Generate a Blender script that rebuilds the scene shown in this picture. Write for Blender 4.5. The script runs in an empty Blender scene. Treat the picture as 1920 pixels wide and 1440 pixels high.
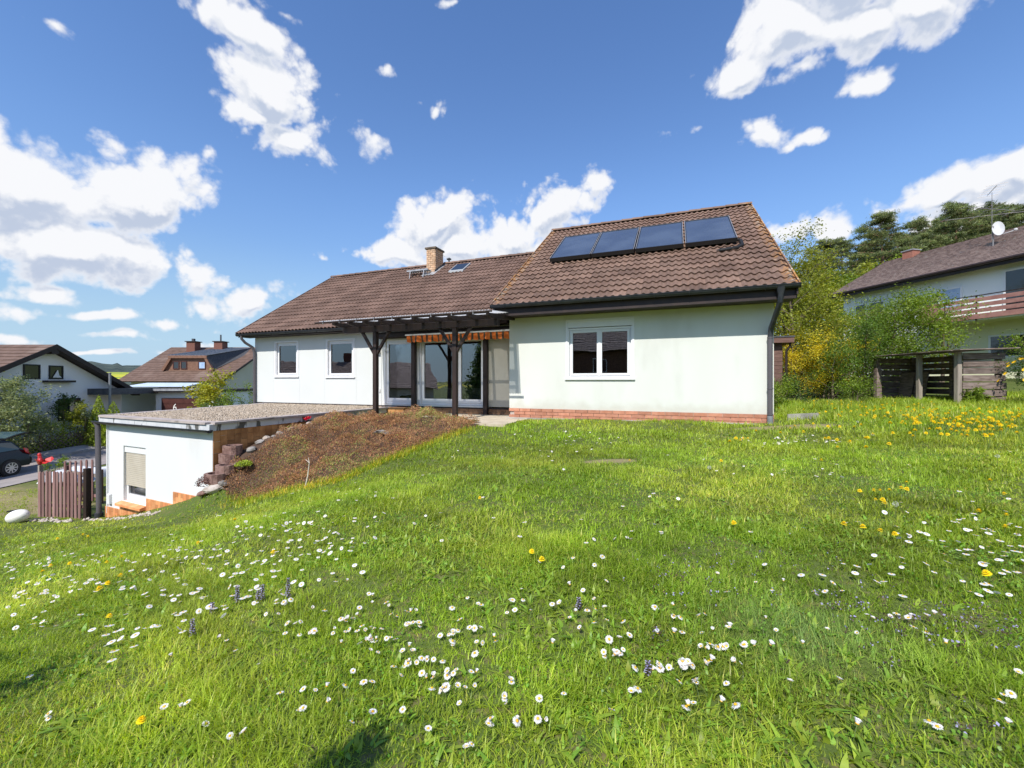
import bpy, math, random
import numpy as np
from mathutils import Vector, Matrix

random.seed(7)
rng = np.random.default_rng(11)
sc = bpy.context.scene
COL = sc.collection
R = math.radians

# ------------------------------------------------------------------ camera
FPX, HZ = 780.0, 715.0            # focal length and horizon measured in the photograph
cam_d = bpy.data.cameras.new('camera'); cam = bpy.data.objects.new('camera', cam_d); COL.objects.link(cam)
cam_d.sensor_width = 36.0; cam_d.lens = 36.0 * FPX / 1920.0
cam_d.shift_y = -5.0 / 1920.0
cam_d.clip_start = 0.05; cam_d.clip_end = 6000
cam.location = (0, 0, 0); cam.rotation_euler = (R(90), 0, 0)
sc.camera = cam

# ------------------------------------------------------------------ colour, sun, sky
sc.view_settings.view_transform = 'Standard'; sc.view_settings.look = 'None'
sc.view_settings.exposure = 0.42; sc.view_settings.gamma = 1.0
sc.view_settings.use_curve_mapping = False
sc.cycles.max_bounces = 7; sc.cycles.diffuse_bounces = 3; sc.cycles.transmission_bounces = 5
sc.cycles.transparent_max_bounces = 10; sc.cycles.use_adaptive_sampling = True
sc.cycles.caustics_reflective = False; sc.cycles.caustics_refractive = False
SUN_EL = 48.0
SUN_H = Vector((-0.425, -0.905, 0)).normalized()
to_sun = Vector((SUN_H.x * math.cos(R(SUN_EL)), SUN_H.y * math.cos(R(SUN_EL)), math.sin(R(SUN_EL))))
sun_d = bpy.data.lights.new('sun', 'SUN'); sun_d.energy = 4.3; sun_d.angle = R(0.5); sun_d.color = (1.0, 0.955, 0.88)
sun = bpy.data.objects.new('sun', sun_d); COL.objects.link(sun)
sun.rotation_euler = to_sun.to_track_quat('Z', 'Y').to_euler()
sun.location = to_sun * 50

world = bpy.data.worlds.new('World'); sc.world = world; world.use_nodes = True
wt = world.node_tree; wn = wt.nodes; wl = wt.links; wn.clear()
def nd(t, typ, **kw):
    n = t.nodes.new(typ)
    for k, v in kw.items(): setattr(n, k, v)
    return n
def vmath(t, op, a=None, b=None):
    n = nd(t, 'ShaderNodeVectorMath', operation=op)
    for i, v in enumerate((a, b)):
        if v is None: continue
        if hasattr(v, 'is_linked') or isinstance(v, bpy.types.NodeSocket): t.links.new(v, n.inputs[i])
        else: n.inputs[i].default_value = v
    return n
def fmath(t, op, a=None, b=None, c=None, clamp=False):
    n = nd(t, 'ShaderNodeMath', operation=op); n.use_clamp = clamp
    for i, v in enumerate((a, b, c)):
        if v is None: continue
        if isinstance(v, bpy.types.NodeSocket): t.links.new(v, n.inputs[i])
        else: n.inputs[i].default_value = v
    return n.outputs[0]
def pdir(x, y): return Vector(((x - 960) / FPX, 1.0, (HZ - y) / FPX)).normalized()
# cumulus clouds: centre, half width, half height seen in the photograph, tilt, weight
CLOUDS = [(20, 350, 235, 135, 8), (250, 370, 185, 105, -8), (120, 460, 270, 90, 12), (350, 330, 60, 60, 0), (-160, 330, 200, 150, 0),
          (470, 60, 110, 55, 30), (500, 170, 100, 130, -5), (545, 265, 95, 80, 10), (470, 215, 110, 38, 22), (690, 260, 42, 32, 20),
          (395, 520, 85, 52, 35), (365, 465, 34, 32, 0), (480, 575, 88, 36, -25), (525, 550, 42, 38, -20), (390, 575, 55, 20, 20),
          (190, 590, 80, 17, 0), (70, 590, 75, 26, -5), (315, 606, 48, 13, 0), (110, 550, 90, 26, 5), (215, 630, 75, 14, 0), (60, 635, 80, 15, 0), (370, 640, 60, 12, 0), (330, 660, 90, 9, 0), (150, 668, 100, 8, 0), (560, 640, 60, 14, 0),
          (820, 420, 110, 70, -8), (745, 480, 105, 40, 0), (855, 465, 110, 70, 0), (1040, 400, 92, 66, -12), (1110, 362, 52, 42, -20), (970, 440, 80, 62, 0), (1000, 480, 160, 50, 0),
          (1480, 425, 90, 36, 0), (1560, 425, 70, 36, 0), (1660, 400, 75, 40, -10), (1790, 345, 110, 55, -20), (1900, 320, 120, 62, -20), (1990, 330, 150, 120, -20), (1800, 420, 160, 60, -20),
          (1560, -30, 300, 92, 3), (1710, 30, 150, 85, 0), (1470, 60, 130, 85, 20), (1600, 60, 120, 70, 10), (1400, 130, 95, 50, -10), (1380, 150, 70, 34, -10), (1500, 130, 75, 38, -25), (1610, 165, 85, 34, -25), (1440, 235, 60, 34, 20), (1500, 265, 60, 20, -10), (1790, -40, 130, 60, 10), (1300, 130, 20, 16, 0), (1320, 230, 34, 15, -40), (1255, 250, 16, 12, 0),
          (722, 127, 26, 12, 10), (786, 182, 12, 9, 0), (825, 200, 22, 12, -30), (132, 52, 30, 14, 0), (75, 48, 26, 12, 30), (145, 2, 24, 12, 0), (600, 488, 24, 10, 0), (520, 5, 45, 16, 10), (860, 10, 20, 8, 0)]
grp = bpy.data.node_groups.new('cloud_field', 'ShaderNodeTree')
grp.interface.new_socket('Dir', in_out='INPUT', socket_type='NodeSocketVector')
grp.interface.new_socket('Field', in_out='OUTPUT', socket_type='NodeSocketFloat')
gi = nd(grp, 'NodeGroupInput'); go = nd(grp, 'NodeGroupOutput')
cur = None
for (cx, cy, rx, ry, tilt) in CLOUDS:
    c = pdir(cx, cy)
    ex = (pdir(cx + rx * 0.5, cy) - pdir(cx - rx * 0.5, cy)); ey = (pdir(cx, cy - ry * 0.5) - pdir(cx, cy + ry * 0.5))
    lx, ly = ex.length, ey.length
    e1 = ex.normalized(); e1 = (e1 - c * e1.dot(c)).normalized(); e2 = c.cross(e1); e2 = e2 if e2.dot(ey) > 0 else -e2
    a = R(-tilt); f1 = e1 * math.cos(a) + e2 * math.sin(a); f2 = -e1 * math.sin(a) + e2 * math.cos(a)
    d = vmath(grp, 'SUBTRACT', gi.outputs[0], tuple(c)).outputs[0]
    k1 = vmath(grp, 'DOT_PRODUCT', d, tuple(f1 / lx)).outputs['Value']
    k2 = vmath(grp, 'DOT_PRODUCT', d, tuple(f2 / ly)).outputs['Value']
    k3 = vmath(grp, 'DOT_PRODUCT', d, tuple(c / 0.5)).outputs['Value']
    cb = nd(grp, 'ShaderNodeCombineXYZ')
    for i, k in enumerate((k1, k2, k3)): grp.links.new(k, cb.inputs[i])
    ln = vmath(grp, 'LENGTH', cb.outputs[0]).outputs['Value']
    v = fmath(grp, 'SUBTRACT', 1.0, ln)
    v = fmath(grp, 'MULTIPLY', v, min(1.7, 0.16 + max(rx, ry) / 85.0))
    cur = v if cur is None else fmath(grp, 'SMOOTH_MAX', cur, v, 0.12)
# scattered clouds over the rest of the sky (behind the camera)
sepg = nd(grp, 'ShaderNodeSeparateXYZ'); grp.links.new(gi.outputs[0], sepg.inputs[0])
ng = nd(grp, 'ShaderNodeTexNoise'); ng.inputs['Scale'].default_value = 1.7; ng.inputs['Detail'].default_value = 2
grp.links.new(gi.outputs[0], ng.inputs['Vector'])
bk = fmath(grp, 'MULTIPLY', fmath(grp, 'SUBTRACT', ng.outputs['Fac'], 0.50), 5.0)
behind = nd(grp, 'ShaderNodeMapRange'); behind.inputs['From Min'].default_value = 0.35; behind.inputs['From Max'].default_value = -0.1
behind.inputs['To Min'].default_value = -3.0; behind.inputs['To Max'].default_value = 0.0
grp.links.new(sepg.outputs[1], behind.inputs['Value'])
cur = fmath(grp, 'MAXIMUM', cur, fmath(grp, 'ADD', bk, behind.outputs[0]))
grp.links.new(cur, go.inputs[0])

tc = nd(wt, 'ShaderNodeTexCoord')
dirs = vmath(wt, 'NORMALIZE', tc.outputs['Generated']).outputs[0]
def density(vec):
    """(rough, soft): cumulus field broken up by two octaves sets of noise"""
    nw = nd(wt, 'ShaderNodeTexNoise'); nw.inputs['Scale'].default_value = 5.5; nw.inputs['Detail'].default_value = 2
    wl.new(vec, nw.inputs['Vector'])
    off = vmath(wt, 'SCALE', vmath(wt, 'SUBTRACT', nw.outputs['Color'], (0.5, 0.5, 0.5)).outputs[0]); off.inputs['Scale'].default_value = 0.08
    v2 = vmath(wt, 'ADD', vec, off.outputs[0]).outputs[0]
    g = nd(wt, 'ShaderNodeGroup'); g.node_tree = grp; wl.new(v2, g.inputs[0])
    n1 = nd(wt, 'ShaderNodeTexNoise'); n1.inputs['Scale'].default_value = 8.0; n1.inputs['Detail'].default_value = 4; n1.inputs['Roughness'].default_value = 0.5
    wl.new(vec, n1.inputs['Vector'])
    vo = nd(wt, 'ShaderNodeTexVoronoi', feature='F1'); vo.inputs['Scale'].default_value = 17.0; vo.inputs['Detail'].default_value = 3; vo.inputs['Roughness'].default_value = 0.55
    wl.new(v2, vo.inputs['Vector'])
    n3 = nd(wt, 'ShaderNodeTexNoise'); n3.inputs['Scale'].default_value = 40.0; n3.inputs['Detail'].default_value = 7; n3.inputs['Roughness'].default_value = 0.62
    wl.new(vec, n3.inputs['Vector'])
    w = fmath(wt, 'MULTIPLY', fmath(wt, 'SUBTRACT', n1.outputs['Fac'], 0.50), 1.0)
    w = fmath(wt, 'ADD', w, fmath(wt, 'MULTIPLY', fmath(wt, 'SUBTRACT', 0.74, vo.outputs['Distance']), 0.85))
    w = fmath(wt, 'ADD', w, fmath(wt, 'MULTIPLY', fmath(wt, 'SUBTRACT', n3.outputs['Fac'], 0.53), 0.85))
    return fmath(wt, 'ADD', g.outputs[0], w), g.outputs[0]
den, soft = density(dirs)
v3 = vmath(wt, 'NORMALIZE', vmath(wt, 'ADD', dirs, (-0.006, 0.0, 0.030)).outputs[0]).outputs[0]
den2, soft2 = density(v3)
def maprange(t, v, a, b, c, d, smooth=True):
    n = nd(t, 'ShaderNodeMapRange'); n.clamp = True
    if smooth: n.interpolation_type = 'SMOOTHSTEP'
    for i, x in zip(('From Min', 'From Max', 'To Min', 'To Max'), (a, b, c, d)): n.inputs[i].default_value = x
    t.links.new(v, n.inputs['Value']); return n.outputs[0]
alpha = maprange(wt, den, -0.12, 0.48, 0.0, 1.0)
lit = fmath(wt, 'ADD', fmath(wt, 'MULTIPLY', fmath(wt, 'SUBTRACT', den, den2), 0.80), fmath(wt, 'MULTIPLY', fmath(wt, 'SUBTRACT', soft, soft2), 0.7))
shade = maprange(wt, lit, -0.42, 0.22, 0.0, 1.0)
thick = maprange(wt, den, 0.08, 0.80, 0.0, 1.0)
shd = fmath(wt, 'SUBTRACT', 1.0, fmath(wt, 'MULTIPLY', thick, fmath(wt, 'SUBTRACT', 1.0, shade)), clamp=True)
ccol = nd(wt, 'ShaderNodeMix', data_type='RGBA'); wl.new(shd, ccol.inputs['Factor'])
ccol.inputs['A'].default_value = (0.50, 0.57, 0.71, 1); ccol.inputs['B'].default_value = (0.88, 0.89, 0.92, 1)
sky = nd(wt, 'ShaderNodeTexSky', sky_type='NISHITA'); sky.sun_disc = False
sky.sun_elevation = R(SUN_EL); sky.sun_rotation = math.atan2(SUN_H.x, SUN_H.y); sky.altitude = 300; sky.air_density = 1.15; sky.dust_density = 0.1; sky.ozone_density = 1.6
hs = nd(wt, 'ShaderNodeHueSaturation'); hs.inputs['Hue'].default_value = 0.509; hs.inputs['Saturation'].default_value = 1.2; hs.inputs['Value'].default_value = 1.04
wl.new(sky.outputs[0], hs.inputs['Color'])
bg1 = nd(wt, 'ShaderNodeBackground'); bg1.inputs['Strength'].default_value = 0.14; 
sepd = nd(wt, 'ShaderNodeSeparateXYZ'); wl.new(dirs, sepd.inputs[0])
low = maprange(wt, sepd.outputs[2], -0.02, 0.42, 0.60, 1.0)       # scales the sky colour down towards the horizon
hz = vmath(wt, 'SCALE', hs.outputs[0]); wl.new(low, hz.inputs['Scale']); 
hmix = nd(wt, 'ShaderNodeMix', data_type='RGBA'); wl.new(maprange(wt, sepd.outputs[2], 0.0, 0.30, 0.85, 0.0), hmix.inputs['Factor'])
wl.new(hz.outputs[0], hmix.inputs['A']); hmix.inputs['B'].default_value = (2.2, 3.35, 4.7, 1); wl.new(hmix.outputs['Result'], bg1.inputs['Color'])
bg2 = nd(wt, 'ShaderNodeBackground'); bg2.inputs['Strength'].default_value = 0.80; wl.new(ccol.outputs['Result'], bg2.inputs['Color'])
mx = nd(wt, 'ShaderNodeMixShader'); wl.new(alpha, mx.inputs[0]); wl.new(bg1.outputs[0], mx.inputs[1]); wl.new(bg2.outputs[0], mx.inputs[2])
wo = nd(wt, 'ShaderNodeOutputWorld'); wl.new(mx.outputs[0], wo.inputs[0])
world.cycles.sampling_method = 'MANUAL'; world.cycles.sample_map_resolution = 512

# ------------------------------------------------------------------ helpers
class MB:
    """collects faces, links them as one mesh object"""
    def __init__(s): s.v = []; s.f = []; s.m = []; s.mi = 0; s.M = None
    def add(s, vs, fs, mi=None):
        o = len(s.v)
        if s.M is not None: vs = [tuple(s.M @ Vector(p)) for p in vs]
        s.v += [tuple(p) for p in vs]; s.f += [tuple(i + o for i in f) for f in fs]; s.m += [s.mi if mi is None else mi] * len(fs)
        return s
    def box(s, x0, x1, y0, y1, z0, z1, mi=None):
        vs = [(x, y, z) for z in (z0, z1) for y in (y0, y1) for x in (x0, x1)]
        return s.add(vs, [(0, 2, 3, 1), (4, 5, 7, 6), (0, 1, 5, 4), (2, 6, 7, 3), (0, 4, 6, 2), (1, 3, 7, 5)], mi)
    def bar(s, a, b, w, h, up=(0, 0, 1), mi=None):
        a, b = Vector(a), Vector(b); d = (b - a).normalized(); u = Vector(up); x = d.cross(u)
        if x.length < 1e-4: x = d.cross(Vector((1, 0, 0)))
        x.normalize(); u = x.cross(d)
        vs = [p + x * sx * w / 2 + u * sy * h / 2 for p in (a, b) for sx, sy in ((-1, -1), (1, -1), (1, 1), (-1, 1))]
        return s.add(vs, [(3, 2, 1, 0), (4, 5, 6, 7), (0, 1, 5, 4), (1, 2, 6, 5), (2, 3, 7, 6), (3, 0, 4, 7)], mi)
    def tube(s, pts, r, n=8, cap=True, mi=None):
        pts = [Vector(p) for p in pts]; rr = r if isinstance(r, (list, tuple)) else [r] * len(pts)
        vs = []; px = None
        for i, p in enumerate(pts):
            d = (pts[min(i + 1, len(pts) - 1)] - pts[max(i - 1, 0)]).normalized()
            if px is None:
                px = d.orthogonal().normalized()
            x = (px - d * px.dot(d))
            x = x.normalized() if x.length > 1e-5 else d.orthogonal().normalized()
            px = x; y = d.cross(x)
            for k in range(n):
                t = 2 * math.pi * k / n
                vs.append(p + (x * math.cos(t) + y * math.sin(t)) * rr[i])
        fs = []
        for i in range(len(pts) - 1):
            for k in range(n):
                k2 = (k + 1) % n; fs.append((i * n + k, i * n + k2, (i + 1) * n + k2, (i + 1) * n + k))
        if cap: fs += [tuple(range(n))[::-1], tuple(range((len(pts) - 1) * n, len(pts) * n))]
        return s.add(vs, fs, mi)
    def prism(s, poly, vec, mi=None):
        """poly: list of 3D points, extruded by vec"""
        n = len(poly); v = Vector(vec)
        vs = [Vector(p) for p in poly] + [Vector(p) + v for p in poly]
        fs = [tuple(range(n))[::-1], tuple(range(n, 2 * n))] + [(i, (i + 1) % n, n + (i + 1) % n, n + i) for i in range(n)]
        return s.add(vs, fs, mi)
    def ell(s, c, r, nu=12, nv=8, mi=None):
        vs = [(c[0], c[1], c[2] - r[2])]
        for j in range(1, nv):
            t = -math.pi / 2 + math.pi * j / nv
            for i in range(nu):
                p = 2 * math.pi * i / nu
                vs.append((c[0] + r[0] * math.cos(t) * math.cos(p), c[1] + r[1] * math.cos(t) * math.sin(p), c[2] + r[2] * math.sin(t)))
        vs.append((c[0], c[1], c[2] + r[2])); fs = []
        for i in range(nu): fs.append((0, 1 + (i + 1) % nu, 1 + i))
        for j in range(nv - 2):
            for i in range(nu):
                a = 1 + j * nu; fs.append((a + i, a + (i + 1) % nu, a + nu + (i + 1) % nu, a + nu + i))
        a = 1 + (nv - 2) * nu
        for i in range(nu): fs.append((a + i, a + (i + 1) % nu, len(vs) - 1))
        return s.add(vs, fs, mi)
    def mesh(s, name, mats, smooth=False):
        me = bpy.data.meshes.new(name); me.from_pydata(s.v, [], s.f)
        for m in (mats if isinstance(mats, (list, tuple)) else [mats]): me.materials.append(m)
        if any(s.m): me.polygons.foreach_set('material_index', s.m)
        me.update()
        if smooth:
            me.polygons.foreach_set('use_smooth', [True] * len(me.polygons))
            try: me.set_sharp_from_angle(angle=R(35))
            except Exception: pass
        return me
def tag(o, label=None, cat=None, group=None, kind=None, category=None):
    cat = cat or category
    for k, v in (('label', label), ('category', cat), ('group', group), ('kind', kind)):
        if v: o[k] = v
    return o
def link(name, me, parent=None, loc=(0, 0, 0), rot=(0, 0, 0), scale=(1, 1, 1), **kw):
    o = bpy.data.objects.new(name, me); COL.objects.link(o); o.parent = parent
    o.location = loc; o.rotation_euler = rot; o.scale = scale
    return tag(o, **kw)
def obj(name, mb, mats, parent=None, smooth=False, bevel=0, **kw):
    o = link(name, mb.mesh(name, mats, smooth), parent, **kw)
    if bevel:
        b = o.modifiers.new('bevel', 'BEVEL'); b.width = bevel; b.segments = 2; b.limit_method = 'ANGLE'
    return o
def empty(name, loc=(0, 0, 0), rz=0, **kw):
    o = bpy.data.objects.new(name, None); COL.objects.link(o); o.location = loc; o.rotation_euler = (0, 0, rz)
    o.empty_display_size = 0.2
    return tag(o, **kw)
def npmesh(name, V, F, mats, tint=None, smooth=False):
    """V (n,3) float, F (m,k) int with k fixed"""
    me = bpy.data.meshes.new(name); n, (m, k) = len(V), F.shape
    me.vertices.add(n); me.vertices.foreach_set('co', np.ascontiguousarray(V, dtype=np.float32).ravel())
    me.loops.add(m * k); me.loops.foreach_set('vertex_index', np.ascontiguousarray(F, dtype=np.int32).ravel())
    me.polygons.add(m); me.polygons.foreach_set('loop_start', np.arange(0, m * k, k, dtype=np.int32))
    me.polygons.foreach_set('loop_total', np.full(m, k, dtype=np.int32))
    if smooth: me.polygons.foreach_set('use_smooth', np.ones(m, dtype=bool))
    for mm in (mats if isinstance(mats, (list, tuple)) else [mats]): me.materials.append(mm)
    if tint is not None:
        a = me.color_attributes.new('tint', 'FLOAT_COLOR', 'POINT')
        c = np.ones((n, 4), dtype=np.float32); c[:, :3] = tint; a.data.foreach_set('color', c.ravel())
    me.update(); me.validate()
    return me

# ------------------------------------------------------------------ materials
def new_mat(name):
    m = bpy.data.materials.new(name); m.use_nodes = True; t = m.node_tree; t.nodes.clear()
    out = nd(t, 'ShaderNodeOutputMaterial'); return m, t, out
def surf(name, c1, c2=None, scale=4.0, rough=0.7, bump=0.0, bscale=60.0, metal=0.0, spec=0.4, detail=5, contrast=(0.35, 0.65), c3=None, s3=1.0, c3r=(0.55, 0.7), coord='POS', stretch=(1, 1, 1), rand=0.0, splash=None):
    m, t, out = new_mat(name); L = t.links
    p = nd(t, 'ShaderNodeBsdfPrincipled'); L.new(p.outputs[0], out.inputs[0])
    p.inputs['Roughness'].default_value = rough; p.inputs['Metallic'].default_value = metal; p.inputs['Specular IOR Level'].default_value = spec
    if coord == 'POS': g = nd(t, 'ShaderNodeNewGeometry').outputs['Position']
    else: g = nd(t, 'ShaderNodeTexCoord').outputs['Object']
    if stretch != (1, 1, 1):
        mp = nd(t, 'ShaderNodeMapping'); mp.inputs['Scale'].default_value = stretch; L.new(g, mp.inputs[0]); g = mp.outputs[0]
    col = None
    if c2 is not None:
        n = nd(t, 'ShaderNodeTexNoise'); n.inputs['Scale'].default_value = scale; n.inputs['Detail'].default_value = detail; L.new(g, n.inputs['Vector'])
        f = maprange(t, n.outputs['Fac'], contrast[0], contrast[1], 0, 1)
        mi = nd(t, 'ShaderNodeMix', data_type='RGBA'); L.new(f, mi.inputs['Factor'])
        mi.inputs['A'].default_value = (*c1, 1); mi.inputs['B'].default_value = (*c2, 1); col = mi.outputs['Result']
        if c3 is not None:
            n3 = nd(t, 'ShaderNodeTexNoise'); n3.inputs['Scale'].default_value = s3; n3.inputs['Detail'].default_value = 6; L.new(g, n3.inputs['Vector'])
            f3 = maprange(t, n3.outputs['Fac'], c3r[0], c3r[1], 0, 1)
            m3 = nd(t, 'ShaderNodeMix', data_type='RGBA'); L.new(f3, m3.inputs['Factor']); L.new(col, m3.inputs['A']); m3.inputs['B'].default_value = (*c3, 1); col = m3.outputs['Result']
        if splash:      # soil splashed up on the foot of the wall
            ns = nd(t, 'ShaderNodeTexNoise'); ns.inputs['Scale'].default_value = 3.5; ns.inputs['Detail'].default_value = 7; L.new(nd(t, 'ShaderNodeNewGeometry').outputs['Position'], ns.inputs['Vector'])
            zp = nd(t, 'ShaderNodeSeparateXYZ'); L.new(nd(t, 'ShaderNodeNewGeometry').outputs['Position'], zp.inputs[0])
            hz_ = fmath(t, 'ADD', zp.outputs[2], fmath(t, 'MULTIPLY', fmath(t, 'SUBTRACT', ns.outputs['Fac'], 0.5), -0.5))
            ms = nd(t, 'ShaderNodeMix', data_type='RGBA'); L.new(maprange(t, hz_, splash[0], splash[1], 0.65, 0.0), ms.inputs['Factor']); L.new(col, ms.inputs['A']); ms.inputs['B'].default_value = (*splash[2], 1); col = ms.outputs['Result']
        if rand:
            oi = nd(t, 'ShaderNodeObjectInfo'); h = nd(t, 'ShaderNodeHueSaturation')
            L.new(maprange(t, oi.outputs['Random'], 0, 1, 1 - rand, 1 + rand, False), h.inputs['Value']); L.new(col, h.inputs['Color']); col = h.outputs[0]
        L.new(col, p.inputs['Base Color'])
    else: p.inputs['Base Color'].default_value = (*c1, 1)
    if bump:
        b = nd(t, 'ShaderNodeTexNoise'); b.inputs['Scale'].default_value = bscale; b.inputs['Detail'].default_value = 4; L.new(g, b.inputs['Vector'])
        bn = nd(t, 'ShaderNodeBump'); bn.inputs['Strength'].default_value = bump; bn.inputs['Distance'].default_value = 0.02; L.new(b.outputs['Fac'], bn.inputs['Height']); L.new(bn.outputs[0], p.inputs['Normal'])
    return m
def leafmat(name, c1, c2, scale=1.5, trans=0.45, tint=False, rough=0.5, tcol=None, rand=0.0):
    m, t, out = new_mat(name); L = t.links
    g = nd(t, 'ShaderNodeNewGeometry').outputs['Position']
    n = nd(t, 'ShaderNodeTexNoise'); n.inputs['Scale'].default_value = scale; n.inputs['Detail'].default_value = 4; L.new(g, n.inputs['Vector'])
    mi = nd(t, 'ShaderNodeMix', data_type='RGBA'); L.new(maprange(t, n.outputs['Fac'], 0.35, 0.65, 0, 1), mi.inputs['Factor'])
    mi.inputs['A'].default_value = (*c1, 1); mi.inputs['B'].default_value = (*c2, 1); col = mi.outputs['Result']
    if tint:
        a = nd(t, 'ShaderNodeAttribute', attribute_name='tint')
        mu = nd(t, 'ShaderNodeMix', data_type='RGBA', blend_type='MULTIPLY'); mu.inputs['Factor'].default_value = 1
        L.new(col, mu.inputs['A']); L.new(a.outputs['Color'], mu.inputs['B']); col = mu.outputs['Result']
    p = nd(t, 'ShaderNodeBsdfPrincipled'); L.new(col, p.inputs['Base Color']); p.inputs['Roughness'].default_value = rough; p.inputs['Specular IOR Level'].default_value = 0.35
    tr = nd(t, 'ShaderNodeBsdfTranslucent')
    h = nd(t, 'ShaderNodeHueSaturation'); h.inputs['Hue'].default_value = 0.485; h.inputs['Saturation'].default_value = 1.1; h.inputs['Value'].default_value = 1.6; L.new(col, h.inputs['Color']); L.new(h.outputs[0], tr.inputs['Color'])
    mx = nd(t, 'ShaderNodeMixShader'); mx.inputs[0].default_value = trans; L.new(p.outputs[0], mx.inputs[1]); L.new(tr.outputs[0], mx.inputs[2]); L.new(mx.outputs[0], out.inputs[0])
    return m
def glassmat(name, tint=(0.55, 0.56, 0.56), boost=1.0):
    m, t, out = new_mat(name); L = t.links
    fr = nd(t, 'ShaderNodeFresnel'); fr.inputs['IOR'].default_value = 1.65
    f = fmath(t, 'ADD', fmath(t, 'MULTIPLY', fr.outputs[0], 1.7 * boost), 0.07, clamp=True)
    tp = nd(t, 'ShaderNodeBsdfTransparent'); tp.inputs[0].default_value = (*tint, 1)
    gl = nd(t, 'ShaderNodeBsdfGlossy'); gl.inputs['Roughness'].default_value = 0.0; gl.inputs['Color'].default_value = (0.95, 0.97, 1, 1)
    gn = nd(t, 'ShaderNodeTexNoise'); gn.inputs['Scale'].default_value = 1.2; bp = nd(t, 'ShaderNodeBump'); bp.inputs['Strength'].default_value = 0.03; bp.inputs['Distance'].default_value = 0.1
    L.new(nd(t, 'ShaderNodeNewGeometry').outputs['Position'], gn.inputs['Vector']); L.new(gn.outputs['Fac'], bp.inputs['Height']); L.new(bp.outputs[0], gl.inputs['Normal'])
    mx = nd(t, 'ShaderNodeMixShader'); L.new(f, mx.inputs[0]); L.new(tp.outputs[0], mx.inputs[1]); L.new(gl.outputs[0], mx.inputs[2]); L.new(mx.outputs[0], out.inputs[0])
    return m

M = {}
M['render_wing'] = surf('render_wing', (0.63, 0.643, 0.60), (0.65, 0.665, 0.625), 1.3, 0.85, 0.12, 140, spec=0.2, c3=(0.575, 0.585, 0.54), s3=1.6, c3r=(0.48, 0.74), stretch=(1, 1, .35), splash=(-0.74, -0.42, (0.50, 0.485, 0.42)))
M['panel'] = surf('panel', (0.61, 0.625, 0.605), (0.63, 0.645, 0.63), 1.0, 0.7, 0.05, 120, spec=0.25)
M['panel_beige'] = surf('panel_beige', (0.52, 0.49, 0.41), (0.56, 0.53, 0.45), 2.0, 0.8, 0.05, 120, spec=0.2)
M['white_render'] = surf('white_render', (0.69, 0.70, 0.71), (0.66, 0.67, 0.68), 0.8, 0.85, 0.12, 150, spec=0.2, c3=(0.60, 0.60, 0.60), s3=1.2, c3r=(0.52, 0.8), stretch=(1, 1, .4))
M['white_far'] = surf('white_far', (0.82, 0.82, 0.83), (0.79, 0.79, 0.80), 0.4, 0.85, 0.1, 60, spec=0.2)
M['cream_far'] = surf('cream_far', (0.62, 0.58, 0.50), (0.66, 0.62, 0.55), 0.4, 0.85, 0.1, 60, spec=0.2)
M['mint_far'] = surf('mint_far', (0.77, 0.80, 0.79), (0.80, 0.82, 0.81), 0.3, 0.85, 0.1, 60, spec=0.2)
M['yellow_far'] = surf('yellow_far', (0.74, 0.73, 0.52), (0.77, 0.76, 0.58), 0.3, 0.85, 0.1, 60, spec=0.2)
M['upvc'] = surf('upvc', (0.76, 0.76, 0.77), (0.73, 0.73, 0.74), 3, 0.3, spec=0.5)
M['dark_wood'] = surf('dark_wood', (0.020, 0.011, 0.009), (0.036, 0.020, 0.015), 9, 0.6, 0.25, 60, stretch=(1, 1, 0.12))
M['fascia'] = surf('fascia', (0.022, 0.013, 0.012), (0.034, 0.020, 0.017), 5, 0.55, 0.1, 60)
M['gutter'] = surf('gutter', (0.030, 0.034, 0.042), (0.045, 0.048, 0.055), 6, 0.42, metal=0.2)
M['downpipe'] = surf('downpipe', (0.085, 0.080, 0.088), (0.11, 0.10, 0.11), 3, 0.45, stretch=(1, 1, 0.3))
M['zinc_pipe'] = surf('zinc_pipe', (0.22, 0.23, 0.25), (0.30, 0.31, 0.33), 4, 0.45, metal=0.4)
M['zinc'] = surf('zinc', (0.30, 0.31, 0.33), (0.42, 0.42, 0.43), 5, 0.5, metal=0.4)
M['lead'] = surf('lead', (0.05, 0.055, 0.065), (0.08, 0.085, 0.095), 6, 0.5)
M['brick_red'] = surf('brick_red', (0.42, 0.175, 0.105), (0.49, 0.225, 0.145), 7, 0.7, 0.15, 90, rand=0.16)
M['brick_brown'] = surf('brick_brown', (0.26, 0.13, 0.06), (0.34, 0.18, 0.09), 7, 0.75, 0.15, 90, rand=0.18)
M['brick_yellow'] = surf('brick_yellow', (0.52, 0.32, 0.19), (0.58, 0.40, 0.27), 10, 0.8, 0.2, 90, rand=0.18)
M['mortar'] = surf('mortar', (0.40, 0.34, 0.29), (0.46, 0.40, 0.35), 12, 0.9, 0.2, 100)
M['clinker_orange'] = surf('clinker_orange', (0.58, 0.22, 0.09), (0.68, 0.32, 0.14), 5, 0.5, 0.08, 80, rand=0.22)
M['clinker_brown'] = surf('clinker_brown', (0.34, 0.15, 0.05), (0.48, 0.24, 0.09), 5, 0.5, 0.08, 80, rand=0.3)
M['concrete'] = surf('concrete', (0.36, 0.34, 0.30), (0.46, 0.43, 0.38), 3, 0.9, 0.3, 50, c3=(0.22, 0.21, 0.19), s3=1.6)
M['paving'] = surf('paving', (0.45, 0.38, 0.28), (0.53, 0.46, 0.35), 3, 0.9, 0.25, 60, c3=(0.36, 0.30, 0.22), s3=1.1)
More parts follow.
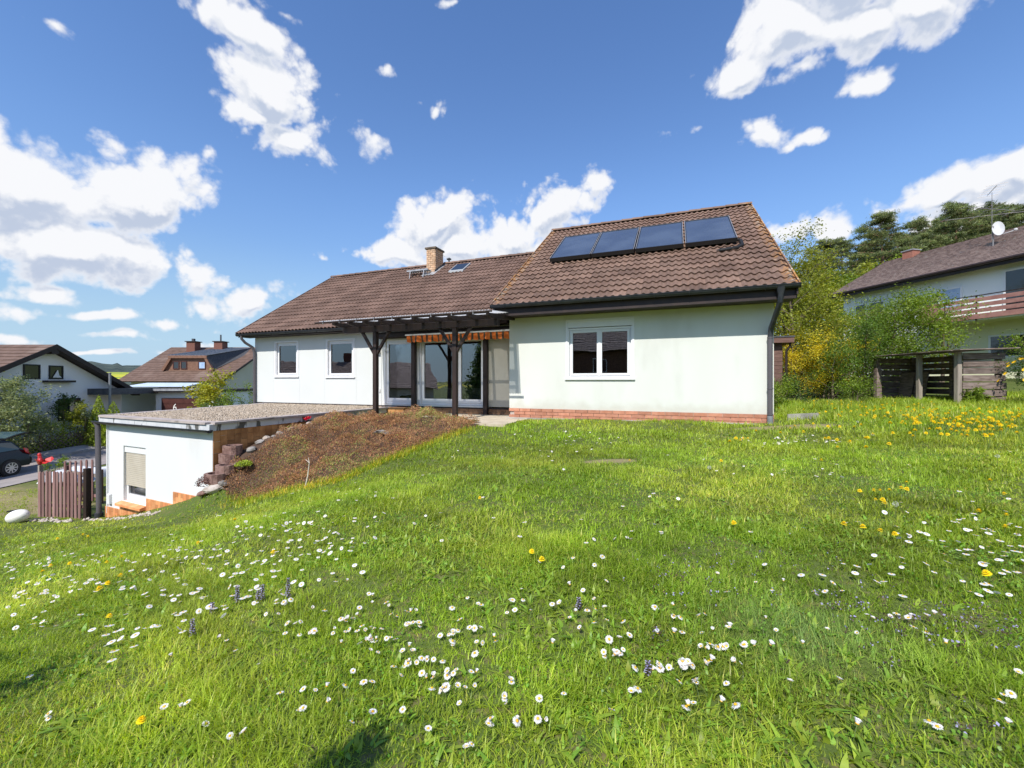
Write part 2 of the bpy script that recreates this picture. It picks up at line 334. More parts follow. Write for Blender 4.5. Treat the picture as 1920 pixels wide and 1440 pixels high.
M['stained_white'] = surf('stained_white', (0.52, 0.54, 0.55), (0.62, 0.63, 0.63), 4, 0.8, 0.1, 50, c3=(0.10, 0.10, 0.09), s3=4.2, c3r=(0.56, 0.62), stretch=(1, 1, 0.35))
M['cap'] = surf('cap', (0.36, 0.31, 0.29), (0.45, 0.39, 0.36), 2.5, 0.8, 0.15, 50, c3=(0.20, 0.17, 0.15), s3=2.2)
M['gravel_a'] = surf('gravel_a', (0.34, 0.265, 0.19), (0.52, 0.44, 0.35), 9, 0.9, contrast=(0.3, 0.7))
M['gravel_bed'] = surf('gravel_bed', (0.20, 0.17, 0.14), (0.30, 0.26, 0.21), 30, 0.95)
M['shutter'] = surf('shutter', (0.48, 0.43, 0.35), (0.52, 0.47, 0.39), 3, 0.6)
M['asphalt'] = surf('asphalt', (0.26, 0.23, 0.22), (0.33, 0.295, 0.28), 0.8, 0.95, 0.15, 120, c3=(0.22, 0.20, 0.19), s3=0.5)
M['sidewalk'] = surf('sidewalk', (0.30, 0.27, 0.26), (0.36, 0.33, 0.31), 1.2, 0.95, 0.15, 60)
M['kerb'] = surf('kerb', (0.24, 0.23, 0.22), (0.34, 0.32, 0.31), 2, 0.9, 0.2, 40)
M['stone'] = surf('stone', (0.16, 0.145, 0.13), (0.34, 0.32, 0.30), 6, 0.9, 0.5, 25, rand=0.25)
M['stone_pale'] = surf('stone_pale', (0.32, 0.27, 0.23), (0.48, 0.43, 0.38), 6, 0.9, 0.5, 25, rand=0.15)
M['planter'] = surf('planter', (0.17, 0.095, 0.08), (0.27, 0.17, 0.145), 12, 0.95, 0.8, 35)
M['picket'] = surf('picket', (0.19, 0.095, 0.085), (0.30, 0.18, 0.165), 5, 0.75, 0.2, 60, stretch=(1, 1, 0.12), rand=0.18)
M['weathered'] = surf('weathered', (0.13, 0.095, 0.08), (0.24, 0.185, 0.165), 3.5, 0.85, 0.35, 30, stretch=(1, 1, 5), rand=0.2)
M['weathered_pale'] = surf('weathered_pale', (0.24, 0.20, 0.17), (0.36, 0.31, 0.26), 8, 0.85, 0.3, 40, stretch=(1, 1, 0.12))
M['shed_board'] = surf('shed_board', (0.11, 0.058, 0.045), (0.15, 0.082, 0.066), 5, 0.7, 0.2, 60, stretch=(1, 1, 4), rand=0.1)
M['bark'] = surf('bark', (0.10, 0.075, 0.055), (0.19, 0.15, 0.11), 8, 0.95, 0.6, 25, stretch=(1, 1, 0.3))
M['pine_bark'] = surf('pine_bark', (0.20, 0.11, 0.07), (0.30, 0.18, 0.12), 4, 0.95, 0.6, 12, stretch=(1, 1, 0.3))
M['black'] = surf('black', (0.012, 0.012, 0.013), rough=0.6)
M['rubber'] = surf('rubber', (0.022, 0.022, 0.024), (0.035, 0.035, 0.036), 8, 0.75)
M['car_paint'] = surf('car_paint', (0.010, 0.011, 0.015), rough=0.15, spec=0.35)
M['car_glass'] = surf('car_glass', (0.05, 0.09, 0.11), rough=0.04, spec=0.6)
M['alloy'] = surf('alloy', (0.62, 0.63, 0.65), rough=0.3, metal=0.6)
M['tail_red'] = surf('tail_red', (0.55, 0.015, 0.01), rough=0.15, spec=0.6)
M['red_paint'] = surf('red_paint', (0.55, 0.03, 0.025), (0.40, 0.02, 0.02), 20, 0.4)
M['tarp'] = surf('tarp', (0.70, 0.71, 0.73), (0.64, 0.65, 0.68), 2, 0.6)
M['lamp_white'] = surf('lamp_white', (0.82, 0.80, 0.76), (0.78, 0.76, 0.72), 4, 0.35)
M['orange'] = surf('orange', (0.90, 0.24, 0.05), (0.85, 0.20, 0.045), 14, 0.8)
M['stripe'] = surf('stripe', (0.085, 0.075, 0.055), (0.11, 0.09, 0.07), 14, 0.8)
M['collector'] = surf('collector', (0.05, 0.065, 0.10), (0.07, 0.09, 0.13), 1.2, 0.22, spec=0.9)
M['collector_frame'] = surf('collector_frame', (0.03, 0.03, 0.032), rough=0.4, metal=0.3)
M['interior'] = surf('interior', (0.30, 0.26, 0.22), (0.34, 0.30, 0.25), 1, 0.9)
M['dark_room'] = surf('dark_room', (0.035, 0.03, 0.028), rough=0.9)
M['radiator'] = surf('radiator', (0.80, 0.80, 0.78), rough=0.4)
M['stone_floor'] = surf('stone_floor', (0.12, 0.09, 0.07), (0.16, 0.12, 0.09), 4, 0.5)
M['far_tile'] = surf('far_tile', (0.115, 0.07, 0.05), (0.16, 0.10, 0.075), 3, 0.8, 0.1, 20, c3=(0.20, 0.14, 0.11), s3=0.6)
M['far_tile_grey'] = surf('far_tile_grey', (0.27, 0.20, 0.175), (0.42, 0.33, 0.29), 5, 0.85, 0.2, 20, c3=(0.42, 0.38, 0.34), s3=6.0, c3r=(0.62, 0.7))
M['far_wood'] = surf('far_wood', (0.16, 0.08, 0.05), (0.21, 0.11, 0.07), 6, 0.7, 0.1, 30)
M['slate'] = surf('slate', (0.045, 0.048, 0.055), (0.07, 0.073, 0.08), 8, 0.6, 0.2, 30)
M['metal_sheet'] = surf('metal_sheet', (0.16, 0.19, 0.23), (0.22, 0.25, 0.29), 2, 0.35, metal=0.4)
M['pale_sheet'] = surf('pale_sheet', (0.50, 0.60, 0.72), (0.56, 0.66, 0.78), 2, 0.4)
M['brown_door'] = surf('brown_door', (0.065, 0.022, 0.018), (0.085, 0.03, 0.024), 5, 0.5)
M['balcony_wood'] = surf('balcony_wood', (0.30, 0.14, 0.115), (0.37, 0.19, 0.155), 4, 0.6)
M['pane_dark'] = surf('pane_dark', (0.02, 0.022, 0.026), rough=0.06, spec=1.0)
M['curtain_blue'] = surf('curtain_blue', (0.30, 0.42, 0.62), (0.40, 0.52, 0.68), 5, 0.3, spec=0.7)
M['chimney_far'] = surf('chimney_far', (0.15, 0.06, 0.045), (0.20, 0.09, 0.065), 20, 0.85)
M['chimney_red'] = surf('chimney_red', (0.26, 0.10, 0.07), (0.32, 0.14, 0.10), 20, 0.85)
M['dish'] = surf('dish', (0.45, 0.45, 0.46), (0.5, 0.5, 0.5), 3, 0.5)
M['aerial'] = surf('aerial', (0.28, 0.26, 0.25), rough=0.4, metal=0.5)
M['skylight_frame'] = surf('skylight_frame', (0.36, 0.37, 0.38), rough=0.4)
M['petal_white'] = leafmat('petal_white', (0.80, 0.80, 0.80), (0.78, 0.74, 0.76), 30, 0.25)
M['disc_yellow'] = surf('disc_yellow', (0.75, 0.45, 0.02), (0.70, 0.38, 0.02), 80, 0.8)
M['dandelion'] = leafmat('dandelion', (0.86, 0.64, 0.01), (0.88, 0.72, 0.015), 60, 0.2)
M['kerria'] = leafmat('kerria', (0.85, 0.58, 0.02), (0.85, 0.50, 0.015), 30, 0.3)
M['stem'] = leafmat('stem', (0.10, 0.17, 0.035), (0.14, 0.19, 0.05), 30, 0.2)
M['violet'] = leafmat('violet', (0.34, 0.32, 0.55), (0.42, 0.38, 0.62), 60, 0.3)
M['violet_leaf'] = leafmat('violet_leaf', (0.07, 0.045, 0.035), (0.10, 0.07, 0.04), 60, 0.2)
M['seed_head'] = leafmat('seed_head', (0.62, 0.62, 0.58), (0.7, 0.7, 0.66), 60, 0.5)
M['tulip_red'] = leafmat('tulip_red', (0.75, 0.02, 0.02), (0.70, 0.015, 0.02), 60, 0.3)
M['dry_twig'] = surf('dry_twig', (0.55, 0.50, 0.42), (0.62, 0.57, 0.5), 30, 0.8)
M['grass'] = leafmat('grass', (0.275, 0.385, 0.034), (0.37, 0.46, 0.058), 0.6, 0.48, tint=True, rough=0.42)
M['leaf_weed'] = leafmat('leaf_weed', (0.20, 0.34, 0.04), (0.26, 0.38, 0.05), 3, 0.35, tint=True, rough=0.45)
M['sedum'] = leafmat('sedum', (0.30, 0.155, 0.07), (0.39, 0.23, 0.12), 1.6, 0.25, tint=True, rough=0.8)
def bush_mat(name, c1, c2, tr=0.4): M[name] = leafmat(name, c1, c2, 1.3, tr, tint=True)
bush_mat('leaf_green', (0.135, 0.21, 0.022), (0.20, 0.275, 0.032)); bush_mat('leaf_yellowgreen', (0.20, 0.235, 0.028), (0.27, 0.29, 0.035))
bush_mat('leaf_olive', (0.19, 0.23, 0.10), (0.26, 0.30, 0.14)); bush_mat('leaf_dark', (0.055, 0.11, 0.025), (0.08, 0.14, 0.03))
bush_mat('leaf_gold', (0.75, 0.60, 0.03), (0.42, 0.40, 0.045)); bush_mat('leaf_thuja', (0.26, 0.34, 0.03), (0.32, 0.40, 0.04), 0.2)
bush_mat('leaf_rust', (0.20, 0.15, 0.03), (0.25, 0.17, 0.035), 0.2); bush_mat('needles', (0.12, 0.16, 0.06), (0.18, 0.20, 0.075), 0.3)
bush_mat('leaf_mid', (0.085, 0.16, 0.022), (0.13, 0.21, 0.03)); bush_mat('leaf_goldgreen', (0.42, 0.40, 0.045), (0.28, 0.31, 0.045)); bush_mat('leaf_reddish', (0.14, 0.07, 0.06), (0.18, 0.10, 0.09), 0.3)
M['glass'] = glassmat('glass'); M['glass_dark'] = glassmat('glass_dark', (0.35, 0.35, 0.36), 1.25)
m, t, out = new_mat('corrugated'); p = nd(t, 'ShaderNodeBsdfPrincipled'); p.inputs['Base Color'].default_value = (0.42, 0.44, 0.46, 1); p.inputs['Roughness'].default_value = 0.25
tl = nd(t, 'ShaderNodeBsdfTranslucent'); tl.inputs[0].default_value = (0.85, 0.86, 0.86, 1); m2 = nd(t, 'ShaderNodeMixShader'); m2.inputs[0].default_value = 0.35; t.links.new(tl.outputs[0], m2.inputs[1]); t.links.new(p.outputs[0], m2.inputs[2])
tp = nd(t, 'ShaderNodeBsdfTransparent'); tp.inputs[0].default_value = (0.75, 0.76, 0.76, 1); mx = nd(t, 'ShaderNodeMixShader'); mx.inputs[0].default_value = 0.72
t.links.new(tp.outputs[0], mx.inputs[1]); t.links.new(m2.outputs[0], mx.inputs[2]); t.links.new(mx.outputs[0], out.inputs[0]); M['corrugated'] = m

# roof tile material: weathered brown concrete, orange and white lichen along the verges of the wing roof
def tile_mat(name, base, base2, verge):
    m, t, out = new_mat(name); L = t.links
    p = nd(t, 'ShaderNodeBsdfPrincipled'); p.inputs['Roughness'].default_value = 0.78; p.inputs['Specular IOR Level'].default_value = 0.3; L.new(p.outputs[0], out.inputs[0])
    g = nd(t, 'ShaderNodeNewGeometry').outputs['Position']
    n = nd(t, 'ShaderNodeTexNoise'); n.inputs['Scale'].default_value = 1.1; n.inputs['Detail'].default_value = 8; n.inputs['Roughness'].default_value = 0.65; L.new(g, n.inputs['Vector'])
    mi = nd(t, 'ShaderNodeMix', data_type='RGBA'); L.new(maprange(t, n.outputs['Fac'], 0.38, 0.64, 0, 1), mi.inputs['Factor'])
    mi.inputs['A'].default_value = (*base, 1); mi.inputs['B'].default_value = (*base2, 1); col = mi.outputs['Result']
    oi = nd(t, 'ShaderNodeObjectInfo'); h = nd(t, 'ShaderNodeHueSaturation'); L.new(maprange(t, oi.outputs['Random'], 0, 1, 0.78, 1.2, False), h.inputs['Value']); L.new(col, h.inputs['Color']); col = h.outputs[0]
    n2 = nd(t, 'ShaderNodeTexNoise'); n2.inputs['Scale'].default_value = 9; n2.inputs['Detail'].default_value = 6; L.new(g, n2.inputs['Vector'])
    n3 = nd(t, 'ShaderNodeTexNoise'); n3.inputs['Scale'].default_value = 2.2; n3.inputs['Detail'].default_value = 3; L.new(g, n3.inputs['Vector'])
    def over(col, f, c):
        k = nd(t, 'ShaderNodeMix', data_type='RGBA'); L.new(f, k.inputs['Factor']); L.new(col, k.inputs['A']); k.inputs['B'].default_value = (*c, 1); return k.outputs['Result']
    col = over(col, fmath(t, 'MULTIPLY', maprange(t, n2.outputs['Fac'], 0.60, 0.72, 0, 1), 0.6), (0.06, 0.045, 0.04))
    n6 = nd(t, 'ShaderNodeTexNoise'); n6.inputs['Scale'].default_value = 22; n6.inputs['Detail'].default_value = 3; L.new(g, n6.inputs['Vector'])
    col = over(col, fmath(t, 'MULTIPLY', maprange(t, n6.outputs['Fac'], 0.67, 0.74, 0, 1), 0.7), (0.34, 0.31, 0.27))
    if verge:
        a = vmath(t, 'DOT_PRODUCT', vmath(t, 'SUBTRACT', g, (5.53, 9.1, 0)).outputs[0], (0.9305, -0.3665, 0)).outputs['Value']
        e1 = maprange(t, a, 0.16, 0.50, 0, .9); e2 = maprange(t, a, -5.95, -6.3, 0, .8); e = fmath(t, 'MAXIMUM', e1, e2)
        s = fmath(t, 'MULTIPLY', e, maprange(t, n2.outputs['Fac'], 0.44, 0.60, 0, 1)); col = over(col, s, (0.42, 0.20, 0.05))
        n4 = nd(t, 'ShaderNodeTexNoise'); n4.inputs['Scale'].default_value = 6; n4.inputs['Detail'].default_value = 6; L.new(vmath(t, 'ADD', g, (7, 3, 1)).outputs[0], n4.inputs['Vector'])
        s = fmath(t, 'MULTIPLY', e, maprange(t, n4.outputs['Fac'], 0.55, 0.66, 0, 1)); col = over(col, s, (0.46, 0.42, 0.33))
    L.new(col, p.inputs['Base Color'])
    b = nd(t, 'ShaderNodeBump'); b.inputs['Strength'].default_value = 0.2; b.inputs['Distance'].default_value = 0.01; n5 = nd(t, 'ShaderNodeTexNoise'); n5.inputs['Scale'].default_value = 70; L.new(g, n5.inputs['Vector']); L.new(n5.outputs['Fac'], b.inputs['Height']); L.new(b.outputs[0], p.inputs['Normal'])
    return m
M['tile'] = tile_mat('tile', (0.145, 0.088, 0.064), (0.20, 0.127, 0.094), True)
M['tile_main'] = tile_mat('tile_main', (0.125, 0.076, 0.057), (0.205, 0.128, 0.098), False)

# ------------------------------------------------------------------ terrain
CP = np.array([
 (0, 0, -1.30), (0, -6, -1.4), (6, -6, -1.2), (-8, -8, -2.2), (5.6, 8.9, -.90), (2.8, 9.8, -.95), (-.1, 11, -1.0), (-1.7, 11.5, -1.03), (-2.4, 11.6, -1.04), (-.3, 12.5, -1.03),
 (8, 8, -.82), (9, 12, -.76), (13, 11, -.72), (10, 6, -.8), (7, 3, -.98), (4, 2, -1.12), (3, 5, -1.10), (0, 5, -1.18), (.5, 8, -1.08), (12, 2, -.75), (1.5, 6.5, -1.1),
 (8, 20, -.7), (15, 17, -.5), (20, 20, 0.1), (25, 30, .6), (35, 12, .5), (40, 40, 3.5), (15, 40, 0.5),
 (-3, 3, -1.62), (-2.5, 0, -1.65), (-1.5, 1.5, -1.45), (-1.5, 4, -1.38), (-3.1, 5, -1.72),
 (-3.74, 7.3, -1.90), (-2.95, 7.2, -1.73), (-2.53, 7.6, -1.58), (-2.05, 8.0, -1.40), (-1.54, 8.6, -1.23), (-.95, 9.3, -1.07), (-5.4, 8.0, -2.28),
 (-3.77, 10.3, -1.0), (-4.6, 9.3, -1.2), (-5.1, 8.7, -1.62), (-5.35, 8.35, -1.98), (-2.1, 10.0, -.90), (-3.0, 10.1, -.93), (-2.9, 8.9, -1.25), (-3.9, 8.6, -1.48), (-1.4, 10.0, -.98),
 (-5.9, 8.3, -1.98), (-5.9, 8.75, -1.64), (-5.5, 8.75, -1.58), (-5.3, 9.1, -1.38), (-5.25, 9.6, -1.22), (-5.6, 10.3, -1.20), (-4.9, 12, -1.06), (-3.8, 12, -1.04), (-4.3, 13.2, -1.03), (-6.3, 8.35, -2.45), (-6.9, 8.7, -2.62), (-8, 9.1, -2.95), (-10, 10.1, -3.38), (-11, 10.4, -3.46),
 (-12.4, 10.9, -3.52), (-11.2, 9.2, -3.25), (-9, 7.8, -2.95), (-7, 7, -2.5), (-5, 3, -2.05), (-8, 4, -2.65), (-8, 6.3, -2.75), (-5, 6, -2.2), (-13, 6, -3.35), (-14, 9, -3.55),
 (-18.4, 15, -3.85), (-19, 10, -3.9), (-25, 10, -3.9), (-21, 17, -3.85), (-21, 22, -3.75), (-20, 28, -3.4), (-22.6, 20, -3.5), (-25, 22, -3.0), (-15, 20, -3.3), (-12, 18, -2.9), (-16, 14, -3.75), (-30, 30, -3.2), (-30, 43, -3.4), (-13, 13, -3.65), (-18, 6, -3.8),
 (-10, 25, -2.6), (-5, 30, -2.0), (5, 30, -.6), (-60, 20, -5), (-60, 70, -7), (0, 70, -1.5), (40, 70, 5.0), (70, 40, 6.0), (70, -20, 2), (0, -40, -1.5), (-50, -40, -5), (50, -50, 0)])
def tps(r2): return np.where(r2 > 1e-9, r2 * np.log(r2 + 1e-12) * 0.5, 0)
_P = CP[:, :2]; _n = len(CP); _K = tps(((_P[:, None] - _P[None]) ** 2).sum(-1)) + np.eye(_n) * 0.01
_A = np.zeros((_n + 3, _n + 3)); _A[:_n, :_n] = _K; _A[:_n, _n] = 1; _A[:_n, _n + 1:] = _P; _A[_n, :_n] = 1; _A[_n + 1:, :_n] = _P.T
_W = np.linalg.solve(_A, np.concatenate([CP[:, 2], np.zeros(3)]))
def hgt(x, y):
    x = np.asarray(x, float); y = np.asarray(y, float); sh = x.shape; x = x.ravel(); y = y.ravel()
    out = np.empty_like(x)
    for i in range(0, len(x), 20000):
        xs, ys = x[i:i + 20000], y[i:i + 20000]; rr = np.hypot(xs, ys)
        xc = np.clip(xs, -75, 75); yc = np.clip(ys, -55, 75)
        z = tps((xc[:, None] - _P[:, 0]) ** 2 + (yc[:, None] - _P[:, 1]) ** 2) @ _W[:_n] + _W[_n] + _W[_n + 1] * xc + _W[_n + 2] * yc
        fade = np.clip((rr - 70) / 180, 0, 1); fade = fade * fade * (3 - 2 * fade)
        z = z * (1 - fade) + (-6.0) * fade
        near = np.clip(1 - rr / 30, 0, 1)
        z += near * 0.018 * (np.sin(xs * 2.1 + 1.3 * np.sin(ys * 1.7)) + np.sin(ys * 2.7 + 1.1 * np.sin(xs * 2.3)))
        out[i:i + 20000] = z
    return out.reshape(sh)
def H(x, y): return float(hgt(np.array([x]), np.array([y]))[0])
def on_ground(px, py):
    """points of the lawn seen at given places of the photograph"""
    px = np.asarray(px, float); py = np.asarray(py, float)
    dx = (px - 960) / FPX; dz = (HZ - py) / FPX
    lo = np.full_like(px, 0.6); hi = np.full_like(px, 40.0); Y = lo.copy(); done = np.zeros(px.shape, bool)
    ys = np.concatenate([np.arange(0.6, 12, 0.1), np.arange(12, 40, 0.3)])
    for yv in ys:
        below = (dz * yv <= hgt(dx * yv, np.full_like(px, yv))) & ~done
        Y[below] = yv; done |= below
    return dx[done] * Y[done], Y[done]
def grid_sheet(name, xs, ys, mat, hole=None, drop=0.0, **kw):
    X, Y = np.meshgrid(xs, ys); Z = hgt(X, Y) - drop
    V = np.stack([X.ravel(), Y.ravel(), Z.ravel()], 1); nx, ny = len(xs), len(ys)
    i, j = np.meshgrid(np.arange(nx - 1), np.arange(ny - 1)); a = (j * nx + i).ravel()
    F = np.stack([a, a + 1, a + nx + 1, a + nx], 1)
    if hole is not None:
        cx = (X[:-1, :-1] + X[1:, 1:]).ravel() / 2; cy = (Y[:-1, :-1] + Y[1:, 1:]).ravel() / 2
        F = F[~((cx > hole[0]) & (cx < hole[1]) & (cy > hole[2]) & (cy < hole[3]))]
    return link(name, npmesh(name, V, F, mat, smooth=True), **kw)
# soil and thatch of the lawn, bare patches where the photograph shows them
def lawn_mat():
    m, t, out = new_mat('lawn_soil'); L = t.links
    p = nd(t, 'ShaderNodeBsdfPrincipled'); p.inputs['Roughness'].default_value = 0.95; p.inputs['Specular IOR Level'].default_value = 0.1; L.new(p.outputs[0], out.inputs[0])
    g = nd(t, 'ShaderNodeNewGeometry').outputs['Position']
    def noise(s, d=5):
        n = nd(t, 'ShaderNodeTexNoise'); n.inputs['Scale'].default_value = s; n.inputs['Detail'].default_value = d; L.new(g, n.inputs['Vector']); return n.outputs['Fac']
    def mixc(f, a, b):
        k = nd(t, 'ShaderNodeMix', data_type='RGBA'); L.new(f, k.inputs['Factor'])
        for s, v in (('A', a), ('B', b)):
            if isinstance(v, tuple): k.inputs[s].default_value = (*v, 1)
            else: L.new(v, k.inputs[s])
        return k.outputs['Result']
    c = mixc(maprange(t, noise(1.3), 0.35, 0.65, 0, 1), (0.075, 0.11, 0.024), (0.10, 0.13, 0.035))
    c = mixc(maprange(t, noise(14), 0.5, 0.68, 0, 0.8), c, (0.15, 0.125, 0.06))
    for (x, y, rx, ry) in ((1.35, 5.75, .42, .16), (5.6, 8.3, 1.3, .35), (-19, 12.5, 4, 3), (-14.5, 12.5, 3, 2)):
        d = vmath(t, 'MULTIPLY', vmath(t, 'SUBTRACT', g, (x, y, 0)).outputs[0], (1 / rx, 1 / ry, 0)).outputs[0]
        l = vmath(t, 'LENGTH', d).outputs['Value']; l = fmath(t, 'ADD', l, fmath(t, 'MULTIPLY', noise(5), 0.6))
        c = mixc(maprange(t, l, 1.45, 0.9, 0, 0.9), c, (0.27, 0.22, 0.12))
    L.new(c, p.inputs['Base Color'])
    b = nd(t, 'ShaderNodeBump'); b.inputs['Strength'].default_value = 0.6; b.inputs['Distance'].default_value = 0.03; L.new(noise(22), b.inputs['Height']); L.new(b.outputs[0], p.inputs['Normal'])
    return m
M['lawn'] = lawn_mat()
M['field'] = surf('field', (0.08, 0.12, 0.03), (0.14, 0.17, 0.045), 0.02, 0.95, c3=(0.55, 0.50, 0.03), s3=0.006, c3r=(0.55, 0.58))
grid_sheet('lawn', np.linspace(-30, 30, 251), np.linspace(-14, 38, 225), M['lawn'], kind='structure')
ss = np.linspace(-1, 1, 161); warp = np.sign(ss) * 24 * (np.exp(4.6 * np.abs(ss)) - 1)
grid_sheet('ground', warp, warp, M['field'], hole=(-28, 28, -12, 36), drop=0.03, kind='structure')

# far wooded hills and a rape field in the valley
def hills():
    V = []; F = []
    n = 420; r = np.random.default_rng(3)
    ang = np.linspace(R(-75), R(75), n)
    top = 42 + 7 * np.sin(ang * 5 + 1.0) + 6 * np.sin(ang * 13) + r.normal(0, 2.0, n)
    for k in range(n):
        x, y = math.sin(ang[k]), math.cos(ang[k])
        V += [(x * 900, y * 900, -8), (x * 1150, y * 1150, top[k] * 0.55), (x * 1400, y * 1400, top[k]), (x * 1700, y * 1700, top[k] * 0.7)]
    for k in range(n - 1):
        for j in range(3): a = 4 * k + j; F.append((a, a + 4, a + 5, a + 1))
    M['hill'] = surf('hill', (0.02, 0.035, 0.03), (0.06, 0.08, 0.06), 0.03, 0.95, c3=(0.11, 0.15, 0.07), s3=0.004)
    return link('wooded_hill', npmesh('wooded_hill', np.array(V), np.array(F), M['hill']), kind='structure')
hills()
mb = MB()
for k in range(12):
    a0 = R(-50 + k * 1.2); a1 = R(-50 + k * 1.2 + 1.2)
    mb.add([(math.sin(a) * r, math.cos(a) * r, z) for a in (a0, a1) for r, z in ((500, 0.5), (880, 14))], [(0, 2, 3, 1)])
M['rape'] = surf('rape', (0.50, 0.46, 0.02), (0.22, 0.30, 0.03), 0.02, 0.9, contrast=(0.45, 0.55))
obj('rape_field', mb, M['rape'], kind='structure')

# ------------------------------------------------------------------ road on the left
def strip(name, x0, x1, y0, y1, mat, lift, ny=40, **kw):
    xs = np.linspace(x0, x1, 5); ys = np.linspace(y0, y1, ny); X, Y = np.meshgrid(xs, ys); Z = hgt(X, Y) + lift
    V = np.stack([X.ravel(), Y.ravel(), Z.ravel()], 1); i, j = np.meshgrid(np.arange(4), np.arange(ny - 1)); a = (j * 5 + i).ravel()
    return link(name, npmesh(name, V, np.stack([a, a + 1, a + 6, a + 5], 1), mat), **kw)
strip('road', -21.7, -18.4, -10, 34, M['asphalt'], 0.03, kind='structure')
strip('pavement', -22.6, -21.82, -10, 34, M['sidewalk'], 0.12, kind='structure')
kb = empty('kerb', (-21.76, 0, 0), kind='structure')
kme = MB().box(-.06, .06, -.485, .485, -.15, .145).mesh('kerb_stone', M['kerb'])
for k in range(44): link('kerb_stone', kme, kb, loc=(0, -9.5 + k, H(-21.76, -9.5 + k)))

# ------------------------------------------------------------------ the house
house = empty('house', (5.53, 9.1, 0), math.atan2(-0.3665, 0.9305), label='white bungalow with brown tiled roof, taller right wing and patio doors', category='house')
HOUSE_M = Matrix.Translation((5.53, 9.1, 0)) @ Matrix.Rotation(math.atan2(-0.3665, 0.9305), 4, 'Z')
def wall_holes(mb, a0, a1, z0, z1, b, th, holes):
    """wall slab in the local x/z plane, front face at y=b, thickness th, rectangular holes (a0,a1,z0,z1)"""
    xs = sorted({a0, a1, *[h[0] for h in holes], *[h[1] for h in holes]}); zs = sorted({z0, z1, *[h[2] for h in holes], *[h[3] for h in holes]})
    for i in range(len(xs) - 1):
        # merge vertically where there is no hole
        run = None
        for j in range(len(zs) - 1):
            cx, cz = (xs[i] + xs[i + 1]) / 2, (zs[j] + zs[j + 1]) / 2
            hole = any(h[0] < cx < h[1] and h[2] < cz < h[3] for h in holes)
            if not hole:
                if run is None: run = [zs[j], zs[j + 1]]
                else: run[1] = zs[j + 1]
            if hole or j == len(zs) - 2:
                if run: mb.box(xs[i], xs[i + 1], b, b + th, run[0], run[1]); run = None
    return mb
WIN = (-4.40, -2.80, 0.085, 1.53)
mb = MB(); wall_holes(mb, -6.02, 0.17, -0.725, 1.70, 0, 0.3, [WIN])
mb.box(-6.02, -5.72, 0.3, 9.7, -0.725, 1.70).box(-0.13, 0.17, 0.3, 9.7, -0.725, 1.70).box(-6.02, 0.17, 9.7, 10, -0.725, 1.70)
zr = lambda b: 1.96 + 0.668 * (b + 0.7)
for a in (-6.02, -0.1295):
    mb.prism([(a, 0.02, 1.701), (a, 9.98, 1.701), (a, 9.98, zr(0) - .16), (a, 5, zr(5) - .16), (a, 0.02, zr(0.02) - .16)], (0.2995, 0, 0))
obj('wall', mb, M['render_wing'], house, label='pale green rendered wall of the right wing')
# brick plinth
pl = obj('plinth', MB().box(-6.0, 0.15, 0.012, 0.29, -1.25, -0.725), M['mortar'], house)
bm_ = MB().box(-.148, .148, -.02, .02, -.0375, .0375).mesh('brick', M['brick_red'])
for r in range(4):
    z = -0.765 - r * 0.084; x = -6.02 + (0.15 if r % 2 else 0.0)
    while x < 0.17:
        x1 = min(x + 0.296, 0.17); 
        if r % 2 and x == -5.87: link('brick', bm_, pl, loc=(-5.947, 0.0, z), scale=(0.47, 1, 1))
        if x1 - x > .05: link('brick', bm_, pl, loc=((x + x1) / 2, 0.0 + random.uniform(-.003, .003), z), scale=((x1 - x) / .296, 1, 1))
        x += 0.306
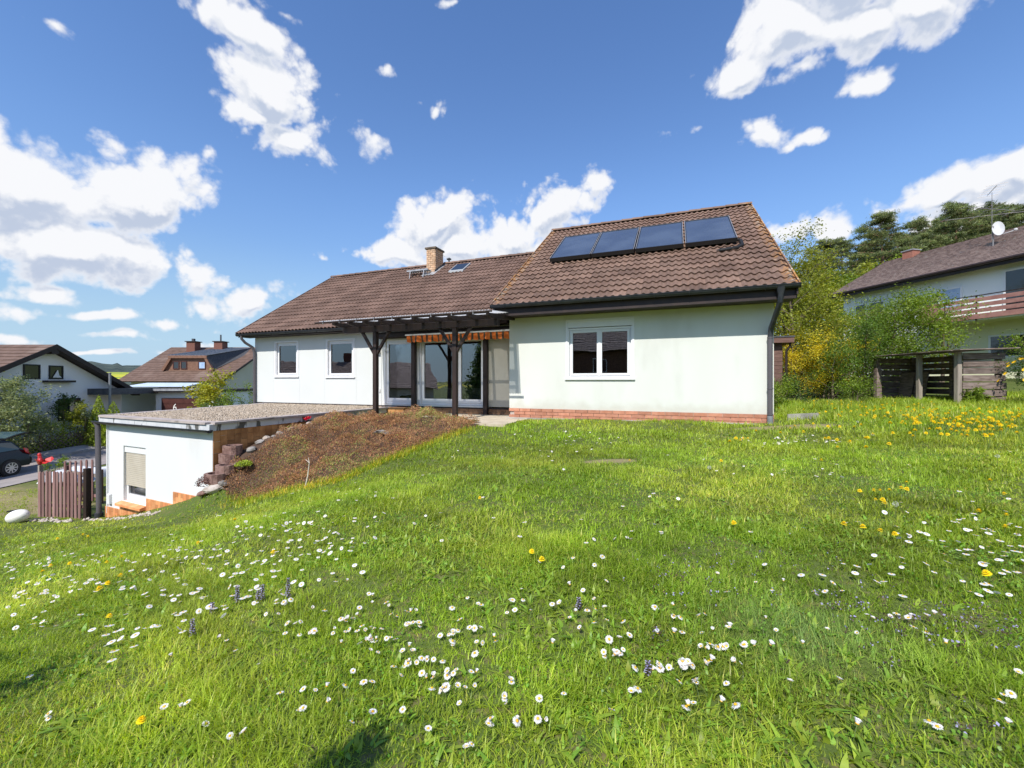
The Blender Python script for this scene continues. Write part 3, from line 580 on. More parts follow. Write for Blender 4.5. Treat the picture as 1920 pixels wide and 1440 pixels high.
# wide window of the wing
def window(parent, a0, a1, z0, z1, b, n=1, casing=0.055, fr=0.055, sash=0.06, sill=True, shutter_box=0.0, glass='glass', inset=0.06, sashes=None, bottom=0.0, label=None, depth=.07, name='window'):
    w = empty(name); w.parent = parent
    if label: w['label'] = label
    def ring(mb, x0, x1, y0, y1, q0, q1, t, tb=None):
        tb = t if tb is None else tb
        mb.box(x0, x0 + t, y0, y1, q0, q1).box(x1 - t, x1, y0, y1, q0, q1).box(x0 + t, x1 - t, y0, y1, q1 - t, q1).box(x0 + t, x1 - t, y0, y1, q0, q0 + tb)
    mb = MB()
    if casing: ring(mb, a0 - casing, a1 + casing, b - 0.012, b + 0.015, z0 - 0.01, z1 + casing, casing)
    ring(mb, a0, a1, b + inset, b + inset + depth, z0, z1 - shutter_box, fr)
    if shutter_box:
        mb.box(a0 + .001, a1 - .001, b + 0.004, b + inset + depth, z1 - shutter_box + .012, z1 - 0.001)
        mb.box(a0 + .03, a1 - .03, b + inset - .02, b + inset - .002, z1 - shutter_box - .05, z1 - shutter_box - .006)
    mb.box(a0 - 0.0, a0 + .03, b + 0.005, b + inset - .001, z0, z1 - shutter_box).box(a1 - .03, a1, b + 0.005, b + inset - .001, z0, z1 - shutter_box)
    obj('frame', mb, M['upvc'], w)
    xs = sashes or [a0 + fr + (a1 - a0 - 2 * fr) * k / n for k in range(n + 1)]
    for k in range(n):
        x0, x1 = xs[k] + .004, xs[k + 1] - .004
        mb = MB(); ring(mb, x0, x1, b + inset - .014, b + inset + .05, z0 + fr + .004, z1 - shutter_box - fr - .004, sash, sash + bottom)
        obj('sash', mb, M['upvc'], w)
        mb = MB(); mb.box(x0 + sash - .004, x1 - sash + .004, b + inset + .02, b + inset + .026, z0 + fr + sash + bottom, z1 - shutter_box - fr - sash)
        obj('pane', mb, M[glass], w)
    if n == 2:
        obj('mullion', MB().box(xs[1] - .028, xs[1] + .028, b + inset - .026, b + inset - .0145, z0 + fr, z1 - shutter_box - fr), M['upvc'], w)
    if sill:
        obj('sill', MB().box(a0 - casing - .02, a1 + casing + .02, b - .045, b + inset + .0, z0 - .045, z0 - .012), M['upvc'], w)
    return w
window(house, *WIN, 0, n=2, casing=0.05, shutter_box=0.17, label='white two sash window with roller shutter box')
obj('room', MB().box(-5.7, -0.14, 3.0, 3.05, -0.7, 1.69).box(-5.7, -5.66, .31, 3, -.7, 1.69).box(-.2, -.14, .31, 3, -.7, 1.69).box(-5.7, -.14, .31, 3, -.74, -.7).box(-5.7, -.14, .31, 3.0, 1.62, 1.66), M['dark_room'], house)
# wall of the recessed main part: separate facade panels with fine joints
W1 = (-15.80, -14.70, 0.19, 1.44); W2 = (-13.28, -12.10, 0.165, 1.43)
joints = [-16.91, -15.93, -14.60, -13.40, -11.98, -10.93]
for k in range(len(joints) - 1):
    mb = MB(); a0, a1 = joints[k] + .0015, joints[k + 1] - .0015
    wall_holes(mb, a0, a1, -0.79, 1.66, 0.8, 0.25, [w for w in (W1, W2) if w[0] > a0 and w[1] < a1]); obj('wall_panel', mb, M['panel'], house)
DOORS = [(-10.80, -9.62), (-9.42, -8.12), (-8.09, -7.14)]
mb = MB(); wall_holes(mb, -10.922, -7.02, -0.79, 1.66, 0.8, 0.25, [(-10.82, -7.12, -0.74, 1.36)]); obj('wall_panel', mb, M['panel'], house)
obj('wall_panel', MB().box(-7.012, -6.01, 0.8, 1.05, -0.76, 1.66), M['panel_beige'], house, label='beige facade panel beside the patio doors')
mb = MB(); mb.box(-16.90, -16.65, 1.051, 9.7, -3.4, 1.66).box(-16.91, -6.03, 9.7, 10.0, -1.3, 1.66)
zm = lambda b: 1.77 + 0.678 * (b - 0.25)
mb.prism([(-16.9, 0.82, 1.661), (-16.9, 9.98, 1.661), (-16.9, 9.2, zm(.8) - .16), (-16.9, 5, zm(5) - .16), (-16.9, .82, zm(.82) - .16)], (.25, 0, 0))
mb.box(-16.88, -11.0, 0.815, 1.04, -3.4, -.795)
obj('wall', mb, M['white_render'], house, label='white gable end wall of the main part')
obj('skirting', MB().box(-16.91, -6.03, 0.805, 0.85, -0.83, -0.791), M['fascia'], house)
pl2 = obj('plinth', MB().box(-11.0, -6.03, 0.84, 1.0, -1.3, -0.832), M['mortar'], house, label='brown brick plinth under the patio doors')
bm2 = MB().box(-.148, .148, -.02, .02, -.040, .040).mesh('brick', M['brick_brown'])
for r in range(3):
    for k in range(17):
        x = -10.9 + k * .306 + (.15 if r % 2 else 0)
        if x < -6.17: link('brick', bm2, pl2, loc=(x, .828 + random.uniform(-.003, .003), -.876 - r * .09))
window(house, *W1, 0.8, casing=.05, label='white tilt window, further one from the pergola')
window(house, *W2, 0.8, casing=.05, label='white tilt window next to the pergola')
for (w, z0) in ((W1, 0), (W2, 0)):
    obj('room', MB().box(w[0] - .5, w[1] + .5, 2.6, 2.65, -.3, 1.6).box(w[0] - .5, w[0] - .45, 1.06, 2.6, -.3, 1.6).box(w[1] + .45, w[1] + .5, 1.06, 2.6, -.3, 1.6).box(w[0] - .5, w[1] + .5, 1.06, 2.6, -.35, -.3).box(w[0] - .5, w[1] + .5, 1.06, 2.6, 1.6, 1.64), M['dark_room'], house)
for i, (a0, a1) in enumerate(DOORS):
    window(house, a0, a1, -0.735, 1.355, 0.8, casing=0, inset=.05, fr=.06, sash=.07, bottom=.05, sill=False, name='patio_door')
mb = MB(); mb.box(-9.62, -9.42, .83, .95, -.735, 1.355).box(-8.12, -8.09, .85, .95, -.735, 1.355).box(-10.82, -10.80, .8, .95, -.739, 1.355).box(-10.82, -7.12, .84, .95, 1.3555, 1.3595)
obj('door_mullion', mb, M['upvc'], house)
rm = MB().box(-11.0, -6.3, 4.9, 4.95, -.74, 1.6).box(-11.0, -10.95, 1.06, 4.9, -.74, 1.6).box(-6.35, -6.3, 1.06, 4.9, -.74, 1.6).box(-11, -6.3, 1.06, 4.9, 1.6, 1.65)
obj('room', rm, M['interior'], house); obj('room_floor', MB().box(-11, -6.3, 1.06, 4.9, -.78, -.742), M['stone_floor'], house)
rd = MB().box(-9.0, -7.0, 1.35, 1.42, -.62, -.22)
for k in range(40): rd.box(-8.99 + k * .05, -8.965 + k * .05, 1.335, 1.35, -.6, -.24)
obj('radiator', rd, M['radiator'], house)
for a in (-9.6, -7.07):
    obj('door_post', MB().box(a - .065, a + .065, .66, .79, -1.03, 1.50), M['dark_wood'], house, bevel=.006)
# eaves: fascia, soffit, gutters
mb = MB().box(-6.18, 0.46, -0.60, -0.56, 1.68, 1.95).box(-6.18, .46, -.56, -.005, 1.70, 1.72)
obj('fascia', mb, M['fascia'], house)
def barge(mb, a, zf, b0, b1, br, th=.03, h=.2):
    for (p, q) in ((b0, br), (br, b1)):
        z0 = zf(p) if p <= br else zf(2 * br - p); z1 = zf(q) if q <= br else zf(2 * br - q)
        mb.prism([(a, p, z0 - h), (a, q, z1 - h), (a, q, z1), (a, p, z0)], (th, 0, 0))
mb = MB(); barge(mb, 0.44, lambda b: zr(b) - .04, -.66, 10.66, 5); barge(mb, -6.21, lambda b: zr(b) - .04, -.66, 10.66, 5); barge(mb, -17.21, lambda b: zm(b) - .04, .36, 9.64, 5, h=.16)
obj('bargeboard', mb, M['fascia'], house)
def gutter(a0, a1, b, z, r, mat, nm='gutter'):
    mb = MB(); n = 10; vs = []
    for a in (a0, a1):
        for k in range(n + 1):
            t = math.pi + math.pi * k / n; vs.append((a, b + r * math.cos(t), z + r * math.sin(t)))
        for k in range(n + 1):
            t = 2 * math.pi - math.pi * k / n; vs.append((a, b + (r - .006) * math.cos(t), z + (r - .006) * math.sin(t)))
    N = 2 * (n + 1); mb.add(vs, [(k, (k + 1) % N, N + (k + 1) % N, N + k) for k in range(N)])
    for a in (a0, a1 - .004):
        mb.prism([(a, b + r * math.cos(math.pi + math.pi * k / n), z + r * math.sin(math.pi + math.pi * k / n)) for k in range(n + 1)], (.004, 0, 0))
    mb.tube([(a0, b - r, z), (a1, b - r, z)], .011, 6)
    g = obj(nm, mb, mat, house, smooth=True)
    mk = MB()
    a = a0 + .4
    while a < a1: mk.tube([(a, b + (r + .004) * math.cos(math.pi + math.pi * k / 8), z + (r + .004) * math.sin(math.pi + math.pi * k / 8)) for k in range(9)], .009, 5); a += .72
    obj('bracket', mk, mat, g)
gutter(-6.26, 0.50, -.69, 1.945, .075, M['gutter']); gutter(-17.25, -6.5, .33, 1.76, .07, M['gutter'])
obj('soffit', MB().box(-17.2, -6.25, .42, .80, 1.665, 1.685).box(-17.2, -6.25, .40, .43, 1.667, 1.79), M['fascia'], house)
# downpipes
mb = MB(); mb.tube([(0.16, -.69, 1.90), (0.16, -.69, 1.74)], [.085, .05], 14).tube([(.16, -.69, 1.76), (.155, -.68, 1.62), (.12, -.35, 1.33), (.10, -.12, 1.16), (.09, -.085, 1.02), (.085, -.085, .95)], .052, 14)
obj('downpipe', mb, M['gutter'], house, smooth=True, label='black swan neck of the right downpipe')
mb = MB(); mb.tube([(.085, -.085, .955), (.085, -.085, -.74)], .050, 14)
for z in (.93, -.17, -.73): mb.tube([(.085, -.085, z), (.085, -.085, z + .03)], .058, 14)
obj('downpipe', mb, M['downpipe'], house, smooth=True, label='grey brown downpipe on the right corner')
obj('downpipe', MB().tube([(.085, -.085, -.745), (.085, -.085, -1.0)], .060, 14), M['zinc_pipe'], house, smooth=True, label='pale grey foot of the right downpipe')
mb = MB(); mb.tube([(-17.0, .33, 1.72), (-17.0, .33, 1.60), (-16.97, .45, 1.46), (-16.86, .66, 1.30), (-16.84, .73, 1.1), (-16.84, .73, -.9)], .05, 12)
for z in (.95, -.5): mb.tube([(-16.84, .73, z), (-16.84, .73, z + .03)], .058, 12)
obj('downpipe', mb, M['downpipe'], house, smooth=True, label='grey downpipe on the left corner')

# roofs
def tile_mesh(w, l, name, mat, lift=.034, waves=2, seg=14, amp=.025, barrel=False):
    vs = []; 
    prof = []
    for k in range(seg + 1):
        u = k / seg; ph = (u * waves) % 1.0
        z = amp * math.sin(2 * math.pi * (u * waves) - .6); z = z if z > -.3 * amp else -.3 * amp + (z + .3 * amp) * .45
        if barrel: z = amp * (2 * abs(math.sin(math.pi * u * waves)) ** .8 - 1)
        prof.append((u * w, z))
    n = len(prof)
    for (y, dz) in ((0, lift), (l + .05, -.004)):
        for x, z in prof: vs.append((x, y, z + dz))
    for x, z in prof: vs.append((x, .002, z + lift - .022))
    fs = [(k, k + 1, n + k + 1, n + k) for k in range(n - 1)] + [(2 * n + k, 2 * n + k + 1, k + 1, k) for k in range(n - 1)]
    mb = MB(); mb.add(vs, fs); mb.add([vs[0], vs[n], (vs[n][0], vs[n][1], vs[n][2] - .02), vs[2 * n]], [(0, 1, 2, 3)]); mb.add([vs[n - 1], vs[2 * n - 1], (vs[2 * n - 1][0], vs[2 * n - 1][1], vs[2 * n - 1][2] - .02), vs[3 * n - 1]], [(3, 2, 1, 0)])
    return mb
th = math.atan(.668); NC, NR = 20, 20; TW = 6.72 / NC; LL = math.hypot(5.72, 5.72 * .668); TL = LL / NR
roof = obj('roof', MB().prism([(-6.2, -.66, zr(-.66) - .05), (-6.2, 5, zr(5) - .05), (-6.2, 10.66, zr(-.66) - .05), (-6.2, 10.66, zr(-.66) - .075), (-6.2, 5, zr(5) - .075), (-6.2, -.66, zr(-.66) - .075)], (6.63, 0, 0))
           .prism([(-6.22, 5.0, zr(5) - .012), (-6.22, 10.72, zr(-.72) - .012), (-6.22, 10.72, zr(-.72) - .04), (-6.22, 5.0, zr(5) - .04)], (6.71, 0, 0)), M['tile'], house, label='brown tiled roof of the right wing')
tme = tile_mesh(TW, TL, 'roof_tile', M['tile']).mesh('roof_tile', M['tile'], smooth=True)
cells = []
for r in range(NR):
    for c in range(NC): cells.append((r, c))
for (r, c) in cells[:300]:
    b = -.74 + (r * TL) * math.cos(th); z = zr(b)
    link('roof_tile', tme, roof, loc=(-6.24 + c * TW, b, z + random.uniform(-.002, .003)), rot=(th + random.uniform(-.004, .004), 0, random.uniform(-.006, .006)))
mb = MB()
for (r, c) in cells[300:]:
    b = -.74 + (r * TL) * math.cos(th); mb.M = Matrix.Translation((-6.24 + c * TW, b, zr(b))) @ Matrix.Rotation(th, 4, 'X')
    s = tile_mesh(TW, TL, 'x', None); mb.add(s.v, s.f)
o = obj('upper_roof_tiles', mb, M['tile'], roof, smooth=True); o['kind'] = 'stuff'
th2 = math.atan(.678); NC2, NR2 = 34, 17; TW2 = 11.3 / NC2; LL2 = math.hypot(4.72, 4.72 * .678); TL2 = LL2 / NR2
roof2 = obj('roof', MB().prism([(-17.18, .36, zm(.36) - .05), (-17.18, 5, zm(5) - .05), (-17.18, 9.64, zm(.36) - .05), (-17.18, 9.64, zm(.36) - .075), (-17.18, 5, zm(5) - .075), (-17.18, .36, zm(.36) - .075)], (11.1, 0, 0))
            .prism([(-17.2, 5.0, zm(5) - .012), (-17.2, 9.7, zm(.3) - .012), (-17.2, 9.7, zm(.3) - .04), (-17.2, 5.0, zm(5) - .04)], (11.15, 0, 0)), M['tile_main'], house, label='long brown tiled roof of the main part')
mb = MB()
for r in range(NR2):
    for c in range(NC2):
        b = .28 + (r * TL2) * math.cos(th2); mb.M = Matrix.Translation((-17.23 + c * TW2, b, zm(b) + random.uniform(-.003, .003))) @ Matrix.Rotation(th2, 4, 'X')
        s = tile_mesh(TW2, TL2, 'x', None, seg=12, amp=.028, lift=.03, barrel=True); mb.add(s.v, s.f)
o = obj('roof_tiles', mb, M['tile_main'], roof2, smooth=True); o['kind'] = 'stuff'
def ridge(parent, a0, a1, z, mat, n):
    L = (a1 - a0) / n; mb = MB(); vs = []; k_ = 8
    for (x, r) in ((0, .125), (L * 1.06, .105)):
        for k in range(k_ + 1):
            t = math.pi * k / k_; vs.append((x, r * math.cos(t) * 1.05, r * math.sin(t) * .8 - .03))
    for k in range(k_ + 1): t = math.pi * k / k_; vs.append((0, .10 * math.cos(t), .10 * math.sin(t) * .8 - .03))
    mb.add(vs, [(k, k_ + 1 + k, k_ + 2 + k, k + 1) for k in range(k_)] + [(k, k + 1, 2 * k_ + 3 + k, 2 * k_ + 2 + k) for k in range(k_)])
    me = mb.mesh('ridge_tile', mat, smooth=True)
    for k in range(n): link('ridge_tile', me, parent, loc=(a0 + k * L, 5, z + random.uniform(-.004, .006)), rot=(0, random.uniform(-.006, .006), 0))
ridge(roof, -6.24, .47, zr(5) + .03, M['tile'], 18); ridge(roof2, -17.23, -6.2, zm(5) + .03, M['tile_main'], 30)
# verge trim at the ends
for a, b0, zf, TT, N_, thx, rf, mt in ((.47, -.74, zr, TL, NR, th, roof, 'tile'), (-6.245, -.74, zr, TL, NR, th, roof, 'tile'), (-17.24, .28, zm, TL2, NR2, th2, roof2, 'tile_main')):
    vme = MB().box(-.012, .016, 0, TT + .02, -.09, .045).mesh('verge_tile', M[mt])
    for r in range(N_):
        b = b0 + r * TT * math.cos(thx); link('verge_tile', vme, rf, loc=(a, b, zf(b)), rot=(thx, 0, 0))
# chimney of yellow bricks, each brick its own piece
ch = obj('chimney', MB().box(-11.395, -10.985, 4.205, 4.815, 4.2, 5.44), M['mortar'], roof2)
cbx = MB().box(-.096, .096, -.014, .014, -.037, .037).mesh('brick', M['brick_yellow'])
for r in range(13):
    z = 5.40 - r * .086; off = (r % 2) * .0685
    for k in range(3 if r % 2 else 2):
        x = -11.29 + k * .205 - (.10 if r % 2 else 0)
        link('brick', cbx, ch, loc=(x, 4.20, z), scale=(.98 if not (r % 2 and k in (0, 2)) else .5, 1, 1)) if not (r % 2 and k in (0, 2)) else link('brick', cbx, ch, loc=(x + (.05 if k == 0 else -.05), 4.20, z), scale=(.49, 1, 1))
    for k in range(3):
        link('brick', cbx, ch, loc=(-10.98, 4.305 + k * .205, z), rot=(0, 0, R(90)), scale=(.98, 1, 1))
obj('chimney_cap', MB().box(-11.45, -10.93, 4.15, 4.87, 5.445, 5.52).box(-11.3, -11.08, 4.4, 4.62, 5.52, 5.58), M['bark'], ch, bevel=.01)
mb = MB()
mb.prism([(-10.975, 4.15, zm(4.15) + .02), (-10.975, 4.95, zm(4.95) + .02), (-10.975, 4.95, zm(4.95) + .10), (-10.975, 4.15, zm(4.15) + .14)], (.02, 0, 0))
obj('flashing', mb, M['lead'], ch)
mb = MB(); mb.prism([(-10.95, 4.1, zm(4.1) + .035), (-10.95, 5.0, zm(5.0) + .035), (-10.95, 5.0, zm(5.0) + .045), (-10.95, 4.1, zm(4.1) + .045)], (.10, 0, 0))
mb.prism([(-11.45, 3.88, zm(3.88) + .05), (-11.45, 4.2, zm(4.2) + .05), (-11.45, 4.2, zm(4.2) + .06), (-11.45, 3.88, zm(3.88) + .06)], (.6, 0, 0))
obj('flashing', mb, M['zinc'], ch, label='pale zinc apron below the chimney')
mb = MB(); 
for k in range(9): mb.box(-12.1 + k * .11, -12.02 + k * .11, 3.86, 4.12, 4.52, 4.54)
mb.box(-12.12, -11.12, 3.85, 3.87, 4.50, 4.56).box(-12.12, -11.12, 4.11, 4.13, 4.50, 4.56)
for a in (-11.95, -11.3): mb.bar((a, 3.86, 4.51), (a, 4.05, zm(4.05) + .03), .03, .02); mb.bar((a, 3.86, 4.51), (a, 3.80, zm(3.8) + .02), .03, .02)
obj('roof_step', mb, M['zinc'], roof2)
def on_main(a0, a1, b0, b1, o0, o1, mb=None):
    mb = mb or MB(); return mb.prism([(a0, b0, zm(b0) + o0), (a0, b1, zm(b1) + o0), (a0, b1, zm(b1) + o1), (a0, b0, zm(b0) + o1)], (a1 - a0, 0, 0))
sk = obj('skylight', on_main(-10.2, -9.55, 3.93, 4.58, .03, .10), M['skylight_frame'], roof2)
obj('pane', on_main(-10.15, -9.60, 4.0, 4.54, .101, .115), M['pane_dark'], sk)
obj('vent_pipe', MB().tube([(-10.75, 4.93, 4.98), (-10.75, 4.93, 5.16)], .03, 8).box(-10.83, -10.67, 4.86, 4.98, 5.14, 5.2).tube([(-10.75, 4.93, 5.2), (-10.75, 4.93, 5.24)], .02, 6), M['gutter'], roof2)
mb = MB(); mb.tube([(-11.0, 4.85, 5.33), (-10.75, 4.93, 5.22), (-10.5, 4.97, 5.08), (-6.3, 5.0, 5.12)], .006, 4)
obj('lightning_wire', mb, M['zinc'], roof2)
# small things on the wall
obj('socket', MB().box(-11.02, -10.97, .76, .80, -.35, -.25), M['upvc'], house)
obj('wall_lamp', MB().box(-11.06, -10.96, .68, .80, .95, 1.08), M['upvc'], house)

# four solar collectors: each lies on the roof, a thing of its own
def HW(p): return HOUSE_M @ Vector(p)
def solar(a0, a1, label):
    b0, b1 = 1.60, 3.48; o = .10
    c = HW(((a0 + a1) / 2, b0, zr(b0) + o)); root = empty('solar_collector', c, math.atan2(-.3665, .9305), label=label, category='solar panel', group='solar collectors on the wing roof')
    w = (a1 - a0) / 2; rot = Matrix.Rotation(th, 4, 'X'); Lc = (b1 - b0) / math.cos(th)
    f = MB(); f.M = rot; f.box(-w, -w + .035, 0, Lc, 0, .11).box(w - .035, w, 0, Lc, 0, .11).box(-w + .035, w - .035, 0, .035, 0, .11).box(-w + .035, w - .035, Lc - .035, Lc, 0, .11).box(-w + .035, w - .035, .035, Lc - .035, 0, .06)
    obj('frame', f, M['collector_frame'], root)
    g = MB(); g.M = rot; g.box(-w + .036, w - .036, .036, Lc - .036, .085, .100); obj('glass', g, M['collector'], root)
    e = MB(); e.M = rot; e.box(-w, -w + .012, 0, Lc, .111, .116).box(w - .012, w, 0, Lc, .111, .116).box(-w + .012, w - .012, Lc - .012, Lc, .111, .116); obj('trim', e, M['zinc'], root)
    k = MB(); k.M = rot
    for x in (-w * .6, w * .6): k.box(x - .02, x + .02, .1, Lc - .1, -.08, 0)
    obj('rail', k, M['zinc'], root)
for (a0, a1, l) in ((-5.34, -4.12, 'dark solar collector at the left end of the row on the roof'), (-4.09, -2.90, 'dark solar collector second from the left end of the row'),
                    (-2.86, -1.62, 'dark solar collector second from the right end of the row'), (-1.57, -.34, 'dark solar collector at the right end, above the black pipe')):
    solar(a0, a1, l)
mb = MB(); mb.tube([HW((-.40, 1.7, zr(1.7) + .13)), HW((-.26, 1.62, zr(1.62) + .12)), HW((-.25, 1.40, zr(1.40) + .08)), HW((-.38, 1.28, zr(1.28) + .07)), HW((-.75, 1.25, zr(1.25) + .06)), HW((-.82, 1.3, zr(1.3) + .02))], .045, 10)
obj('collector_pipe', mb, M['black'], smooth=True, label='black insulated pipe curling below the right solar collector', category='pipe')

# patio and strip of paving
pt = empty('patio', kind='structure'); pt.location = house.location; pt.rotation_euler = house.rotation_euler
mats_ = MB().box(-.247, .247, -.247, .247, -.12, 0).mesh('paving_slab', M['paving'])
for i in range(6):
    for j in range(5):
        link('paving_slab', mats_, pt, loc=(-8.2 + i * .503, .55 - j * .503, -.985 + random.uniform(-.004, .004)), rot=(random.uniform(-.006, .006), random.uniform(-.006, .006), 0))
st = MB().box(-.495, .495, -.17, .0, -.15, 0).mesh('kerb_slab', M['concrete'])
for i in range(6): link('kerb_slab', st, pt, loc=(-5.55 + i * 1.0, -.03, -.965 + i * .008))

# ------------------------------------------------------------------ pergola
pg = empty('pergola', HW((0, 0, 0)), math.atan2(-.3665, .9305), label='dark brown wooden pergola with clear corrugated roof over the patio', category='pergola')
PB = -1.15
zs_ = lambda b: 1.64 + .10 * (b + 1.75)          # underside of the roof sheet
for a, zb in ((-9.55, -1.05), (-7.05, -1.02)):
    obj('post', MB().box(a - .06, a + .06, PB - .06, PB + .06, zb, 1.359), M['dark_wood'], pg, bevel=.008)
    for s in (-1, 1):
        obj('brace', MB().bar((a + s * .03, PB, .745), (a + s * .46, PB, 1.38), .068, .08, up=(0, 1, 0)), M['dark_wood'], pg, bevel=.006)
obj('post_shoe', MB().box(-7.10, -7.00, PB - .05, PB + .05, -1.06, -1.0), M['zinc_pipe'], pg)
obj('beam', MB().box(-10.65, -5.84, PB - .075, PB + .075, 1.36, 1.53), M['dark_wood'], pg, bevel=.008)
obj('beam', MB().box(-10.95, -6.06, .68, .79, 1.40, 1.60), M['dark_wood'], pg)
for k in range(10):
    a = -10.55 + k * .517
    P_ = [(a - .04, -1.68, zs_(-1.68) - .045), (a - .04, -1.68, zs_(-1.68) - .10), (a - .04, -1.45, zs_(-1.45) - .165), (a - .04, .24, zs_(.24) - .165), (a - .04, .24, zs_(.24) - .045)]
    obj('rafter', MB().prism(P_, (.08, 0, 0)), M['dark_wood'], pg)
for b in (-1.60, -.75, .1): obj('batten', MB().box(-10.85, -5.9, b - .03, b + .03, zs_(b) - .045, zs_(b) - .012), M['dark_wood'], pg)
xs = np.linspace(-10.95, -5.8, 300); ys = [-1.78, -1.0, -.4, .2, .5]; V = []
for y in ys:
    for x in xs: V.append((x, y, zs_(y) + .012 + .10 * max(0, y - .2) + .011 * math.sin(x * 2 * math.pi / .076)))
n = len(xs); a = np.arange(n - 1); F = np.concatenate([np.stack([a + j * n, a + 1 + j * n, a + 1 + (j + 1) * n, a + (j + 1) * n], 1) for j in range(len(ys) - 1)])
link('roof_sheet', npmesh('roof_sheet', np.array(V), F, M['corrugated'], smooth=True), pg)
mb = MB().tube([(-11.05, -1.83, 1.60), (-5.72, -1.83, 1.61)], .024, 8)
gt = obj('gutter', mb, M['dark_wood'], pg, smooth=True)
hk = MB().box(-.008, .008, -.02, .02, -.05, .04).mesh('hook', M['zinc'])
for k in range(9): link('hook', hk, gt, loc=(-10.75 + k * .57, -1.83, 1.61))

# awning: rolled up, only its striped valance hangs out
aw = empty('awning', HW((0, 0, 0)), math.atan2(-.3665, .9305), label='rolled up awning with orange striped valance above the patio doors', category='awning')
obj('cassette', MB().box(-10.9, -6.15, .60, .79, 1.42, 1.565), M['fascia'], aw, bevel=.02)
obj('front_bar', MB().box(-9.78, -6.16, .50, .56, 1.435, 1.485), M['upvc'], aw, bevel=.008)
n = 18; W_ = 3.54 / n
om, sm = [], []
for k in range(n):
    a = -9.74 + k * W_
    for (x0, x1, mt, nm) in ((a, a + W_ * .68, 'orange', 'orange_stripe'), (a + W_ * .68, a + W_, 'stripe', 'dark_stripe')):
        mb = MB(); q = 5; vs = []
        for i in range(q + 1):
            x = x0 + (x1 - x0) * i / q; y = .53 + .015 * math.sin(x * 21); u = ((x + 9.74) / W_) % 1
            for z in (1.435, 1.36, 1.245 - .024 * abs(math.sin(math.pi * (x + 9.74) / W_))): vs.append((x, y + (1.435 - z) * (.1 + .25 * math.sin(x * 13 + 1)), z))
        mb.add(vs, [(3 * i + j, 3 * i + 3 + j, 3 * i + 4 + j, 3 * i + 1 + j) for i in range(q) for j in range(2)]); obj(nm, mb, M[mt], aw)

# step at the left patio door
obj('door_step', MB().box(-10.95, -9.75, .38, .79, -1.03, -.83), M['clinker_brown'], parent=None, loc=tuple(HW((0, 0, 0))), rot=(0, 0, math.atan2(-.3665, .9305)), bevel=.01, label='brown tiled step in front of the left patio door', category='step')

# ------------------------------------------------------------------ flat roofed annex
AX = (-6.17, 8.5, 0); ARZ = math.atan2(-.418, .908)
an = empty('annex', AX, ARZ, label='low white garage annex with flat gravel roof and shuttered window', category='annex')
LW = -4.50
AWN = (-3.66, -2.66, -2.90, -1.56)
mb = MB(); wall_holes(mb, LW, -.09, -3.75, -1.02, .10, .25, [AWN]); mb.box(LW, LW + .25, .351, 6.2, -3.75, -1.02)
obj('wall', mb, M['white_render'], an)
obj('side_wall', MB().box(-.30, -.105, .351, 5.9, -3.5, -1.02), M['mortar'], an)
obj('roof_slab', MB().prism([(-4.66, .02, -.885), (-.06, .02, -.895), (-.02, 6.0, -.86), (-6.2, 6.2, -.86)], (0, 0, -.135)), M['stained_white'], an)
mb = MB(); hgt_cap = .022
for (p, q) in (((-4.62, .12), (-.16, .12)), ((-.14, .10), (-.08, 5.9)), ((-4.66, .1), (-6.15, 6.1))):
    mb.bar((p[0], p[1], -.872), (q[0], q[1], -.842 if q[1] > 1 else -.872), .26, .045)
obj('roof_edge', mb, M['cap'], an)
obj('gravel_bed', MB().prism([(-4.5, .2, -.871), (-.2, .2, -.875), (-.2, 5.95, -.847), (-5.9, 6.0, -.847)], (0, 0, .006)), M['gravel_bed'], an)
# gravel: small stones, joined
def pebbles(pts, s, name, mat, parent=None, flat=.6, **kw):
    ico = np.array([(0, 0, 1), (.9, 0, 0), (0, .9, 0), (-.9, 0, 0), (0, -.9, 0), (0, 0, -.6)], float); fc = np.array([(0, 1, 2), (0, 2, 3), (0, 3, 4), (0, 4, 1), (5, 2, 1), (5, 3, 2), (5, 4, 3), (5, 1, 4)])
    n = len(pts); V = np.repeat(ico[None], n, 0) * (s[:, None, None] if np.ndim(s) else s); V = V * rng.uniform(.7, 1.3, (n, 1, 3)) * np.array([1, 1, flat])
    a = rng.uniform(0, 6.28, n); ca, sa = np.cos(a)[:, None], np.sin(a)[:, None]; V = np.stack([V[..., 0] * ca - V[..., 1] * sa, V[..., 0] * sa + V[..., 1] * ca, V[..., 2]], -1) + pts[:, None]
    F = (fc[None] + np.arange(n)[:, None, None] * 6).reshape(-1, 3)
    return link(name, npmesh(name, V.reshape(-1, 3), F, mat), parent, **kw)
n = 15000; v = rng.uniform(0, 1, n); vv = .2 + v * 5.7; left = -4.5 - 1.4 * v; x = left + (-.22 - left) * rng.uniform(0, 1, n)
pebbles(np.stack([x, vv, -.865 + .028 * v + rng.uniform(0, .012, n)], 1), rng.uniform(.012, .03, n), 'gravel', M['gravel_a'], an, kind='stuff')
mb = MB(); k = 10; r = .065; y0, z0 = -.02, -1.0; vs = []
for a in (-4.78, .02):
    for i in range(k + 1): t = math.pi + math.pi * i / k; vs.append((a, y0 + r * math.cos(t), z0 + r * math.sin(t)))
mb.add(vs, [(i, i + 1, k + 2 + i, k + 1 + i) for i in range(k)]); mb.tube([(-4.78, y0 - r, z0), (.02, y0 - r, z0)], .01, 6)
for a in (-4.78, .016): mb.prism([(a, y0 + r * math.cos(math.pi + math.pi * i / k), z0 + r * math.sin(math.pi + math.pi * i / k)) for i in range(k + 1)], (.004, 0, 0))
obj('gutter', mb, M['gutter'], an, smooth=True)
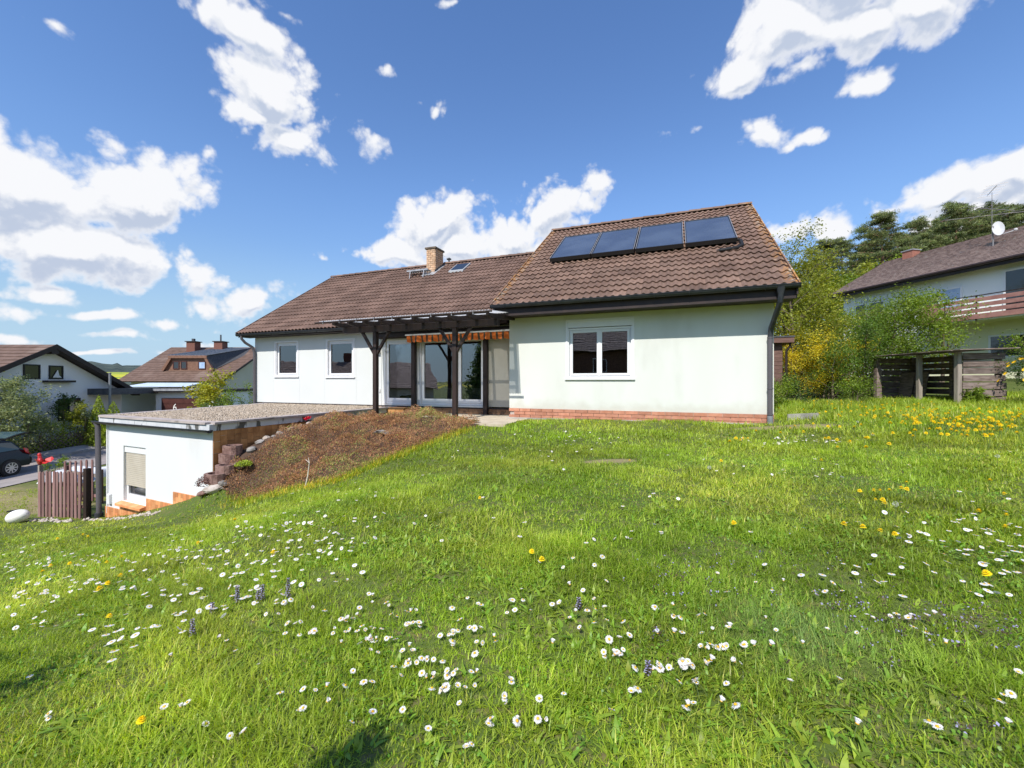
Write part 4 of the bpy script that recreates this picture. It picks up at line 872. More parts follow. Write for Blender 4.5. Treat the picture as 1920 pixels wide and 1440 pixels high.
obj('downpipe', MB().tube([(-4.70, -.02, -1.03), (-4.66, .0, -1.12), (-4.65, .02, -3.38)], .055, 12), M['downpipe'], an, smooth=True)
obj('downpipe', MB().tube([(-4.65, .02, -3.3), (-4.65, .02, -3.7)], .085, 12), M['gutter'], an, smooth=True, label='black foot of the annex downpipe')
obj('cable_duct', MB().tube([(-4.42, .085, -1.05), (-4.42, .085, -3.3)], .012, 8).tube([(-4.36, .085, -1.05), (-4.36, .085, -3.4)], .008, 6), M['upvc'], an)
obj('meter_box', MB().box(-4.33, -4.21, .04, .10, -3.05, -2.80), M['upvc'], an, bevel=.01)
# window with roller shutter
w = empty('window'); w.parent = an; a0, a1, z0, z1 = AWN
mb = MB().box(a0, a0 + .07, .17, .26, z0, z1 - .16).box(a1 - .07, a1, .17, .26, z0, z1 - .16).box(a0 + .07, a1 - .07, .17, .26, z0, z0 + .16).box(a0, a1, .13, .30, z1 - .16, z1)
obj('frame', mb, M['upvc'], w); obj('pane', MB().box(a0 + .07, a1 - .07, .21, .22, z0 + .16, z0 + .42), M['pane_dark'], w)
zz = z0 + .38; sl = MB().box(a0 + .02, a1 - .02, .145, .16, -.0, .0405).mesh('slat', M['shutter'])
while zz < z1 - .18: link('slat', sl, w, loc=(0, 0, zz)); zz += .045
obj('sill', MB().prism([(a0 - .10, -.03, z0 - .10), (a0 - .10, -.03, z0 - .04), (a0 - .10, .16, z0 + .005), (a0 - .10, .16, z0 - .10)], (a1 - a0 + .12, 0, 0)), M['clinker_orange'], w, bevel=.006)
obj('backing', MB().box(a0, a1, .30, .34, z0, z1), M['black'], w)
# stepped plinth of orange clinker tiles, one by one
tm = MB().box(-.048, .048, -.014, .014, -.098, .098).mesh('wall_tile', M['clinker_orange'])
def top_at(x): return -3.13 - .0 * x if x < a0 - .11 else (z0 - .11 if x < a1 + .02 else (-2.72 if x < -1.46 else -2.44))
x = LW + .05
i = 0
while x < -.12:
    T = top_at(x); z = T
    while z > -3.72:
        h = .2 if not (z == T and i % 2) else .1
        link('wall_tile', tm, an, loc=(x, .092, z - h / 2), scale=(1, 1, (h - .006) / .196)); z -= h
        if z < H(*(Matrix.Translation(AX) @ Matrix.Rotation(ARZ, 4, 'Z') @ Vector((x, .1, 0)))[:2]) - .15: break
    x += .1; i += 1
tm2 = MB().box(-.012, .012, -.069, .069, -.118, .118).mesh('wall_tile', M['clinker_brown'])
y = .18; i = 0
AM = Matrix.Translation(AX) @ Matrix.Rotation(ARZ, 4, 'Z')
while y < 5.8:
    z = -1.025; g = H(*(AM @ Vector((0, y, 0)))[:2]) - .2; j = 0
    while z > g - .1:
        h = .24 if not (j == 0 and i % 2) else .12
        link('wall_tile', tm2, an, loc=(-.092, y, z - h / 2), scale=(1, 1, h / .24 * .985)); z -= h; j += 1
    y += .142; i += 1

# ------------------------------------------------------------------ vegetation builders
def blades(P, hgt_, wid, bend, head, seg=2, tint=None, lean=None, tipw=0.0):
    """P (n,3); returns V,F for bent tapering blades"""
    n = len(P); S = seg
    ts = np.linspace(0, 1, S + 1)
    dx, dy = np.cos(head), np.sin(head)
    px_, py_ = -dy, dx
    rows = []
    for i, t in enumerate(ts):
        out = bend * hgt_ * t * t; up = hgt_ * (t - .35 * np.abs(bend) * t * t)
        c = np.stack([P[:, 0] + dx * out, P[:, 1] + dy * out, P[:, 2] + up], 1)
        if i < S:
            w = wid * (1 - .55 * t) * .5 if tipw == 0 else wid * .5 * (0.35 + 1.3 * math.sin(math.pi * min(t + .12, 1)))
            o = np.stack([px_ * w, py_ * w, np.zeros(n)], 1); rows += [c - o, c + o]
        else: rows.append(c)
    k = len(rows); V = np.stack(rows, 1).reshape(-1, 3); base = np.arange(n) * k; F = []
    for i in range(S - 1):
        a = 2 * i; F += [np.stack([base + a, base + a + 1, base + a + 3], 1), np.stack([base + a, base + a + 3, base + a + 2], 1)]
    a = 2 * (S - 1); F.append(np.stack([base + a, base + a + 1, base + a + 2], 1))
    T = None if tint is None else np.repeat(tint, k, 0)
    return V, np.concatenate(F), T
def leaf_quads(C, size, r, up=0.0, aspect=1.6, droop=0.0):
    """two-triangle leaves with random orientation at points C; a slight fold gives each its own shading"""
    n = len(C); d = r.normal(0, 1, (n, 3)); d[:, 2] = d[:, 2] * (1 - up) - droop; d /= np.linalg.norm(d, axis=1)[:, None] + 1e-9
    q = r.normal(0, 1, (n, 3)); s = np.cross(d, q); s /= np.linalg.norm(s, axis=1)[:, None] + 1e-9
    L = (size * r.uniform(.6, 1.3, n))[:, None]; a = C - d * L * .5; b = C + d * L * .5; wv = s * L / aspect * .5
    V = np.stack([a, C + wv, b, C - wv], 1).reshape(-1, 3); o = np.arange(n) * 4
    F = np.stack([o, o + 1, o + 2, o + 3], 1)
    return V, F
def tree(name, label, cat, x, y, Hh, Rr, leaf, n_leaf, lsize, trunk_r=.08, base=.15, limbs=14, shape='round', z=None, group=None, up=.35, clump=.28, bark='bark', seed=0, stems=1, tw=5, aspect=1.7, spread=1.0, bright=(.55, 1.35)):
    r = np.random.default_rng(seed + 100); z = H(x, y) if z is None else z
    root = empty(name, (x, y, z - .05), label=label, category=cat, group=group)
    mb = MB(); centres = []; rad = []
    tops = []
    for s in range(stems):
        bx, by = (0, 0) if stems == 1 else (r.normal(0, Rr * .18), r.normal(0, Rr * .18))
        tx, ty = bx * 2 + r.normal(0, Rr * .12), by * 2 + r.normal(0, Rr * .12)
        th_ = Hh * (.82 if shape != 'pine' else .96) * (1 if s == 0 else r.uniform(.7, .95))
        pts = [Vector((bx + (tx - bx) * t + r.normal(0, .02) * Rr, by + (ty - by) * t + r.normal(0, .02) * Rr, th_ * t)) for t in np.linspace(0, 1, 7)]
        mb.tube(pts, [trunk_r * (1 - .85 * t) for t in np.linspace(0, 1, 7)], 7); tops.append(pts)
    for k in range(limbs):
        pts = tops[k % stems]; t = base + (1 - base) * ((k + r.uniform(0, 1)) / limbs) ** .9; t = min(t, .99)
        i = min(int(t * 6), 5); p = pts[i].lerp(pts[i + 1], t * 6 - i)
        if shape == 'round': prof = math.sqrt(max(.05, 1 - ((t - .55) / .62) ** 2))
        elif shape == 'cone': prof = max(.08, (1 - t) * 1.15)
        elif shape == 'vase': prof = .45 + .6 * t
        else: prof = max(.15, 1.0 - ((t - .62) / .42) ** 2 if t > .62 else .55 + .45 * (t - base) / (.62 - base + 1e-6))
        az = k * 2.4 + r.uniform(-.4, .4); L = Rr * prof * r.uniform(.75, 1.1)
        upz = {'round': .35 + .5 * t, 'cone': .05, 'vase': 1.1, 'pine': .10}[shape]
        d = Vector((math.cos(az), math.sin(az), upz + r.uniform(-.1, .1))).normalized(); e = p + d * L
        mid = p.lerp(e, .5) + Vector((0, 0, L * .06))
        mb.tube([p, mid, e], [trunk_r * .38 * (1 - .6 * t), trunk_r * .22 * (1 - .5 * t), trunk_r * .07], 5, cap=False)
        for q in range(tw):
            f = r.uniform(.35, 1.02); c = p.lerp(e, f); off = Vector(r.normal(0, 1, 3)).normalized() * Rr * .25 * spread * r.uniform(.3, 1); off.z = off.z * .7 + (.06 * Rr if shape != 'pine' else 0)
            c2 = c + off; mb.tube([c, c2], [trunk_r * .09, trunk_r * .03], 4, cap=False); centres.append(c2); rad.append(Rr * clump * r.uniform(.6, 1.2))
    for pts in tops:
        for f in (.9, 1.0): centres.append(pts[-1].lerp(pts[-2], 1 - f)); rad.append(Rr * clump * .7)
    obj('trunk', mb, M[bark], root)
    C = np.array([tuple(c) for c in centres]); rad = np.array(rad); idx = r.integers(0, len(C), n_leaf)
    g = r.normal(0, .48, (n_leaf, 3)); 
    if shape == 'pine': g[:, 2] *= .26
    P = C[idx] + g * rad[idx][:, None]; P[:, 2] = np.maximum(P[:, 2], .02)
    V, F = leaf_quads(P, lsize, r, up=up, aspect=aspect)
    cl = r.uniform(bright[0] + .15, bright[1] - .1, len(C))[idx] * r.uniform(.8, 1.2, n_leaf); tn = np.stack([cl * r.uniform(.92, 1.1, n_leaf), cl, cl * r.uniform(.8, 1.1, n_leaf)], 1)
    link('crown', npmesh('crown', V, F, M[leaf], tint=np.repeat(tn, 4, 0)), root)
    return root

# ------------------------------------------------------------------ lawn: grass, weeds
PATCH = [(1.35, 5.75, .45, .17), (5.6, 8.3, 1.25, .3), (-1.6, 11.2, 1.2, .7)]
HR = math.atan2(-.3665, .9305)
def to_house(x, y):
    dx, dy = x - 5.53, y - 9.1; return dx * .9305 - dy * .3665, dx * .3665 + dy * .9305
def to_annex(x, y):
    dx, dy = x - AX[0], y - AX[1]; return dx * .908 - dy * .418, dx * .418 + dy * .908
MOUND = np.array([(-.92, 9.35), (-1.54, 8.65), (-2.05, 8.05), (-2.53, 7.65), (-2.95, 7.3), (-3.74, 7.35), (-4.6, 7.6), (-5.45, 7.98), (-5.85, 8.25), (-5.55, 8.7), (-5.3, 9.1), (-5.05, 9.6), (-4.8, 10.4), (-4.5, 11.2), (-3.5, 11.2), (-2.6, 10.9), (-1.8, 10.6), (-1.1, 10.2), (-.75, 9.8)])
def in_poly(x, y, poly):
    c = np.zeros(x.shape, bool); n = len(poly)
    for i in range(n):
        x0, y0 = poly[i]; x1, y1 = poly[(i + 1) % n]
        k = ((y0 > y) != (y1 > y)) & (x < (x1 - x0) * (y - y0) / (y1 - y0 + 1e-12) + x0); c ^= k
    return c
def lawn_ok(x, y):
    a, b = to_house(x, y); ok = ~((a > -17.2) & (a < .25) & (b > -.12) & (b < 10.2))
    ok &= ~((a > -9.8) & (a < -5.45) & (b > -1.8) & (b < 1)); ok &= ~((a > -5.75) & (a < .3) & (b > -.22) & (b < 1))
    p, q = to_annex(x, y); ok &= ~((p > -4.75 - .26 * q) & (p < .0) & (q > .03) & (q < 6.4)); ok &= ~((p > -7) & (p < -4.6) & (q > -.2))
    ok &= ~((p > 0) & (p < .75) & (q > -.1) & (q < 5.5))
    ok &= ~in_poly(x, y, MOUND)
    ok &= x > -18.3
    for (cx, cy, rx, ry) in PATCH:
        d = ((x - cx) / rx) ** 2 + ((y - cy) / ry) ** 2; ok &= ~((d < 1) & (rng.uniform(0, 1, x.shape) < .93))
    return ok
def sines(x, y, s, ph=0): return (np.sin(x * s + ph + 1.7 * np.sin(y * s * .7 + ph)) + np.sin(y * s * 1.3 + 2 * ph + 1.3 * np.sin(x * s * .9 + 1)) + np.sin((x + y) * s * .61 + ph * 3)) / 3
def scatter(n, y0, y1, pw=1.0, xr=1.38, pad=1.0):
    y = y0 + (y1 - y0) * rng.uniform(0, 1, n) ** pw; x = rng.uniform(-1, 1, n) * (xr * np.abs(y) + pad)
    return x, y
VS, FS, TS = [], [], []; off = 0
def tint_for(x, y, n):
    t = 1.0 + .22 * sines(x, y, 1.1, .3) + .20 * sines(x, y, 4.3, 1.2) + .14 * sines(x, y, 12.3, 2.1) + rng.normal(0, .20, n)
    dry = np.clip(.5 + .9 * sines(x, y, 1.9, 2.2) + .25 * np.clip(-x / 10, 0, 1) * 2, 0, 1) * rng.uniform(0, 1, n)
    r_ = t * (.93 + .36 * dry); g_ = t * (1 + .10 * dry); b_ = t * (1.0 + .35 * dry)
    # bluish fine grass patch to the right of the camera
    d = ((x - 1.35) / .38) ** 2 + ((y - 1.95) / .28) ** 2; bl = np.exp(-d) 
    r_ *= 1 - .10 * bl; b_ *= 1 + 1.5 * bl; g_ *= 1 + .02 * bl
    straw = rng.uniform(0, 1, n) < .035 + .05 * (sines(x, y, 2.6, .9) > .3)
    r_ = np.where(straw, t * 1.75, r_); g_ = np.where(straw, t * 1.3, g_); b_ = np.where(straw, t * 3.0, b_)
    return np.clip(np.stack([r_, g_, b_], 1), .35, 4)
for (n, y0, y1, pw, hm, wm, seg) in ((170000, .45, 3.2, .62, .052, .0050, 2), (165000, 3.0, 7.0, .75, .058, .0085, 2), (150000, 6.8, 14.5, .85, .072, .014, 2)):
    x, y = scatter(n, y0, y1, pw)
    k = lawn_ok(x, y); x, y = x[k], y[k]; m_ = len(x)
    cl = sines(x, y, 3.1, .5) * .5 + sines(x, y, 7.3, 1.9) * .4
    keep = rng.uniform(0, 1, m_) < np.clip(.95 + .35 * cl, .65, 1); x, y, cl = x[keep], y[keep], cl[keep]; m_ = len(x)
    hh = hm * np.clip(1.0 + .95 * cl + .45 * sines(x, y, 15.0, .8) + rng.normal(0, .34, m_), .28, 2.9)
    rough_right = np.clip((x - 4) / 3, 0, 1) * np.clip((y - 5) / 4, 0, 1); hh *= 1 + .9 * rough_right
    hh *= np.where(x < -5, .65, 1)
    # short lawn round the left
    P = np.stack([x, y, hgt(x, y) - .012], 1)
    T = tint_for(x, y, m_)
    wd = wm * rng.uniform(.55, 1.45, m_); wd *= np.where(np.exp(-(((x - 1.35) / .4) ** 2 + ((y - 1.95) / .3) ** 2)) > .4, .5, 1)
    V, F, T = blades(P, hh, wd, rng.uniform(.15, 1.25, m_), rng.uniform(0, 6.283, m_), seg=seg, tint=T)
    VS.append(V); FS.append(F + off); TS.append(T); off += len(V)
for (n, y0, y1, pw, hm, wm) in ((150000, .45, 3.6, .65, .022, .0055), (110000, 3.4, 8.5, .8, .028, .011)):      # fine undergrowth between the tufts
    x, y = scatter(n, y0, y1, pw); k = lawn_ok(x, y); x, y = x[k], y[k]; m_ = len(x)
    P = np.stack([x, y, hgt(x, y) - .006], 1); T = tint_for(x, y, m_) * rng.uniform(.75, 1.15, m_)[:, None]
    V, F, T = blades(P, hm * rng.uniform(.5, 1.6, m_), wm * rng.uniform(.6, 1.5, m_), rng.uniform(.3, 1.8, m_), rng.uniform(0, 6.283, m_), seg=1, tint=T)
    VS.append(V); FS.append(F + off); TS.append(T); off += len(V)
link('grass', npmesh('grass', np.concatenate(VS), np.concatenate(FS), M['grass'], tint=np.concatenate(TS)), kind='stuff')
# broader leaves: plantain, dandelion leaves, clover
VS, FS, TS = [], [], []; off = 0
for (n, y0, y1, pw, hm, wm) in ((7000, .5, 3.4, .7, .045, .011), (7000, 3.2, 8.5, .8, .045, .015)):
    x, y = scatter(n, y0, y1, pw); k = lawn_ok(x, y); x, y = x[k], y[k]
    k = rng.uniform(0, 1, len(x)) < np.clip(.35 + .9 * sines(x, y, 2.7, 1.4) + .4 * sines(x, y, 9, .4), 0.02, 1); x, y = x[k], y[k]; n_ = len(x)
    rep = 3; x = np.repeat(x, rep) + rng.normal(0, .008, n_ * rep); y = np.repeat(y, rep) + rng.normal(0, .008, n_ * rep); m_ = len(x)
    P = np.stack([x, y, hgt(x, y) - .008], 1); hh = hm * rng.uniform(.4, 1.6, m_); t = (1 + rng.normal(0, .16, m_))
    T = np.stack([t * rng.uniform(.85, 1.25, m_), t, t * .9], 1)
    V, F, T = blades(P, hh, wm * rng.uniform(.5, 1.4, m_), rng.uniform(.3, 1.7, m_), rng.uniform(0, 6.283, m_), seg=3, tint=T, tipw=1)
    VS.append(V); FS.append(F + off); TS.append(T); off += len(V)
link('broadleaf_weeds', npmesh('broadleaf_weeds', np.concatenate(VS), np.concatenate(FS), M['leaf_weed'], tint=np.concatenate(TS)), kind='stuff')

n = 70000; x, y = scatter(n, .5, 6.0, .75); k = lawn_ok(x, y) & (sines(x, y, 3.7, 2.9) + .5 * sines(x, y, 11, .2) > .05); x, y = x[k], y[k]
V, F = leaf_quads(np.stack([x, y, hgt(x, y) + rng.uniform(.006, .034, len(x))], 1), .013, rng, up=-1.5, aspect=1.25); q = rng.uniform(.6, 1.25, len(x))
link('clover', npmesh('clover', V, F, M['leaf_weed'], tint=np.repeat(np.stack([q * .8, q, q], 1), 4, 0)), kind='stuff')
# ---- flowers
def daisy_parts(cup=0.0, n=26):
    pet = MB()
    for k in range(n):
        a = 2 * math.pi * k / n + random.uniform(-.05, .05); L = random.uniform(.0125, .0150); w = .0017; c, s = math.cos(a), math.sin(a); z = random.uniform(-.001, .0015) + cup; L *= 1 - 22 * cup
        pet.add([(c * .003, s * .003, 0), (c * L * .7 - s * w, s * L * .7 + c * w, z + .001), (c * L, s * L, z), (c * L * .7 + s * w, s * L * .7 - c * w, z + .001)], [(0, 3, 2, 1)])
    d = MB().ell((0, 0, .0015), (.0046, .0046, .0028), 8, 5)
    st = MB().tube([(0, 0, -.055), (.003, .002, -.03), (0, 0, -.001)], .0009, 5)
    return pet.mesh('ray_petals', M['petal_white']), d.mesh('flower_disc', M['disc_yellow'], smooth=True), st.mesh('stem', M['stem'])
DP = [daisy_parts(), daisy_parts(.004, 24), daisy_parts(-.003, 21), daisy_parts(.012, 20), daisy_parts(.001, 28)]
def joined(parts, name):
    vs, fs, mi, mats = [], [], [], []
    for j, me in enumerate(parts):
        o = len(vs); vs += [tuple(v.co) for v in me.vertices]; fs += [tuple(i + o for i in p.vertices) for p in me.polygons]; mi += [j] * len(me.polygons); mats.append(me.materials[0])
    me = bpy.data.meshes.new(name); me.from_pydata(vs, [], fs)
    for m_ in mats: me.materials.append(m_)
    me.polygons.foreach_set('material_index', mi); me.update(); return me
DJ = [joined(p, 'daisy') for p in DP]
DAISY = [(560, 1000, 85, 22, 60), (440, 1060, 110, 30, 60), (600, 1040, 60, 20, 20), (330, 1150, 80, 25, 26), (45, 1130, 45, 14, 20), (120, 1055, 70, 12, 34), (760, 1330, 90, 35, 12), (300, 1040, 90, 20, 26), (1420, 1200, 90, 40, 12), (30, 1075, 30, 14, 16), (135, 1105, 55, 12, 18), (470, 1140, 60, 20, 24), (60, 1185, 25, 7, 6),
         (230, 1230, 35, 14, 12), (620, 1180, 60, 26, 18), (690, 1215, 45, 25, 20), (820, 1260, 55, 35, 16), (730, 1190, 40, 20, 12), (880, 1220, 50, 25, 12), (780, 1290, 50, 22, 10), (850, 1345, 35, 25, 8), (545, 1355, 60, 18, 6), (940, 1350, 45, 30, 6), (990, 1390, 24, 20, 4), (920, 1420, 30, 15, 3), (1000, 1155, 35, 12, 9), (1110, 1170, 25, 18, 9), (1150, 1250, 28, 22, 10),
         (1270, 1290, 50, 20, 14), (1320, 1195, 28, 12, 5), (1350, 1225, 25, 12, 4), (1700, 1190, 35, 12, 7), (1830, 1020, 70, 35, 40), (1880, 1060, 40, 30, 16), (1640, 1090, 70, 18, 12), (1860, 1120, 40, 15, 8), (1875, 1325, 25, 15, 3), (1490, 833, 60, 5, 55), (1050, 815, 60, 10, 30), (1060, 860, 60, 15, 20), (1170, 1020, 60, 20, 10), (1480, 1130, 50, 20, 8), (1260, 1270, 60, 30, 8), (470, 1430, 20, 8, 2), (1340, 1345, 40, 25, 6), (1430, 1320, 30, 20, 3), (1500, 895, 60, 8, 14), (350, 1080, 60, 18, 18), (640, 940, 50, 10, 14), (1720, 1010, 60, 20, 10)]
r2 = np.random.default_rng(5); pp = []
for (cx, cy, sx, sy, n) in DAISY: pp.append(np.stack([r2.normal(cx, sx * 1.05, n), r2.normal(cy, sy * 1.0, n)], 1))
pp.append(np.stack([r2.uniform(0, 1920, 170), 850 + 560 * r2.uniform(0, 1, 170) ** 1.2], 1)); pp = np.concatenate(pp); pp = pp[(pp[:, 1] > 800) & (pp[:, 1] < 1470)]
fx, fy = on_ground(pp[:, 0], pp[:, 1]); k = lawn_ok(fx, fy); fx, fy = fx[k], fy[k]
order = np.argsort(np.hypot(fx, fy)); fx, fy = fx[order], fy[order]; fz = hgt(fx, fy)
rest = []
for i in range(len(fx)):
    hh = r2.uniform(.035, .065); s = r2.uniform(.8, 1.35); tilt = (r2.normal(.15, .33), r2.normal(0, .30), r2.uniform(0, 6.28)); p = (fx[i], fy[i], fz[i] + hh)
    if i < 300:
        X_, Y_ = fx[i], fy[i]
        reg = ('nearest the camera in mid lawn' if Y_ < 2.2 and abs(X_) < 1.3 else 'nearest the camera on the left side' if Y_ < 2.6 and X_ < 0 else 'nearest the camera on the right side' if Y_ < 2.6 else
               'in the drift left of the lawn' if X_ < -1.2 else 'in the drift right of the lawn' if X_ > 2.2 else 'farther out in mid lawn')
        look = ['open', 'with slightly raised petals', 'with drooping petals', 'half closed, cupped upwards', 'with densely set petals'][i % 5]; lb = 'small white daisy ' + look + ', ' + reg; gp = 'daisies ' + reg + ', ' + look
        if i < 70:
            q = link('daisy', DP[i % 5][0], None, p, tilt, (s, s, s)); e = bpy.data.objects.new('daisy', None); COL.objects.link(e)
            q.name = 'ray_petals'; e.name = 'daisy'; e.location = p; e.rotation_euler = tilt; e.scale = (s, s, s); tag(e, lb, 'daisy', gp)
            q.parent = e; q.location = (0, 0, 0); q.rotation_euler = (0, 0, 0); q.scale = (1, 1, 1)
            link('flower_disc', DP[i % 5][1], e); link('stem', DP[i % 5][2], e)
        else: link('daisy', DJ[i % 5], None, p, tilt, (s, s, s), label=lb, cat='daisy', group=gp)
    else: rest.append((p, tilt, s))
mbp = MB()
for p, tl, s in rest:
    mbp.M = Matrix.Translation(p) @ Matrix.Rotation(tl[2], 4, 'Z') @ Matrix.Rotation(tl[0], 4, 'X'); n = 8; R_ = .0155 * s
    mbp.add([(0, 0, .001)] + [(R_ * math.cos(k * 6.283 / n), R_ * math.sin(k * 6.283 / n), 0) for k in range(n)], [(0, 1 + k, 1 + (k + 1) % n) for k in range(n)], 0)
    mbp.add([(0, 0, .005)] + [(R_ * .32 * math.cos(k * 6.283 / 5), R_ * .32 * math.sin(k * 6.283 / 5), .002) for k in range(5)], [(0, 1 + k, 1 + (k + 1) % 5) for k in range(5)], 1)
mbp.M = None
if mbp.v: obj('daisies', mbp, [M['petal_white'], M['disc_yellow']], kind='stuff')

def dandelion_mesh():
    mb = MB()
    for ring, (n, L, zz, tl) in enumerate(((26, .020, .000, -.002), (22, .016, .004, .003), (16, .011, .007, .006), (9, .006, .009, .008))):
        for k in range(n):
            a = 2 * math.pi * k / n + ring * .2; c, s = math.cos(a), math.sin(a); w = .0020
            mb.add([(c * .002, s * .002, zz), (c * L * .8 - s * w, s * L * .8 + c * w, zz + tl), (c * L, s * L, zz + tl - .001), (c * L * .8 + s * w, s * L * .8 - c * w, zz + tl)], [(0, 3, 2, 1)], 0)
    mb.tube([(0, 0, -.16), (.006, .003, -.08), (0, 0, -.008), (0, 0, -.001)], [.0018, .0018, .002, .006], 6, mi=1)
    return mb.mesh('dandelion', [M['dandelion'], M['stem']])
DM = dandelion_mesh()
DAND = [(265, 1378), (205, 1175), (187, 1115), (228, 1050), (95, 1068), (80, 1080), (200, 1062), (225, 1088), (202, 1102), (108, 1023), (155, 1020), (165, 1018), (131, 1068), (900, 941), (440, 972), (372, 1022), (512, 1050), (997, 1052), (1016, 1062), (1376, 987), (1352, 868), (1180, 868), (1856, 905), (1884, 928), (1850, 1118), (1887, 976), (1835, 975), (1885, 1001),
        (1582, 997), (1618, 1002), (1650, 1011), (1678, 1017), (1612, 928), (1638, 928), (1650, 932), (1668, 930), (1690, 930), (1700, 927), (1642, 945), (1655, 942), (1658, 956), (1700, 907), (1627, 830), (1637, 817), (1571, 845), (1593, 849), (1624, 848), (1706, 829), (1667, 841), (1712, 837), (1540, 866), (1380, 829), (1393, 832), (1368, 828), (1388, 835)]
dp = [np.array(DAND, float)]
for (cx, cy, sx, sy, n) in ((1750, 790, 55, 9, 60), (1850, 800, 50, 12, 70), (1700, 772, 60, 6, 35), (1620, 762, 60, 6, 26), (1790, 812, 70, 8, 30), (1560, 775, 50, 8, 12), (1880, 775, 30, 8, 24), (1560, 825, 80, 14, 10), (1480, 800, 60, 10, 6)):
    dp.append(np.stack([r2.normal(cx, sx, n), r2.normal(cy, sy, n)], 1))
dp = np.concatenate(dp); gx, gy = on_ground(dp[:, 0], dp[:, 1] + np.where(dp[:, 1] < 830, 14, 10)); k = lawn_ok(gx, gy); gx, gy = gx[k], gy[k]
order = np.argsort(np.hypot(gx, gy)); gx, gy = gx[order], gy[order]; gz = hgt(gx, gy)
mbd_rest = []
for i in range(len(gx)):
    far = np.hypot(gx[i], gy[i]) > 7; hh = r2.uniform(.10, .24) if far else r2.uniform(.05, .10); s = r2.uniform(.85, 1.15) * (1.4 if far else 1.1)
    reg = ('in the drift right before the woodshed' if gy[i] > 9 and gx[i] > 9.5 else 'in the nearer edge of the drift below the woodshed' if gy[i] > 6.5 and gx[i] > 8 else 'in the thin drift between bungalow and woodshed' if gy[i] > 6.5 and gx[i] > 5 else 'near the right corner of the bungalow' if gy[i] > 6.5 and gx[i] > 0 else 'in the cluster at the right of the lawn' if gx[i] > 1 else 'in the left half of the lawn' if gx[i] < -.3 else 'in the middle of the lawn')
    if i >= 290: mbd_rest.append((gx[i], gy[i], gz[i] + hh, s)); continue
    link('dandelion', DM, None, (gx[i], gy[i], gz[i] + hh), (r2.normal(.15, .2), r2.normal(0, .2), r2.uniform(0, 6)), (s, s, s), cat='dandelion', group='dandelions ' + reg, label='bright yellow dandelion flower ' + reg)
if mbd_rest:
    mb = MB()
    for (x, y, z, s) in mbd_rest:
        mb.M = Matrix.Translation((x, y, z)) @ Matrix.Scale(s, 4); mb.add([tuple(v.co) for v in DM.vertices], [tuple(p.vertices) for p in DM.polygons])
    obj('dandelions', mb, [M['dandelion'], M['stem']], kind='stuff')
# dandelion clocks
for (x, y) in zip(*on_ground([1679, 1608, 1636, 1870, 1330], [978, 805, 830, 880, 900])):
    mb = MB().ell((0, 0, 0), (.004, .004, .004), 6, 4, 1); z = H(x, y) + .13
    for k in range(130):
        d = Vector(r2.normal(0, 1, 3)).normalized(); q = d.orthogonal().normalized() * .0035; q2 = d.cross(q); e = d * .021
        mb.add([d * .004, e - q * .15, e + q * .15], [(0, 1, 2)], 0); mb.add([e - q, e + q, e * 1.04], [(0, 1, 2)], 0); mb.add([e - q2, e + q2, e * 1.04], [(0, 1, 2)], 0)
    mb.tube([(0, 0, -.13), (.004, 0, -.06), (0, 0, 0)], .0016, 5, mi=1)
    obj('dandelion_clock', mb, [M['seed_head'], M['stem']], loc=(x, y, z), label='white fluffy dandelion seed head standing in the grass', category='seed head', group='dandelion seed heads')
# blue bugle spikes on the left and ground ivy on the right
bx, by = on_ground([445, 492, 540, 484, 398, 361, 1215, 1085], [1138, 1132, 1124, 1140, 1158, 1205, 1285, 1150])
bl = ['left of the row', 'in the middle of the row', 'tallest, at the right end of the row', 'small, beside the middle one', 'leaning, left of the row', 'dark, nearest to the camera on the left', 'alone in the bluish grass', 'alone in the middle of the lawn']
for i, (x, y) in enumerate(zip(bx, by)):
    mb = MB(); hs = [.11, .10, .13, .07, .08, .10, .07, .06][i]
    mb.tube([(0, 0, 0), (0, 0, hs)], .002, 5, mi=1)
    for k in range(int(hs / .012)):
        z = .02 + k * .012
        for q in range(7):
            a = q * .9 + k * .5; c, s = math.cos(a), math.sin(a); L = .014 * (1.1 - .5 * k * .012 / hs)
            mb.add([(0, 0, z), (c * L - s * .004, s * L + c * .004, z + .004), (c * L * 1.2, s * L * 1.2, z + .001), (c * L + s * .004, s * L - c * .004, z + .004)], [(0, 3, 2, 1)], 0 if q % 2 else 1)
    obj('bugle_flower', mb, [M['violet'], M['violet_leaf']], loc=(x, y, H(x, y)), label='blue bugle flower spike, ' + bl[i], category='flower')
gx, gy = [], []
for (cx, cy, sx, sy, n) in ((1330, 1080, 60, 22, 60), (1250, 1110, 40, 20, 30), (1620, 1180, 50, 18, 40), (1760, 1190, 70, 22, 90), (1880, 1220, 40, 25, 40), (1560, 1150, 60, 25, 40), (1480, 1060, 60, 25, 30), (1320, 1130, 40, 15, 25), (1640, 1240, 60, 30, 30), (1860, 1380, 40, 20, 12), (1240, 1210, 10, 5, 10)):
    a, b = on_ground(r2.normal(cx, sx, n), np.clip(r2.normal(cy, sy, n), 1000, 1430)); gx.append(a); gy.append(b)
gx, gy = np.concatenate(gx)[::2], np.concatenate(gy)[::2]; n = len(gx); rep = 7; gx = np.repeat(gx, rep) + rng.normal(0, .011, n * rep); gy = np.repeat(gy, rep) + rng.normal(0, .011, n * rep)
C = np.stack([gx, gy, hgt(gx, gy) + rng.uniform(.025, .065, len(gx))], 1); V, F = leaf_quads(C, .011, rng, aspect=1.3)
me = npmesh('ground_ivy', V, F, [M['violet'], M['violet_leaf']]); me.polygons.foreach_set('material_index', (rng.uniform(0, 1, len(F)) < .72).astype(np.int32)); link('ground_ivy', me, kind='stuff')

